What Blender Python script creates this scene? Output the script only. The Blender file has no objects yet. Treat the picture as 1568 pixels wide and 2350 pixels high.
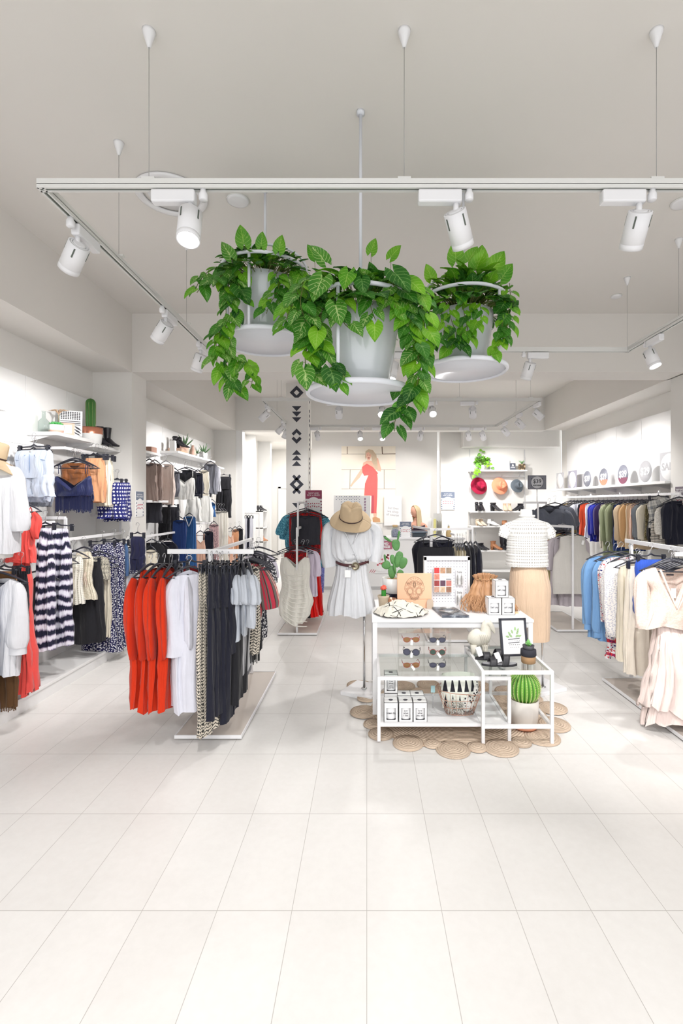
import bpy, math, random
from math import sin, cos, pi, radians as R, sqrt
from mathutils import Vector, Matrix, noise as mnoise
C = bpy.context.scene.collection
FPX, CX, CY, EYE = 1100.0, 842.0, 1156.0, 1.63      # the lens, in pixels of the 1568x2350 frame
def at(px, py, Y):
    """the point at depth Y seen at a pixel"""
    return Vector(((px-CX)/FPX*Y, Y, EYE+(CY-py)/FPX*Y))
def zz(py, Y): return EYE+(CY-py)/FPX*Y
def xx(px, Y): return (px-CX)/FPX*Y

# ---------------------------------------------------------------- mesh builder
class MB:
    def __init__(s): s.v=[]; s.f=[]; s.uv=[]; s.m=[]; s.sm=[]; s.mi=0; s.smooth=True
    def add(s, vs, fs, uvs=None, smooth=None):
        b=len(s.v); s.v.extend([tuple(v) for v in vs])
        for i,f in enumerate(fs):
            s.f.append([b+k for k in f]); s.m.append(s.mi); s.sm.append(s.smooth if smooth is None else smooth)
            s.uv.append([uvs[k] for k in f] if uvs else None)
        return s
    def box(s, c, d, rot=None):
        x,y,z=[k/2 for k in d]
        vs=[Vector((a*x,b*y,e*z)) for e in(-1,1) for b in(-1,1) for a in(-1,1)]
        if rot: vs=[rot@v for v in vs]
        vs=[v+Vector(c) for v in vs]
        s.add(vs,[(0,2,3,1),(4,5,7,6),(0,1,5,4),(2,6,7,3),(0,4,6,2),(1,3,7,5)],smooth=False); return s
    def bb(s, x0,x1,y0,y1,z0,z1): return s.box(((x0+x1)/2,(y0+y1)/2,(z0+z1)/2),(x1-x0,y1-y0,z1-z0))
    def tube(s, pts, r, n=8, cap=True, closed=False, flat=1.0):
        pts=[Vector(p) for p in pts]; m=len(pts)
        rs=r if isinstance(r,(list,tuple)) else [r]*m
        up=Vector((0,0,1)); vs=[]; prev=None
        for i,p in enumerate(pts):
            if closed: d=pts[(i+1)%m]-pts[i-1]
            else: d=pts[min(i+1,m-1)]-pts[max(i-1,0)]
            if d.length<1e-9: d=Vector((0,0,1))
            d.normalize()
            if prev is None:
                a=d.cross(Vector((0,0,1)))
                if a.length<.1: a=d.cross(Vector((0,1,0)))
            else:
                a=prev-d*prev.dot(d)
                if a.length<1e-6: a=d.orthogonal()
            a.normalize(); prev=a; b=d.cross(a)
            for k in range(n):
                t=2*pi*k/n; vs.append(p+a*cos(t)*rs[i]+b*sin(t)*rs[i]*flat)
        fs=[]
        for i in range(m if closed else m-1):
            j=(i+1)%m
            for k in range(n):
                l=(k+1)%n; fs.append((i*n+k,i*n+l,j*n+l,j*n+k))
        if cap and not closed:
            fs.append(tuple(range(n))[::-1]); fs.append(tuple((m-1)*n+k for k in range(n)))
        s.add(vs,fs); return s
    def lathe(s, prof, c=(0,0,0), n=24, M=None, capb=True, capt=True):
        vs=[]
        for r,z in prof:
            for k in range(n):
                t=2*pi*k/n; vs.append(Vector((r*cos(t),r*sin(t),z)))
        if M: vs=[M@v for v in vs]
        vs=[v+Vector(c) for v in vs]
        fs=[]
        for i in range(len(prof)-1):
            for k in range(n):
                l=(k+1)%n; fs.append((i*n+k,i*n+l,(i+1)*n+l,(i+1)*n+k))
        if capb: fs.append(tuple(range(n))[::-1])
        if capt: fs.append(tuple((len(prof)-1)*n+k for k in range(n)))
        s.add(vs,fs); return s
    def ring(s, c, Rr, r, n=48, k=10, flat=1.0):
        return s.tube([(c[0]+Rr*cos(2*pi*i/n),c[1]+Rr*sin(2*pi*i/n),c[2]) for i in range(n)],r,k,closed=True,flat=flat)
    def prism(s, pts, M, th):
        """polygon (2-D) extruded by th along the local z of M"""
        n=len(pts)
        vs=[M@Vector((p[0],p[1],0)) for p in pts]+[M@Vector((p[0],p[1],th)) for p in pts]
        fs=[tuple(range(n))[::-1],tuple(range(n,2*n))]+[(i,(i+1)%n,n+(i+1)%n,n+i) for i in range(n)]
        s.add(vs,fs,smooth=False); return s
    def ell(s, c, r, n=16, m=10, rot=None):
        vs=[];
        for i in range(m+1):
            a=-pi/2+pi*i/m
            for k in range(n):
                t=2*pi*k/n; v=Vector((r[0]*cos(a)*cos(t),r[1]*cos(a)*sin(t),r[2]*sin(a)))
                if rot: v=rot@v
                vs.append(v+Vector(c))
        fs=[(i*n+k,i*n+(k+1)%n,(i+1)*n+(k+1)%n,(i+1)*n+k) for i in range(m) for k in range(n)]
        s.add(vs,fs); return s
    def grid(s, fn, nu, nv, uvs=(1,1)):
        vs=[];uv=[]
        for j in range(nv+1):
            for i in range(nu+1):
                vs.append(fn(i/nu,j/nv)); uv.append((i/nu*uvs[0],j/nv*uvs[1]))
        fs=[(j*(nu+1)+i,j*(nu+1)+i+1,(j+1)*(nu+1)+i+1,(j+1)*(nu+1)+i) for j in range(nv) for i in range(nu)]
        s.add(vs,fs,uv); return s
    def mesh(s, name, mats, off=None):
        me=bpy.data.meshes.new(name)
        vs=s.v if off is None else [(a-off[0],b-off[1],c-off[2]) for a,b,c in s.v]
        me.from_pydata(vs,[],s.f)
        for m in mats: me.materials.append(m)
        me.polygons.foreach_set('material_index',s.m); me.polygons.foreach_set('use_smooth',s.sm)
        if any(u for u in s.uv):
            l=me.uv_layers.new(name='UVMap'); flat=[]
            for f,u in zip(s.f,s.uv):
                for k in range(len(f)): flat.extend(u[k] if u else (0.,0.))
            l.data.foreach_set('uv',flat)
        me.update(); return me

def tag(o, label=None, cat=None, group=None, kind=None):
    if label: o['label']=label
    if cat: o['category']=cat
    if group: o['group']=group
    if kind: o['kind']=kind
    return o
def thing(name, label, cat, loc=(0,0,0), rotz=0, group=None):
    o=bpy.data.objects.new(name,None); C.objects.link(o); o.location=loc; o.rotation_euler=(0,0,rotz); o.empty_display_size=.05
    return tag(o,label,cat,group)
def obj(name, mb, mats, parent=None, local=False, loc=None, rot=None, label=None, solid=0, subd=0, bev=0):
    """ONE mesh object; world coordinates unless local=True"""
    if not isinstance(mats,(list,tuple)): mats=[mats]
    if parent is not None and not local:
        chain=[];p=parent;off=Vector((0,0,0))
        while p is not None: off+=Vector(p.location); p=p.parent
        me=mb.mesh(name,mats,off)
    elif parent is None and not local:
        xs=[v[0] for v in mb.v];ys=[v[1] for v in mb.v];zs=[v[2] for v in mb.v]
        loc=((min(xs)+max(xs))/2,(min(ys)+max(ys))/2,min(zs)); me=mb.mesh(name,mats,loc)
    else: me=mb.mesh(name,mats)
    o=bpy.data.objects.new(name,me); C.objects.link(o)
    if parent: o.parent=parent
    if loc is not None: o.location=loc
    if rot is not None: o.rotation_euler=rot
    if label: o['label']=label
    if bev:
        b=o.modifiers.new('b','BEVEL'); b.width=bev; b.segments=2; b.limit_method='ANGLE'
    if subd:
        m=o.modifiers.new('s','SUBSURF'); m.levels=subd; m.render_levels=subd
    if solid:
        m=o.modifiers.new('t','SOLIDIFY'); m.thickness=solid; m.offset=0
    return o
def struct(name, mb, m): return tag(obj(name,mb,m),kind='structure')
def dup(root, name=None, loc=None, rotz=None, label=None, group=None):
    r=root.copy(); C.objects.link(r)
    if loc is not None: r.location=loc
    if rotz is not None: r.rotation_euler=(0,0,rotz)
    if label: r['label']=label
    if group: r['group']=group
    for ch in list(root.children):
        if ch.type=='LIGHT': continue
        c=ch.copy(); C.objects.link(c); c.parent=r
        for g in ch.children:
            d=g.copy(); C.objects.link(d); d.parent=c
    return r
def text(name, s, size, mat, parent, loc, rot=(pi/2,0,0), ext=.0006, sx=1, align='CENTER', local=False, bold=0, name_z='CENTER', sp=1.0):
    cu=bpy.data.curves.new(name,'FONT'); cu.body=s; cu.size=size; cu.extrude=ext; cu.align_x=align; cu.align_y=name_z; cu.offset=bold; cu.resolution_u=3; cu.space_line=sp
    t=bpy.data.objects.new('t',cu); C.objects.link(t)
    dg=bpy.context.evaluated_depsgraph_get(); dg.update()
    me=bpy.data.meshes.new_from_object(t.evaluated_get(dg)); bpy.data.objects.remove(t); me.name=name
    me.materials.clear(); me.materials.append(mat)
    o=bpy.data.objects.new(name,me); C.objects.link(o)
    off=Vector((0,0,0))
    if parent:
        o.parent=parent
        if not local:
            p=parent
            while p is not None: off+=Vector(p.location); p=p.parent
    o.location=Vector(loc)-off; o.rotation_euler=rot; o.scale=(sx,1,1)
    return o

# ---------------------------------------------------------------- materials
class NT:
    def __init__(s,name):
        s.mat=bpy.data.materials.new(name); s.mat.use_nodes=True; s.t=s.mat.node_tree; s.n=s.t.nodes; s.p=s.n['Principled BSDF']
    def new(s,ty,**k):
        n=s.n.new(ty)
        for a,b in k.items(): setattr(n,a,b)
        return n
    def l(s,a,b): s.t.links.new(a,b)
    def math(s,op,a,b=None,c=None):
        n=s.new('ShaderNodeMath',operation=op)
        for i,x in enumerate((a,b,c)):
            if x is None: continue
            if isinstance(x,(int,float)): n.inputs[i].default_value=x
            else: s.l(x,n.inputs[i])
        return n.outputs[0]
    def mix(s,f,a,b):
        n=s.new('ShaderNodeMix',data_type='RGBA')
        for i,x in ((0,f),(6,a),(7,b)):
            if isinstance(x,(int,float)): n.inputs[i].default_value=x
            elif isinstance(x,(tuple,list)): n.inputs[i].default_value=(*x[:3],1)
            else: s.l(x,n.inputs[i])
        return n.outputs[2]
    def coord(s,kind='Object',scale=(1,1,1)):
        tc=s.new('ShaderNodeTexCoord'); mp=s.new('ShaderNodeMapping'); s.l(tc.outputs[kind],mp.inputs[0]); mp.inputs['Scale'].default_value=scale; return mp.outputs[0]
    def xyz(s,v):
        n=s.new('ShaderNodeSeparateXYZ'); s.l(v,n.inputs[0]); return n.outputs
    def noise(s,v,scale,detail=3,rough=.5):
        n=s.new('ShaderNodeTexNoise'); s.l(v,n.inputs['Vector']); n.inputs['Scale'].default_value=scale; n.inputs['Detail'].default_value=detail; n.inputs['Roughness'].default_value=rough; return n.outputs[0]
    def vor(s,v,scale,feat='F1',dims='3D',rand=1.0):
        n=s.new('ShaderNodeTexVoronoi',feature=feat,voronoi_dimensions=dims); s.l(v,n.inputs['Vector']); n.inputs['Scale'].default_value=scale; n.inputs['Randomness'].default_value=rand; return n
    def ramp(s,f,stops,interp='LINEAR'):
        n=s.new('ShaderNodeValToRGB'); n.color_ramp.interpolation=interp; e=n.color_ramp.elements
        while len(e)<len(stops): e.new(.5)
        for i,(p,c) in enumerate(stops): e[i].position=p; e[i].color=(*c,1) if len(c)==3 else c
        s.l(f,n.inputs[0]); return n.outputs[0]
    def bump(s,h,st=.2,d=.002):
        n=s.new('ShaderNodeBump'); n.inputs['Strength'].default_value=st; n.inputs['Distance'].default_value=d; s.l(h,n.inputs['Height']); s.l(n.outputs[0],s.p.inputs['Normal']); return s
    def base(s,c):
        if isinstance(c,(tuple,list)): s.p.inputs['Base Color'].default_value=(*c[:3],1)
        else: s.l(c,s.p.inputs['Base Color'])
        return s
    def set(s,**k):
        for a,b in k.items(): s.p.inputs[a.replace('_',' ')].default_value=b
        return s
def sr(r,g,b):
    f=lambda c:(c/255/12.92 if c/255<=.04045 else ((c/255+.055)/1.055)**2.4)
    return (f(r),f(g),f(b))
_mc={}
def plain(name,col,rough=.5,metal=0,var=.04,vs=6,spec=.5,coat=0,bump=0,bs=200):
    key=(name,)
    if key in _mc: return _mc[key]
    m=NT(name); co=m.coord()
    if var:
        d=m.noise(co,vs); a=tuple(max(0,c*(1-var)) for c in col); b=tuple(min(1,c*(1+var)) for c in col); m.base(m.mix(d,a,b))
    else: m.base(col)
    m.set(Roughness=rough,Metallic=metal,Specular_IOR_Level=spec,Coat_Weight=coat)
    if bump: m.bump(m.noise(co,bs,2),bump,.001)
    _mc[key]=m.mat; return m.mat
def glow(name,col,st):
    m=NT(name); m.base((.8,.8,.8)); m.p.inputs['Emission Color'].default_value=(*col,1); m.p.inputs['Emission Strength'].default_value=st; return m.mat
WHITE=plain('white_powder_coat',(.80,.80,.815),.35,var=.015)
WALLM=plain('wall_paint',(.80,.785,.755),.9,var=.015,vs=1.5,bump=.03,bs=90)
CEILM=plain('ceiling_paint',(.76,.735,.70),.95,var=.015,vs=1)
PANELM=plain('white_wall_panel',(.84,.84,.835),.45,var=.01)
BLACK=plain('black_plastic',(.022,.024,.036),.38,var=.15)
CHROME=plain('chrome',(.75,.75,.76),.12,1,var=0)
STEEL=plain('steel_wire',(.62,.63,.66),.25,1,var=0)
CREAMM=plain('cream_platform',(.80,.80,.80),.3,var=.01)
TAUPE=plain('taupe_rack_base',(.56,.50,.45),.45,var=.03)
PAPER=plain('white_card',(.86,.86,.86),.6,var=.01)
INK=plain('black_ink',(.03,.03,.04),.6,var=0)

def thin_glass(name,tint,rough=.02,fac=.5):
    """clear sheet: transparent with a reflection that grows at grazing angles"""
    m=NT(name); m.n.remove(m.p); out=[x for x in m.n if x.type=='OUTPUT_MATERIAL'][0]
    tr=m.new('ShaderNodeBsdfTransparent'); tr.inputs[0].default_value=(*tint,1); gl=m.new('ShaderNodeBsdfGlossy'); gl.inputs['Roughness'].default_value=rough; fr=m.new('ShaderNodeLayerWeight')
    mx_=m.new('ShaderNodeMixShader'); m.l(m.math('ADD',.03,m.math('MULTIPLY',m.math('POWER',fr.outputs['Facing'],4),fac)),mx_.inputs[0]); m.l(tr.outputs[0],mx_.inputs[1]); m.l(gl.outputs[0],mx_.inputs[2]); m.l(mx_.outputs[0],out.inputs[0]); return m.mat
# ---------------------------------------------------------------- camera, world, view
cam=bpy.data.cameras.new('camera'); co=bpy.data.objects.new('camera',cam); C.objects.link(co)
co.location=(0,0,EYE); co.rotation_euler=(pi/2,0,0)
cam.sensor_fit='VERTICAL'; cam.sensor_height=36; cam.lens=36*FPX/2350
cam.shift_x=-(CX-784)/2350; cam.shift_y=(CY-1175)/2350; cam.clip_start=.05
sc=bpy.context.scene; sc.camera=co
sc.view_settings.view_transform='Standard'; sc.view_settings.look='None'; sc.view_settings.gamma=1; sc.view_settings.exposure=0.22; sc.view_settings.use_curve_mapping=False
w=bpy.data.worlds.new('world'); sc.world=w; w.use_nodes=True
bg=w.node_tree.nodes['Background']; bg.inputs[0].default_value=(.985,.99,1,1); bg.inputs[1].default_value=1.45
# ---------------------------------------------------------------- floor
m=NT('stone_floor_tile'); cd=m.coord(); X,Y_,Z=m.xyz(cd)
def fr(v,per,off=0): return m.math('FRACT',m.math('DIVIDE',m.math('ADD',v,off),per))
tx=fr(X,.3,30.0); ty=fr(Y_,.6,60-.32)
def line(t,w): return m.math('GREATER_THAN',m.math('ABSOLUTE',m.math('SUBTRACT',t,.5)),.5-w)
g=m.math('MAXIMUM',line(tx,.0042),line(ty,.0026))
wn=m.new('ShaderNodeTexWhiteNoise',noise_dimensions='2D'); cmb=m.new('ShaderNodeCombineXYZ')
m.l(m.math('FLOOR',m.math('DIVIDE',m.math('ADD',X,30.0),.3)),cmb.inputs[0]); m.l(m.math('FLOOR',m.math('DIVIDE',m.math('ADD',Y_,60-.32),.6)),cmb.inputs[1]); m.l(cmb.outputs[0],wn.inputs[0])
n1=m.noise(cd,2.2,5,.6); n2=m.noise(cd,28,4,.65)
base=m.mix(m.math('MULTIPLY',m.math('ADD',m.math('ADD',n1,m.math('MULTIPLY',n2,.7)),m.math('MULTIPLY',wn.outputs[0],.25)),.5),(.60,.582,.56),(.79,.783,.768))
m.base(m.mix(g,base,(.42,.40,.38))); m.set(Roughness=.42,Specular_IOR_Level=.4)
m.bump(m.math('ADD',m.math('MULTIPLY',g,-1),m.math('MULTIPLY',n2,.2)),.25,.002)
FLOORM=m.mat
YF=-1.2; YB=14.8; CZ=3.80; SZ=3.13; XL=-2.68; XR=3.66
struct('floor',MB().bb(-4.6,5.2,YF,15.2,-.1,0),FLOORM)
struct('ceiling',MB().bb(-4.6,5.2,YF,10.0,CZ,CZ+.1),CEILM)
struct('ceiling_back',MB().bb(-3.3,5.2,9.9,15.2,3.30,3.4),WALLM)
# left wall (recessed), soffit above, wing pillar
struct('wall_left',MB().bb(-3.28,-3.13,YF,9.95,0,SZ+.05),WALLM)
struct('soffit_left',MB().bb(-4.6,XL,YF,9.8,SZ,CZ),CEILM)
struct('pillar_left',MB().bb(-3.13,XL,5.47,5.82,0,SZ),WALLM)
struct('beam_cross',MB().bb(XL,XR,5.47,5.82,SZ,CZ),CEILM)
struct('pillar_right',MB().bb(XR+.02,4.3,5.45,5.80,0,SZ),WALLM)
struct('soffit_right',MB().bb(XR-.02,5.2,YF,9.8,SZ,CZ),CEILM)
struct('wall_right',MB().bb(4.05,4.25,YF,9.95,0,SZ+.05),WALLM)
struct('beam_back',MB().bb(XL,XR,9.8,10.05,SZ,CZ),WALLM)
# rear of the shop
mb=MB(); mb.bb(-3.13,-2.68,9.8,9.98,0,3.30)          # wing wall left of the passage
struct('wall_wing',mb,WALLM)
struct('wall_passage',MB().bb(-3.1,-2.92,9.98,15.0,0,3.3),WALLM)
struct('wall_back_passage',MB().bb(-3.0,-1.2,14.8,15.0,0,3.3),WALLM)
struct('wall_back',MB().bb(-1.25,1.60,10.9,11.1,0,3.30),WALLM)
struct('wall_passage_right',MB().bb(-1.25,-1.10,11.1,15.0,0,3.3),WALLM)
struct('wall_back_right',MB().bb(1.60,4.2,10.35,10.55,0,3.30),WALLM)
mb=MB(); mb.bb(2.02,4.05,10.05,10.35,2.83,3.3); struct('soffit_shoe_bay',mb,WALLM)
mb=MB()
for (a,b,c,d) in [(-2.68,-2.55,9.82,10.0),(-2.92,-2.72,11.6,11.75),(-2.92,-2.6,12.9,13.1)]: mb.bb(a,b,c,d,0,3.3)
struct('pilasters_passage',mb,PANELM)
# door at the end of the passage: frame, leaf
d=MB(); d.bb(-2.72,-2.64,14.72,14.8,0,2.15); d.bb(-1.70,-1.62,14.72,14.8,0,2.15); d.bb(-2.72,-1.62,14.72,14.8,2.10,2.18)
dd=struct('door_1',MB().bb(-2.64,-1.70,14.76,14.8,.03,2.1),plain('door_paint',(.80,.79,.76),.5))
obj('door_frame',d,PANELM,dd)
# platforms along both walls
def platform(name,x0,x1,y0,y1,lab):
    r=thing(name,lab,'platform',((x0+x1)/2,(y0+y1)/2,0))
    obj('deck',MB().bb(x0,x1,y0,y1,.095,.12),CREAMM,r,bev=.003); obj('fascia',MB().bb(x0+.008,x1-.008,y0+.008,y1-.008,0,.095),CREAMM,r)
    return r
platform('display_platform',-3.10,-2.68,YF+.3,5.46,'low white platform under the racks on the near left wall')
platform('display_platform',-3.10,-2.70,5.84,9.78,'low white platform behind the left pillar, under the second clothes bay')
platform('display_platform',3.68,4.04,5.84,9.78,'low white platform under the long rail on the right wall')
# base trim
mb=MB(); mb.bb(-2.69,-2.66,5.46,5.83,0,.1); struct('baseboard_left',mb,CREAMM)
# wall panels
def panels(x0,x1,ys,z0,z1,lab,grp):
    for i in range(len(ys)-1):
        tag(obj('wall_panel',MB().bb(x0,x1,ys[i]+.003,ys[i+1]-.003,z0,z1),PANELM,bev=.002),kind='structure')
panels(-3.13,-3.09,[3.13,3.74,4.34,4.94,5.47],.12,2.79,'','')
panels(-3.13,-3.09,[5.82,6.05,6.65,7.25,7.85,8.45,9.05,9.5],.12,2.79,'','')
panels(4.01,4.05,[5.81,6.3,7.0,7.7,8.4,9.1,9.6],.12,2.87,'','')
# pillar bounding the near left recess is the wing itself
# patterned column
col=struct('column_middle',MB().bb(-1.455,-1.062,8.65,9.12,0,CZ),WALLM)
INKN=plain('column_decal',(.035,.038,.055),.55,var=.05)
mb=MB(); yf=8.65
def pxf(px,py): p=at(px,py,yf); return (p.x,p.z)
def decal(poly,dx=0):
    pts=[pxf(a,b) for a,b in poly]
    M=Matrix(((1,0,0,0),(0,0,-1,yf-.0005),(0,1,0,0),(0,0,0,1))); mb.prism(pts,M,.002)
def quadring(cx,cy,ro,ri,rx=1.0):
    o=[(cx,cy-ro),(cx+ro,cy),(cx,cy+ro),(cx-ro,cy)]; i_=[(cx,cy-ri),(cx+ri,cy),(cx,cy+ri),(cx-ri,cy)]
    for k in range(4):
        l=(k+1)%4; decal([o[k],o[l],i_[l],i_[k]][::-1])
cxx=681
def ddiam(cy): quadring(cxx,cy,16,6.5)
def tri(cy,up,h=11.5,wd=10.8):
    if up: decal([(cxx-wd,cy+h/2),(cxx+wd,cy+h/2),(cxx,cy-h/2)])
    else: decal([(cxx,cy+h/2),(cxx+wd,cy-h/2),(cxx-wd,cy-h/2)])
ddiam(901)
for y in (938,950.5,963.5): tri(y,False)
decal([(cxx-11.5,995),(cxx,983.5),(cxx+11.5,995),(cxx+7,999.5),(cxx,992.5),(cxx-7,999.5)][::-1])
decal([(cxx-11.5,1007),(cxx-7,1002),(cxx,1009),(cxx+7,1002),(cxx+11.5,1007),(cxx,1018.5)][::-1])
for y in (1038,1050.5,1063.5): tri(y,True)
quadring(cxx,1111.5,16.3,6.8)
for sx in (-1,1):
    for sy in (-1,1):
        a=(cxx+sx*1.5,1111.5+sy*14); b=(cxx+sx*7,1111.5+sy*22.5+0)
        decal([(cxx-sx*3,1111.5+sy*13),(cxx+sx*2,1111.5+sy*8.5),(cxx+sx*10,1111.5+sy*18),(cxx+sx*6,1111.5+sy*22.5)][::(1 if sx*sy>0 else -1)])
tri(1160,False); 
for y in (1195,1207,1219): tri(y,True)
obj('decal',mb,INKN,col)
mb=MB()
for y in range(920,1120,11):
    z=zz(y,8.8); z2=.07
    yc=8.885
    M=Matrix(((0,0,1,-1.0625),(1,0,0,0),(0,1,0,0),(0,0,0,1)))
    if (y//11)%5!=4: mb.prism([(yc-.085,z),(yc,z-z2/2),(yc+.085,z),(yc,z+z2/2)],M,.002)
obj('decal',mb,INKN,col)

# ---------------------------------------------------------------- lighting track and spots
TZ=3.07
TR=plain('track_aluminium_white',(.70,.70,.68),.45,var=.01)
SLOT=plain('track_slot',(.10,.12,.10),.6,var=0)
LENS=glow('lamp_lens_lit',(1,.97,.93),14)
LENSOFF=glow('lamp_lens_turned',(1,.97,.93),4)
def track_loop(name,lab,segs,cables):
    p0=segs[0][0]; r=thing(name,lab,'track',(p0[0],p0[1],TZ))
    for (a,b) in segs:
        a=Vector((*a,TZ));b=Vector((*b,TZ)); d=(b-a); L=d.length; ang=math.atan2(d.y,d.x); rot=Matrix.Rotation(ang,3,'Z'); c=(a+b)/2
        mb=MB(); mb.box(c+Vector((0,0,.03)),(L+.03,.034,.026),rot)
        for s_ in(-1,1): mb.box(c+rot@Vector((0,s_*.0125,0))+Vector((0,0,.01)),(L+.03,.009,.02),rot)
        o=obj('rail',mb,TR,r)
        obj('slot',MB().box(c+Vector((0,0,.012)),(L,.016,.012),rot),SLOT,o)
    for (x,y) in cables:
        k=obj('cable',MB().tube([(x,y,TZ+.05),(x,y,CZ-.05)],.0016,6),plain('cable_grey',(.35,.34,.33),.5),r)
        obj('ceiling_cup',MB().lathe([(.008,CZ-.075),(.012,CZ-.06),(.028,CZ-.012),(.03,CZ)],(x,y,0),16),WHITE,r)
        obj('clip',MB().bb(x-.03,x+.03,y-.012,y+.012,TZ+.043,TZ+.055),TR,r)
    return r
track_loop('ceiling_track','white suspended lighting track forming the near rectangle above the entrance',
  [((-1.49,2.2),(2.48,2.2)),((-1.49,2.2),(-1.49,4.55)),((2.48,2.2),(2.48,4.55)),((-1.49,4.55),(2.48,4.55))],
  [(-1.0,2.2),(.172,2.2),(1.33,2.2),(-1.49,2.88),(-1.49,3.96),(2.5,4.6),(2.56,3.93)])
track_loop('ceiling_track','white suspended lighting track forming the far rectangle behind the cross beam',
  [((-1.46,6.72),(2.43,6.72)),((-1.46,6.72),(-1.46,9.0)),((2.43,6.72),(2.43,9.0)),((-1.46,9.0),(2.43,9.0))],
  [(-1.2,6.72),(-.2,6.72),(1.3,6.72),(2.3,6.72),(-1.46,7.8),(2.43,7.8),(.5,9.0)])
HOUS=plain('lamp_housing_white',(.80,.80,.82),.4,var=.01)
def spot(x,y,aim,lab,side,lit=True,power=70,big=1.0,grp=None,ang=70):
    """side: direction along the track in which the adapter box extends"""
    r=thing('track_spotlight',lab,'spotlight',(x,y,TZ),0,grp)
    sd=Vector((*side,0)).normalized(); per=Vector((-sd.y,sd.x,0))
    rot=Matrix.Rotation(math.atan2(sd.y,sd.x),3,'Z')
    obj('adapter_box',MB().box(Vector((x,y,TZ-.035))+sd*-.075,(.20,.045,.058),rot),HOUS,r,bev=.008)
    k=MB(); k.lathe([(.016,-.05),(.02,-.045),(.02,-.02),(.014,-.01),(.014,0)],(x+sd.x*.06,y+sd.y*.06,TZ),14)
    obj('latch',k,HOUS,r)
    c0=Vector((x,y,TZ-.06)); d=(Vector(aim)-c0).normalized()
    piv=c0+Vector((0,0,-.065))
    obj('stem',MB().tube([c0,c0+Vector((0,0,-.03)),piv],[.013,.013,.011],10),HOUS,r)
    q=d.to_track_quat('Z','Y').to_matrix()
    L=.135; Rr=.052
    hb=piv+d*-.01; mb=MB()
    prof=[(.022,-.018),(.030,-.018),(.030,.0),(.034,.0),(.034,-.016),(.041,-.016),(.041,0),(.045,0),(.045,-.016),(.052,-.014),(.052,.115),(.0505,.116),(.0505,.119),(.052,.120),(.052,.142),(.047,.142),(.045,.136)]
    mb.lathe(prof,hb,28,q,True,False); 
    h=obj('housing',mb,HOUS,r)
    for a in range(4):
        mb=MB(); t=a*pi/2+.6; v=q@Vector((cos(t)*.0505,sin(t)*.0505,.022)); rt=q@Matrix.Rotation(t,3,'Z')
        mb.box(hb+v,(.006,.007,.05),rt); obj('fin_slot',mb,SLOT,h)
    obj('lens',MB().lathe([(.044,.134),(.02,.137),(.001,.138)],hb,24,q,True,True),LENS if lit else LENSOFF,r)
    ld=bpy.data.lights.new('spot_beam','SPOT'); ld.energy=power; ld.spot_size=R(ang); ld.spot_blend=.55; ld.shadow_soft_size=.045; ld.color=(1,.972,.955)
    lo=bpy.data.objects.new('spot_beam',ld); C.objects.link(lo); lo.location=hb+d*.16; lo.rotation_euler=(-d).to_track_quat('Z','Y').to_euler()
    return r
P=70
spot(-.81,2.2,(-.72,1.3,0),'lit white track spotlight, leftmost on the front track, lamp glowing downward',(1,0),power=P*1.5,ang=95)
spot(.41,2.2,(1.7,4.3,.6),'white track spotlight turned away above the middle basket, cooling fins facing us',(1,0),power=P*1.3,ang=50)
spot(1.25,2.2,(1.5,4.6,.3),'white track spotlight at the right end of the front track',(1,0),power=P*1.5,ang=80)
spot(-1.49,2.47,(-3.1,3.6,1.5),'white spotlight nearest the corner of the left side track, aimed left',(0,-1),power=P*1.3,ang=85)
spot(-1.49,3.55,(-3.1,4.5,1.4),'white spotlight halfway down the left side track aimed at the wall',(0,-1),power=P*1.3,ang=85)
spot(-1.49,4.3,(-2.6,5.0,.6),'white spotlight at the far end of the left side track beside the leaves',(0,-1),power=P,ang=80)
spot(1.55,4.55,(1.1,5.9,.6),'white spotlight hanging under the near track behind the right basket',(-1,0),power=P,ang=80)
spot(.25,4.55,(-.1,4.4,1.0),'white spotlight half hidden between the middle and right baskets',(-1,0),power=P*.8,ang=80)
spot(2.48,4.2,(3.0,3.4,.6),'white spotlight on the right side track near its far corner',(0,1),power=P,ang=80)
spot(2.48,3.1,(2.6,3.7,.5),'white spotlight on the right side track near the photo edge',(0,1),power=P,ang=80)
spot(-1.46,7.0,(-3.0,7.2,1.6),'white spotlight nearest us on the far left side track',(0,-1),power=P*1.4,ang=90)
spot(-1.46,8.3,(-3.0,8.6,1.6),'white spotlight second on the far left side track, in front of the passage',(0,-1),power=P*1.3,ang=90)
spot(-1.46,8.75,(-2.6,9.8,1.0),'white spotlight at the far corner beside the patterned column',(0,-1),power=P,ang=90)
for i,(px,aim,lit,lb) in enumerate([(778,(-.5,9.0,1),False,'left of the hanging vine tip'),(877,(.0,4.8,1.3),True,'glowing round below the middle basket'),(992,(.9,4.5,1.3),True,'glaring brightly toward us'),(1085,(2.2,9.5,1),False,'near the right end')]):
    spot(xx(px,6.72),6.72,aim,'far track front-run spotlight '+lb,(1,0),lit,P*(.6 if lit else 1),ang=85)
for i,(px,aim,lit,lb) in enumerate([(728,(-.8,10.9,1.4),False,'just right of the patterned column'),(826,(.1,7.6,.8),True,'lit, above the poster'),(876,(.6,7.8,.8),True,'lit, right of the poster top'),(966,(.8,10.9,1.2),False,'turned to the counter wall'),(1075,(2.4,10.3,1.5),False,'over the trailing shelf plant'),(1107,(3.0,10.3,1.5),False,'over the hats')]):
    spot(xx(px,9.0),9.0,aim,'rearmost track spotlight '+lb,(1,0),lit,P*(.4 if lit else 1.1),ang=95)
spot(2.43,8.5,(4.0,8.9,1.5),'small white spotlight at the far right corner of the rear track',(0,1),power=P*1.2,ang=90)
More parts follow.
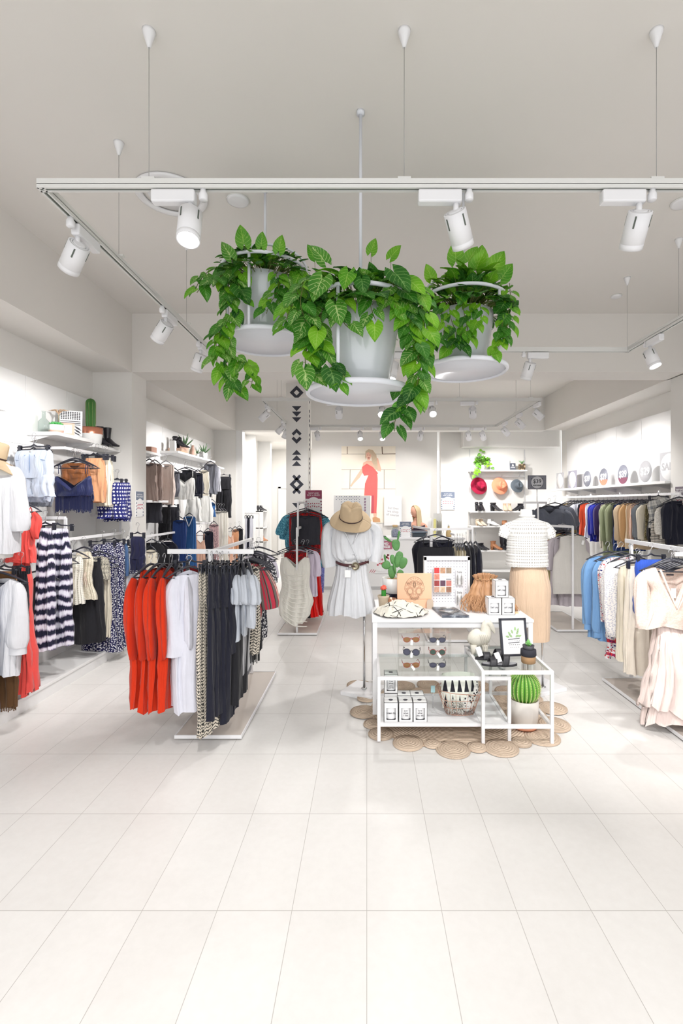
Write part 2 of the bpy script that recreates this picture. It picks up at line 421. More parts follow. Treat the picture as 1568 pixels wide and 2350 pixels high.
spot(2.43,7.7,(4.0,8.0,1.5),'white spotlight in the middle of the rear right side track',(0,1),power=P*1.4,ang=95)
spot(2.43,6.9,(4.0,6.7,1.5),'white spotlight at the near end of the rear right side track',(0,1),power=P*1.5,ang=95)
# recessed downlights added to brighten the otherwise dim passage
for k,(x,y,lb) in enumerate([(-2.1,11.0,'round recessed downlight added to brighten the near passage'),(-2.0,13.3,'round recessed downlight added to brighten the far end of the passage')]):
    t=thing('added_downlight',lb,'added fill light',(x,y,3.28)); obj('bezel',MB().lathe([(.07,3.285),(.09,3.285),(.09,3.299)],(x,y,0),28,capt=False),WHITE,t); obj('lens',MB().lathe([(.068,3.288),(.001,3.288)],(x,y,0),28,capb=False,capt=False),LENS,t)
    ld=bpy.data.lights.new('added_downlight_beam','AREA'); ld.shape='DISK'; ld.size=.13; ld.energy=38; ld.color=(1,.972,.95); lo=bpy.data.objects.new('added_downlight_beam',ld); C.objects.link(lo); lo.location=(x,y,3.27)
# ceiling discs
def disc(x,y,r,lab,ringed=False):
    t=thing('ceiling_disc',lab,'ceiling fitting',(x,y,CZ-.03))
    if ringed:
        obj('trim_ring',MB().ring((x,y,CZ-.012),r,.028,48,8,.5),WHITE,t); obj('plate',MB().lathe([(r*.72,CZ-.02),(r*.75,CZ-.001)],(x,y,0),40),WHITE,t)
    else: obj('plate',MB().lathe([(r*.8,CZ-.02),(r,CZ-.015),(r,CZ-.001)],(x,y,0),32),WHITE,t); obj('trim_ring',MB().ring((x,y,CZ-.004),r,.005,32,6),TR,t)
for i,(x,a,lb) in enumerate([(-1.3,(-1.0,1.6,0),'white track spotlight over the shop entrance, left'),(.1,(-.2,1.9,0),'white track spotlight over the shop entrance, middle'),(1.6,(1.2,2.2,0),'white track spotlight over the shop entrance, right')]):
    spot(x,-.7,a,lb,(1,0),power=P*1.25,ang=80)
track_loop('ceiling_track','white lighting track over the shop entrance behind the viewpoint',[((-2.2,-.7),(2.6,-.7))],[(-2.0,-.7),(2.4,-.7)])
disc(-1.37,3.36,.215,'large ringed round ceiling fitting behind the lit spotlight',True)
disc(-.92,3.42,.075,'small round white disc on the ceiling left of the middle rod')
disc(xx(1415,5.0),5.0,.05,'small flat ceiling disc at far right near the beam')
disc(xx(1565,3.45),3.45,.07,'small ceiling disc cut by the right photo edge')
# daylight-like mall concourse light falls through the open shop front behind the camera (world)
sc.cycles.max_bounces=7; sc.cycles.diffuse_bounces=4; sc.cycles.glossy_bounces=3; sc.cycles.transmission_bounces=7; sc.cycles.transparent_max_bounces=20
sc.cycles.caustics_reflective=False; sc.cycles.caustics_refractive=False; sc.cycles.use_adaptive_sampling=True; sc.cycles.adaptive_threshold=.03
# ---------------------------------------------------------------- fabrics
_fc={}
def fab(name,c1,pat=None,c2=None,c3=None,s=1.0,rough=.85,sheen=.15):
    """cloth material; patterns run in metres along the cloth's own UV"""
    if name in _fc: return _fc[name]
    m=NT(name+'_cloth'); uv=m.coord('UV'); X,Yv,_=m.xyz(uv); ob=m.coord()
    h=m.noise(ob,14,3); weave=m.noise(uv,420,1)
    a=tuple(c*.93 for c in c1); b=tuple(min(1,c*1.05) for c in c1); col=m.mix(h,a,b)
    def gt(v,t): return m.math('GREATER_THAN',v,t)
    def lt(v,t): return m.math('LESS_THAN',v,t)
    def fr(v,k): return m.math('FRACT',m.math('MULTIPLY',v,k))
    if pat=='dots': col=m.mix(lt(m.vor(uv,62*s,dims='2D',rand=.75).outputs[0],.30),col,c2)
    elif pat=='fleck':
        n=m.vor(m.coord('UV',(1,.6,1)),75*s,dims='2D').outputs[0]; col=m.mix(lt(n,.34),col,c2)
    elif pat=='chevron':
        zig=m.math('ABSOLUTE',m.math('SUBTRACT',fr(X,22*s),.5)); v=m.math('ADD',m.math('MULTIPLY',Yv,46*s),m.math('MULTIPLY',zig,1.5)); a1=lt(m.math('FRACT',v),.3)
        e=gt(m.math('ABSOLUTE',m.math('SUBTRACT',fr(X,22*s),.5)),.44); col=m.mix(m.math('MAXIMUM',a1,m.math('MULTIPLY',e,lt(fr(Yv,23*s),.5))),col,c2)
    elif pat=='diamond':
        u=m.math('ABSOLUTE',m.math('SUBTRACT',fr(X,40*s),.5)); v=m.math('ABSOLUTE',m.math('SUBTRACT',fr(Yv,26*s),.5)); col=m.mix(lt(m.math('ADD',u,v),.32),col,c2)
    elif pat=='stripesv':
        n=m.new('ShaderNodeTexWhiteNoise',noise_dimensions='1D'); m.l(m.math('FLOOR',m.math('MULTIPLY',X,110*s)),n.inputs['W']); col=m.ramp(n.outputs[0],[(0,c1),(.35,c2),(.6,c3 or c1),(.8,tuple(x*.3 for x in c2))],'CONSTANT')
    elif pat=='pinv': col=m.mix(lt(fr(X,60*s),.12),col,c2)
    elif pat=='stripesh': col=m.mix(lt(fr(Yv,55*s),.4),col,c2)
    elif pat=='ikat':
        n1=m.noise(m.coord('UV',(150,9,1)),1,2); n2=m.noise(m.coord('UV',(4,2,1)),2,2)
        v=m.math('FRACT',m.math('ADD',m.math('MULTIPLY',Yv,6.5*s),m.math('ADD',m.math('MULTIPLY',n1,.42),m.math('MULTIPLY',n2,1.1)))); col=m.ramp(v,[(0,c2),(.30,c2),(.36,c3),(.5,c1),(.75,c1),(.84,c3),(.93,c2)])
    elif pat=='leopard':
        v=m.vor(uv,48*s,dims='2D').outputs[0]; n=m.noise(uv,60,2); rr=m.math('ADD',v,m.math('MULTIPLY',n,.3)); col=m.mix(m.math('MULTIPLY',gt(rr,.38),lt(rr,.62)),col,c2)
    elif pat=='plaid':
        a1=lt(fr(X,11*s),.35); b1=lt(fr(Yv,11*s),.35); a2=lt(fr(X,33*s),.15); col=m.mix(m.math('MULTIPLY',m.math('ADD',a1,b1),.42),col,c2); col=m.mix(m.math('MULTIPLY',m.math('MAXIMUM',a2,lt(fr(Yv,33*s),.12)),.5),col,c3 or c2)
    elif pat=='floral':
        v=m.vor(uv,85*s,dims='2D'); sp=m.new('ShaderNodeSeparateColor'); m.l(v.outputs['Color'],sp.inputs[0]); k=m.ramp(sp.outputs[0],[(0,c2),(.28,c3),(.5,c1)],'CONSTANT'); col=m.mix(lt(v.outputs[0],.42),col,k)
    elif pat=='border':
        v=m.vor(uv,85*s,dims='2D'); sp=m.new('ShaderNodeSeparateColor'); m.l(v.outputs['Color'],sp.inputs[0]); k=m.ramp(sp.outputs[0],[(0,c2),(.3,c3),(.45,c1)],'CONSTANT'); c0=m.mix(lt(v.outputs[0],.45),col,k); col=m.mix(lt(fr(Yv,9),.22),c0,m.mix(lt(v.outputs[0],.3),c2,c3))
    elif pat=='lace':
        n=m.noise(uv,95*s,4,.7); col=m.mix(gt(n,.5),col,c2); m.bump(n,.6,.003)
    elif pat=='crochet':
        u=m.math('ABSOLUTE',m.math('SUBTRACT',fr(X,70*s),.5)); v=m.math('ABSOLUTE',m.math('SUBTRACT',fr(Yv,60*s),.5)); d=m.math('SQRT',m.math('ADD',m.math('POWER',u,2),m.math('POWER',v,2))); col=m.mix(lt(d,.24),col,c2); m.bump(d,.8,.003)
    elif pat=='knit':
        u=m.math('ABSOLUTE',m.math('SUBTRACT',fr(X,75*s),.5)); m.bump(u,.5,.003); col=m.mix(m.math('MULTIPLY',m.noise(uv,200,2),.6),col,c2 or a)
    elif pat=='melange': col=m.mix(m.noise(uv,260*s,3,.8),c1,c2)
    elif pat=='denim':
        n=m.noise(m.coord('UV',(30,4,1)),1,4,.6); col=m.mix(n,c1,c2); 
    m.base(col); m.set(Roughness=rough,Specular_IOR_Level=.25,Sheen_Weight=sheen)
    if pat not in('lace','crochet','knit'): m.bump(m.math('ADD',m.math('MULTIPLY',weave,.03),m.noise(m.coord('UV',(26,2.6,1)),1,3,.6)),.75,.022)
    _fc[name]=m.mat; return m.mat
# ---------------------------------------------------------------- hangers
def _hook(mb,top=.115):
    """wire hook from the neck of the hanger up over a bar whose axis is the local y, bar centre at z=top"""
    pts=[(0,0,.02),(0,0,top-.035),(.004,0,top-.024)]+[(.0+.019*cos(t),0,top+.002+.019*sin(t)) for t in [R(a) for a in range(-60,211,30)]]
    mb.tube(pts,.0021,5); return mb
def mk_hanger(w,strap=False):
    mb=MB(); n=13; pts=[]
    for i in range(n):
        u=-1+2*i/(n-1); z=.022-.075*abs(u)**1.35; pts.append((u*w/2,0,z))
    rs=[.006+.009*(1-abs(-1+2*i/(n-1)))**.7 for i in range(n)]
    mb.tube(pts,rs,8,flat=.55)
    mb.tube([(-w/2*.93,0,-.052),(-w/2*.6,0,-.056),(w/2*.6,0,-.056),(w/2*.93,0,-.052)],.005,6)
    return mb
def mk_clip(w):
    mb=MB(); mb.tube([(-w/2,0,0),(-.03,0,.006),(0,0,.02),(.03,0,.006),(w/2,0,0)],[.006,.006,.009,.006,.006],6)
    return mb
_hm={}
HOOKM=None
def hanger(kind,w,loc,yaw,drop,label,group=None,col=BLACK):
    key=(kind,round(w,2),round(drop,2),col.name)
    if key not in _hm:
        r=thing('clothes_hanger' if kind=='h' else 'clip_hanger',label,'hanger')
        if kind=='h': obj('shoulder_bar',mk_hanger(w),col,r,local=True)
        else:
            obj('clip_bar',mk_clip(w),col,r,local=True)
            for s_ in(-1,1):
                c=MB(); c.box((s_*w*.42,.008,-.014),(.022,.007,.062)); c.box((s_*w*.42,-.008,-.014),(.022,.007,.062)); c.tube([(s_*w*.42-.008,0,.006),(s_*w*.42+.008,0,.006)],.006,8)
                obj('clip',c,col,r,local=True)
        obj('hook',_hook(MB(),drop),STEEL,r,local=True)
        _hm[key]=r; r.location=loc; r.rotation_euler=(0,0,yaw)
        if group: r['group']=group
        return r
    return dup(_hm[key],loc=loc,rotz=yaw,label=label,group=group)
# ---------------------------------------------------------------- garment generator
SH={'straight':[(0,.95),(.12,1),(1,1)],'box':[(0,.9),(.1,1),(1,.96)],'aline':[(0,.5),(.3,.6),(1,1)],'waist':[(0,.85),(.12,.95),(.38,.66),(.5,.72),(1,1)],
 'pencil':[(0,.82),(.3,1),(1,.86)],'skirt':[(0,.72),(.2,.85),(1,1)],'cami':[(0,.7),(.25,.82),(1,1)],'bulge':[(0,.6),(.35,.85),(.75,1),(1,.72)],'ruched':[(0,.80),(.12,.86),(.42,.78),(.68,1),(.88,.86),(1,.55)],'pinch':[(0,.6),(.15,.8),(.5,.72),(1,1)],'vest':[(0,.62),(.2,.66),(.36,.95),(1,1)],'cloak':[(0,.5),(.1,.75),(.4,.95),(1,1)]}
def interp(tab,v):
    for i in range(len(tab)-1):
        if v<=tab[i+1][0]:
            a,b=tab[i],tab[i+1]; t=(v-a[0])/max(1e-6,b[0]-a[0]); t=t*t*(3-2*t); return a[1]+(b[1]-a[1])*t
    return tab[-1][1]
def body(mb,w,d,H,shape='straight',neck=(.09,.10),slope=.04,folds=7,amp=.012,seed=0,hem=.0,N=56,M=26,x0=0,z0=0,back=.02,hemtilt=0,flare=1.0,twist=0,nup=1.0):
    """open cloth tube hanging from z=0 down to -H. neck=(half width, depth); local x = across"""
    rnd=random.Random(seed); ph=[rnd.random()*6.28 for _ in range(5)]; k2=folds*1.7+rnd.random()
    vs=[];uv=[]; tab=SH[shape]
    for j in range(M+1):
        v=j/M
        hw=w/2*interp(tab,v); per=0
        for i in range(N):
            t=2*pi*i/N; cx_,sy_=cos(t),sin(t)
            x=hw*math.copysign(abs(cx_)**.75,cx_); fr_=sy_<0
            dd=d/2*(.25+.75*min(1,v*5+.1))*(1+(flare-1)*v); y=dd*math.copysign(abs(sy_)**.8,sy_)
            A=amp*min(1,.25+v*1.4)
            q=folds*t+ph[0]+twist*v*3+.5*sin(2.3*v*3+ph[4]); f=1.5-2.4*abs(sin(q/2 if folds%2==0 else q))**.6+.55*sin(k2*t+ph[1]+v*2.2)+.4*sin(3*t+ph[2]+5*v)
            y+=A*f*(.35+.65*abs(sy_)); x+=A*f*.55*cx_*abs(cx_)
            ax=abs(x)
            zt=-slope*(ax/(w/2))**1.5
            nw,nd=neck
            if nw>0 and ax<nw: zt-=(nd if fr_ else back)*(1-(ax/nw)**nup)
            zh=-H+hem*(sin(folds*t+ph[3])*.6+sin(2*t+ph[4])*.6)+hemtilt*x
            z=zt+(zh-zt)*v
            x+=.01*sin(v*7+ph[1])*v
            vs.append((x+x0,y,z+z0)); uv.append((i/N*2*(w+d*.5),z))
    fs=[]
    for j in range(M):
        for i in range(N):
            l=(i+1)%N; fs.append((j*N+i,j*N+l,(j+1)*N+l,(j+1)*N+i))
    # seam uv: duplicate handled per face
    b=len(mb.v); mb.v.extend(vs)
    for q,f in enumerate(fs):
        mb.f.append([b+k for k in f]); mb.m.append(mb.mi); mb.sm.append(True)
        u=[uv[k] for k in f]
        if (q%N)==N-1: u=[u[0],(u[0][0]+2*(w+d*.5)/N,u[1][1]),(u[3][0]+2*(w+d*.5)/N,u[2][1]),u[3]]
        mb.uv.append(u)
    return mb
def sleeve(mb,pts,rs,seed=0,folds=5,amp=.006,flat=.6,n=20,cap=False):
    """limp sleeve tube along pts"""
    rnd=random.Random(seed); pts=[Vector(p) for p in pts]
    # resample
    M=16; P=[];RR=[]
    for j in range(M+1):
        u=j/M*(len(pts)-1); i=min(int(u),len(pts)-2); f=u-i
        p0=pts[max(i-1,0)];p1=pts[i];p2=pts[i+1];p3=pts[min(i+2,len(pts)-1)]
        P.append(.5*((2*p1)+(p2-p0)*f+(2*p0-5*p1+4*p2-p3)*f*f+(3*p1-p0-3*p2+p3)*f**3)); RR.append(rs[i]+(rs[i+1]-rs[i])*f)
    ph=rnd.random()*6; vs=[];uv=[];L=0
    for j,p in enumerate(P):
        d=(P[min(j+1,M)]-P[max(j-1,0)]).normalized(); a=Vector((0,1,0)).cross(d)
        if a.length<.1: a=Vector((1,0,0))
        a.normalize(); b_=d.cross(a)
        if j: L+=(p-P[j-1]).length
        for k in range(n):
            t=2*pi*k/n; r=RR[j]+amp*1.3*(1-2*abs(sin((folds*t+ph)/2))**.7+.6*sin(9*j/M+ph+2*t))*min(1,j/4)
            vs.append(p+a*cos(t)*r+b_*sin(t)*r*flat); uv.append((k/n*6.28*RR[0],-L))
    fs=[(j*n+k,j*n+(k+1)%n,(j+1)*n+(k+1)%n,(j+1)*n+k) for j in range(M) for k in range(n)]
    fs=[f for f in fs]; mb.add(vs,fs,uv); return mb
def garment(kind,loc,yaw,w,H,d,mat,label,cat,name,seed=0,group=None,shape=None,neck=None,sl=None,straps=None,fringe=0,folds=None,amp=None,hem=.006,hang='h',drop=.115,hw=None,extra=None,hcol=BLACK,zh=0,hemtilt=0,tagc=None,hanglab=None,flare=1.0,M=26,N=56,back=.02,slmat=None,nohang=False,belt=None,collar=None,tilt=0):
    """kind: top | cami | skirt | trousers | shorts.  loc = centre of the shoulder line; a hanger is added at the same place"""
    r=thing(name.replace('_top','_blouse'),label,cat,loc,yaw,group)
    if tilt: r.rotation_euler=(0,tilt,yaw)
    sw=w*.5
    mb=MB()
    amp=amp if amp is not None else .011
    if kind=='top':
        body(mb,w,d,H,shape or 'straight',neck or (.085,.09),.045,folds or 7,amp,seed,hem,N,M,hemtilt=hemtilt,flare=flare,back=back)
        obj('body',mb,mat,r,local=True)
    elif kind=='cami':
        nk=neck or (w*.30,.09)
        body(mb,w,d,H-.10,shape or 'cami',nk,.03,folds or 7,amp,seed,hem,N,M,z0=-.10,hemtilt=hemtilt,flare=flare,back=nk[1]*.75)
        obj('body',mb,mat,r,local=True)
        sx=(straps or .30)*w
        for s_ in(-1,1):
            st=MB(); y0=d*.2
            st.tube([(s_*sx,-y0,-.105),(s_*sx*1.02,-.012,-.03),(s_*sx*1.02,0,-.012),(s_*sx*1.02,.012,-.03),(s_*sx,y0,-.11)],.0035,5); obj('strap',st,mat,r,local=True)
    elif kind=='skirt':
        body(mb,w,d,H,shape or 'skirt',(0,0),.0,folds or 8,amp,seed,hem,N,M,hemtilt=hemtilt,flare=flare); obj('body',mb,mat,r,local=True)
        wb=MB(); body(wb,w*(SH[shape or 'skirt'][0][1])*1.03,d*.34,.035,'box',(0,0),0,folds or 8,.001,seed,0,32,2,z0=.004); obj('waistband',wb,mat,r,local=True)
    elif kind in('trousers','shorts'):
        rise=.24 if kind=='trousers' else H*.6
        body(mb,w,d,rise,'box',(0,0),0,5,amp*.5,seed,0,40,8); obj('seat',mb,mat,r,local=True)
        for s_ in(-1,1):
            lg=MB(); body(lg,w*.52,d*.9,H-rise+.05,shape or 'straight',(0,0),0,folds or 5,amp,seed+s_,hem,32,M,x0=s_*w*.245,z0=-rise+.05); obj('leg',lg,mat,r,local=True)
        wb=MB(); body(wb,w*.98,d*.4,.035,'box',(0,0),0,5,.001,seed,0,32,2,z0=.004); obj('waistband',wb,mat,r,local=True)
    if sl:
        for s_ in(-1,1):
            q=MB(); L=sl['len']; r0=sl.get('r0',.075); r1=sl.get('r1',.06); out=sl.get('out',.04); rm=sl.get('rm',(r0+r1)/2)
            sleeve(q,[(s_*(sw*.80),0,-.055),(s_*(sw*.96),-.004,-.075-L*.12),(s_*(sw+out*.5),-.012,-L*.5-.06),(s_*(sw+out*.9),-.012,-L*.87-.06),(s_*(sw+out),-.01,-L-.06)],[r0*.55,r0,rm,(rm+r1)*.55,r1*.92],seed+s_*3,sl.get('folds',5),sl.get('amp',.006),sl.get('flat',.6))
            o=obj('sleeve',q,slmat or mat,r,local=True)
            if sl.get('cuff'):
                cb=MB(); e=Vector((s_*(sw+out),-.01,-L-.06)); cb.lathe([(r1*.8,-.05),(r1*.78,.0)],e,16,Matrix.Scale(.6,3,(0,1,0)),False,False); obj('cuff',cb,slmat or mat,o,local=True)
    if fringe:
        n=int(w/.011); f=MB(); rr=random.Random(seed)
        for sd in (-1,1):
            for i in range(n):
                u=-1+2*(i+.5)/n; x=u*w*.47; y=sd*d*.42*sqrt(max(0,1-u*u)); l=fringe*(1+rr.uniform(-.12,.12)); f.box((x,y,-H-l/2+.02),(.006,.003,l))
        obj('fringe',f,mat,r,local=True)
    if tagc:
        obj('swing_tag',MB().box((w*.2,-d*.5-.012,-H*tagc),(.028,.002,.055),Matrix.Rotation(.25,3,'Y')),PAPER,r,local=True,label='white swing tag')
    if collar is not None:
        c=MB(); c.tube([( .06*cos(t),-.0+.03*sin(t),-.01-.012*sin(-t)) for t in [2*pi*i/20 for i in range(20)]],.011,6,closed=True); obj('collar',c,collar,r,local=True)
    if extra: extra(r,w,d,H)
    if not nohang:
        hl=hanglab or ('black hanger holding the '+label)
        hl=' '.join(hl.split()[:16])
        hloc=Vector(loc)+Vector((0,0,.005 if kind in('top','cami') else .028))
        if kind in('top','cami'): hanger('h',hw or .40,hloc,yaw,drop,hl,None,hcol)
        else: hanger('c',hw or max(.2,w*(.72 if kind=='skirt' else 1.0)),hloc,yaw,drop,hl,None,hcol)
    return r
def front(kind,xa,xb,yt,yb,Y,mat,label,cat,name,d=.05,**k):
    """garment facing the shop entrance: spans pixels xa..xb, yt..yb at depth Y"""
    c=at((xa+xb)/2,yt,Y); w=(xb-xa)*Y/FPX; H=(yb-yt)*Y/FPX; yaw=k.pop('yaw',0)
    return garment(kind,c,yaw,w,H,d,mat,label,cat,name,**k)
def edge(kind,xa,xb,yt,yb,Y,mat,label,cat,name,w=.40,**k):
    """garment seen on edge (rail across): thickness from pixels, width runs away from the camera; Y = depth of its near edge"""
    Yc=Y+w/2; Yn=Y+.04
    X=xx((xa+xb)/2,Y+w*.22); d=max(.02,(xb-xa)*Yn/FPX); zt=zz(yt,Yc); zb=zz(yb,Yn)
    return garment(kind,(X,Yc,zt),pi/2+k.pop('yaw',0),w,zt-zb,d,mat,label,cat,name,**k)
# ---------------------------------------------------------------- floor rack with orange dresses
def plate(name,x0,x1,y0,y1,r):
    p=obj('base_plate',MB().bb(x0,x1,y0,y1,.012,.028),TAUPE,r)
    t=MB(); e=.007
    for b in ((x0-e,x1+e,y0-e,y0+.0),(x0-e,x1+e,y1,y1+e),(x0-e,x0,y0,y1),(x1,x1+e,y0,y1)): t.bb(*b,.01,.034)
    obj('edge_trim',t,WHITE,p)
    for x in(x0+.05,x1-.05):
        for y in(y0+.05,y1-.05): obj('foot',MB().lathe([(.02,0),(.02,.012)],(x,y,0),12),BLACK,r)
r=thing('floor_clothes_rack','white T-shaped floor rack carrying the orange dresses, centre left','clothes rack',(-1.1,3.95,0))
plate('',-1.32,-.87,3.31,4.57,r)
sq=.026
def bar(a,b,s=.026,h=None,name='rail',p=None,m=WHITE):
    a=Vector(a);b=Vector(b);d=b-a;L=d.length
    q=d.to_track_quat('X','Z').to_matrix(); return obj(name,MB().box((a+b)/2,(L,s,h or s),q),m,p,bev=.002)
bar((-1.09,3.345,.03),(-1.09,3.345,1.31),name='post',p=r); bar((-1.09,4.53,.03),(-1.09,4.53,1.31),name='post',p=r)
bar((-1.09,3.33,1.295),(-1.09,4.56,1.295),name='rail',p=r)
bar((-1.39,3.345,1.297),(-.79,3.345,1.297),.016,.032,name='rail',p=r)
for px in (384,478,576): pass
OR=fab('orange_red',sr(208,50,14)); WH=fab('white_cotton',sr(214,215,226)); NV=fab('navy_black',(.011,.012,.024)); BK=fab('black',(.014,.014,.018))
CHV=fab('black_cream_geometric',sr(214,205,190),'chevron',(.02,.02,.02)); GR=fab('grey_marl',sr(168,174,184),'melange',sr(205,210,218)); DRED=fab('dark_red',sr(120,16,24))
MULTI=fab('multi_stripe',sr(200,60,80),'stripesv',sr(120,110,105),sr(225,205,185),s=2.4); DOT=fab('black_white_fleck',(.02,.02,.035),'fleck',(.78,.78,.78)); LAV=fab('pale_lavender',sr(206,200,214)); GBW=fab('grey_stripe_kimono',sr(188,188,192),'stripesv',sr(120,120,124),sr(220,220,220))
def frac(i,n): return i/max(1,n-1)
ord_=['first','second','third','fourth']
dropA=.075
sl_=dict(len=.52,r0=.055,r1=.030,rm=.07,out=-.015,folds=4,amp=.011,flat=.5)
zr=1.287
ZT=1.20
for i,(xa,xb,yb) in enumerate([(316,342,1624),(334,356,1632),(350,372,1632),(366,392,1630)]):
    edge('top',xa,xb,1303,yb,3.14,OR,['orange red wrap dress with drooping sleeve, outermost left of the four','orange red dress second from the left end of the front bar','orange red dress third from the left end of the front bar','orange red dress touching the white dresses on the front bar'][i],'dress','orange_dress',seed=10+i,folds=4,amp=.017,shape='cloak',sl=sl_,neck=(.06,.05),hem=.012,drop=dropA,hw=.36,yaw=R([-14,-8,-4,3][i]),tagc=.86 if i in(1,3) else None)
for i,(xa,xb,yb,dy) in enumerate([(380,412,1618,.06),(404,430,1622,.02)]):
    edge('top',xa,xb,1300,yb,3.16+dy,WH,['long white wrap dress beside the last orange dress','long white dress folded behind the open-backed white one'][i],'dress','white_dress',seed=20+i,folds=5,amp=.012,shape='cloak',sl=dict(len=.46,r0=.055,r1=.07,rm=.075,out=-.02,folds=5,amp=.008,flat=.5),neck=(.05,.05),hem=.01,drop=dropA,hw=.36,yaw=R(12+8*i))
front('top',402,466,1309,1628,3.22,WH,'white wide-sleeved dress turned to face us on the front bar','dress','white_dress',seed=23,d=.10,folds=6,amp=.013,shape='straight',neck=(.075,.03),sl=dict(len=.50,r0=.06,r1=.085,rm=.07,out=-.03,folds=5,amp=.008,flat=.55),yaw=R(24),drop=dropA,hw=.3,hem=.012,back=.0)
front('skirt',418,455,1300,1330,3.36,DRED,'dark red garment glimpsed between the hangers above the white dress','skirt','dark_red_skirt',seed=24,d=.05,drop=dropA,hw=.24)
for i,(xa,xb,yt,yb) in enumerate([(459,472,1304,1690),(468,484,1306,1686),(484,506,1308,1668)]):
    edge('trousers',xa,xb,yt,yb,3.10+.03*i,CHV,['outermost long cream trousers with black zigzag print hanging nearly to the base','second zigzag print trousers, pressed against the navy pair','zigzag print trousers mostly covered by the navy ones'][i],'trousers','printed_trousers',seed=30+i,w=.30,shape='straight',folds=4,amp=.010,drop=dropA,hem=.006,hw=.3)
for i,(xa,xb,yb) in enumerate([(478,497,1650),(492,510,1640),(506,528,1658),(522,541,1500),(532,552,1612)]):
    edge('trousers',xa,xb,1306,yb,3.08+.05*i,NV if i<4 else BK,['navy trousers directly right of the zigzag print','navy trousers with gold zip second in the dark row','longest navy trousers in the middle of the dark row','shorter navy trousers behind the grey shirts','black trousers whose legs show under the grey shirts'][i],'trousers','navy_trousers',seed=40+i,w=.32,folds=4,amp=.010,drop=dropA,hem=.004,hw=.32,shape='straight')
for i,(xa,xb,yb,ya) in enumerate([(520,536,1462,3.30),(530,546,1470,3.28),(541,556,1458,3.26),(549,574,1440,3.22)]):
    edge('top',xa,xb,1300,yb,ya,GR,['grey marl tee with rolled sleeve, first after the navy trousers','grey marl tee second in the grey row','grey marl tee third in the grey row','grey marl tee at the right end with its sleeve showing'][i],'shirt','grey_tee',seed=50+i,w=.36,folds=4,amp=.008,drop=dropA,sl=dict(len=.17,r0=.06,r1=.06,rm=.06,out=.0,amp=.005,flat=.7),neck=(.07,.06),hw=.34,yaw=R(6+6*i))
edge('top',538,566,1310,1548,3.42,GBW,'long pale grey striped kimono whose ties dangle below the tees','kimono','striped_kimono',seed=56,w=.36,folds=6,amp=.016,drop=dropA,fringe=.06,hem=.03,hw=.34)
# on the long rail behind
rl=[('top',546,598,1292,1500,3.62,CHV,'zigzag print long vest first on the long rail behind the tees','vest','printed_vest',dict(fringe=.08)),
('top',552,600,1290,1440,3.80,MULTI,'pink and taupe striped kimono nearest us on the long rail','kimono','striped_kimono',dict(fringe=.04,sl=dict(len=.30,r0=.07,r1=.10,rm=.09,out=.05,amp=.004))),
('top',556,603,1288,1382,3.92,MULTI,'second pink and taupe striped kimono, just behind the first','kimono','striped_kimono',dict(sl=dict(len=.28,r0=.07,r1=.10,rm=.09,out=.04,amp=.004))),
('skirt',560,600,1284,1490,4.02,BK,'black skirt between striped kimono and flecked dress','skirt','black_skirt',{}),
('top',560,607,1276,1470,4.14,DOT,'black dress with white fleck print, nearer of two','dress','flecked_dress',dict(sl=dict(len=.2,r0=.06,r1=.07,out=.03))),
('top',566,612,1272,1462,4.26,DOT,'black dress with white fleck print, farther of two','dress','flecked_dress',dict(sl=dict(len=.2,r0=.06,r1=.07,out=.03))),
('top',572,616,1262,1352,4.38,LAV,'pale lavender top last on the long rail','top','lavender_top',dict(sl=dict(len=.2,r0=.06,r1=.07,out=.03)))]
for i,(k,xa,xb,yt,yb,Y,m_,lb,ct,nm,ex) in enumerate(rl):
    front(k,xa,xb,yt,yb,Y,m_,lb,ct,nm,seed=60+i,d=.07,folds=6,amp=.009,drop=.09,hw=.38 if k!='skirt' else .25,yaw=R(-4+2*i),**ex)
# ---------------------------------------------------------------- left wall fittings
def shelf(name,x0,x1,y0,y1,z,lab,t=.032,side=-1):
    r=thing(name,lab,'shelf',((x0+x1)/2,(y0+y1)/2,z-t))
    obj('board',MB().bb(x0,x1,y0,y1,z-t,z),PANELM,r,bev=.002)
    for y in(y0+.02,y1-.02):
        xa=x0 if side<0 else x1
        pts=[(xa,z-t),(xa-side*.22,z-t),(xa,z-t-.06)]
        M=Matrix(((1,0,0,0),(0,0,1,y),(0,1,0,0),(0,0,0,1))); obj('bracket',MB().prism(pts,M,.004),WHITE,r)
    return r
def wallrail(x,y0,y1,z,lab,xw=-3.09,dropz=0):
    r=thing('wall_clothes_rail',lab,'clothes rail',(x,(y0+y1)/2,z))
    bar((x,y0,z),(x,y1,z),.014,.030,'rail',r)
    for y in (y0+.01,y1-.01):
        if dropz:
            bar((x,y,z),(x,y,z+dropz),.014,.028,'drop_arm',r); bar((xw,y,z+dropz),(x,y,z+dropz),.028,.028,'arm',r)
        else: bar((xw,y,z),(x,y,z),.026,.028,'arm',r)
    return r
shelf('wall_shelf',-3.09,-2.81,4.35,4.94,2.285,'white wall shelf carrying the succulent and leaning frame')
shelf('wall_shelf',-3.09,-2.81,4.96,5.46,2.25,'white wall shelf carrying the tall cactus and black boots')
shelf('wall_shelf',-3.09,-2.81,3.15,3.75,2.385,'white wall shelf cut by the left photo edge')
wallrail(-2.87,4.55,5.08,2.16,'white wall rail under the shelf with the navy fringed top')
wallrail(-2.87,3.7,4.25,2.14,'white wall rail holding the pale denim shorts')
wallrail(-2.76,4.38,5.38,1.30,'long low wall rail over the lace tops and navy dresses',dropz=.2)
wallrail(-2.80,3.75,4.30,1.46,'white wall rail holding the tie-dye skirts')
wallrail(-2.84,5.05,5.42,1.83,'white wall rail holding the navy patterned shorts')
wallrail(-2.78,3.0,4.0,1.22,'near low wall rail with white shirt and brown skirt')
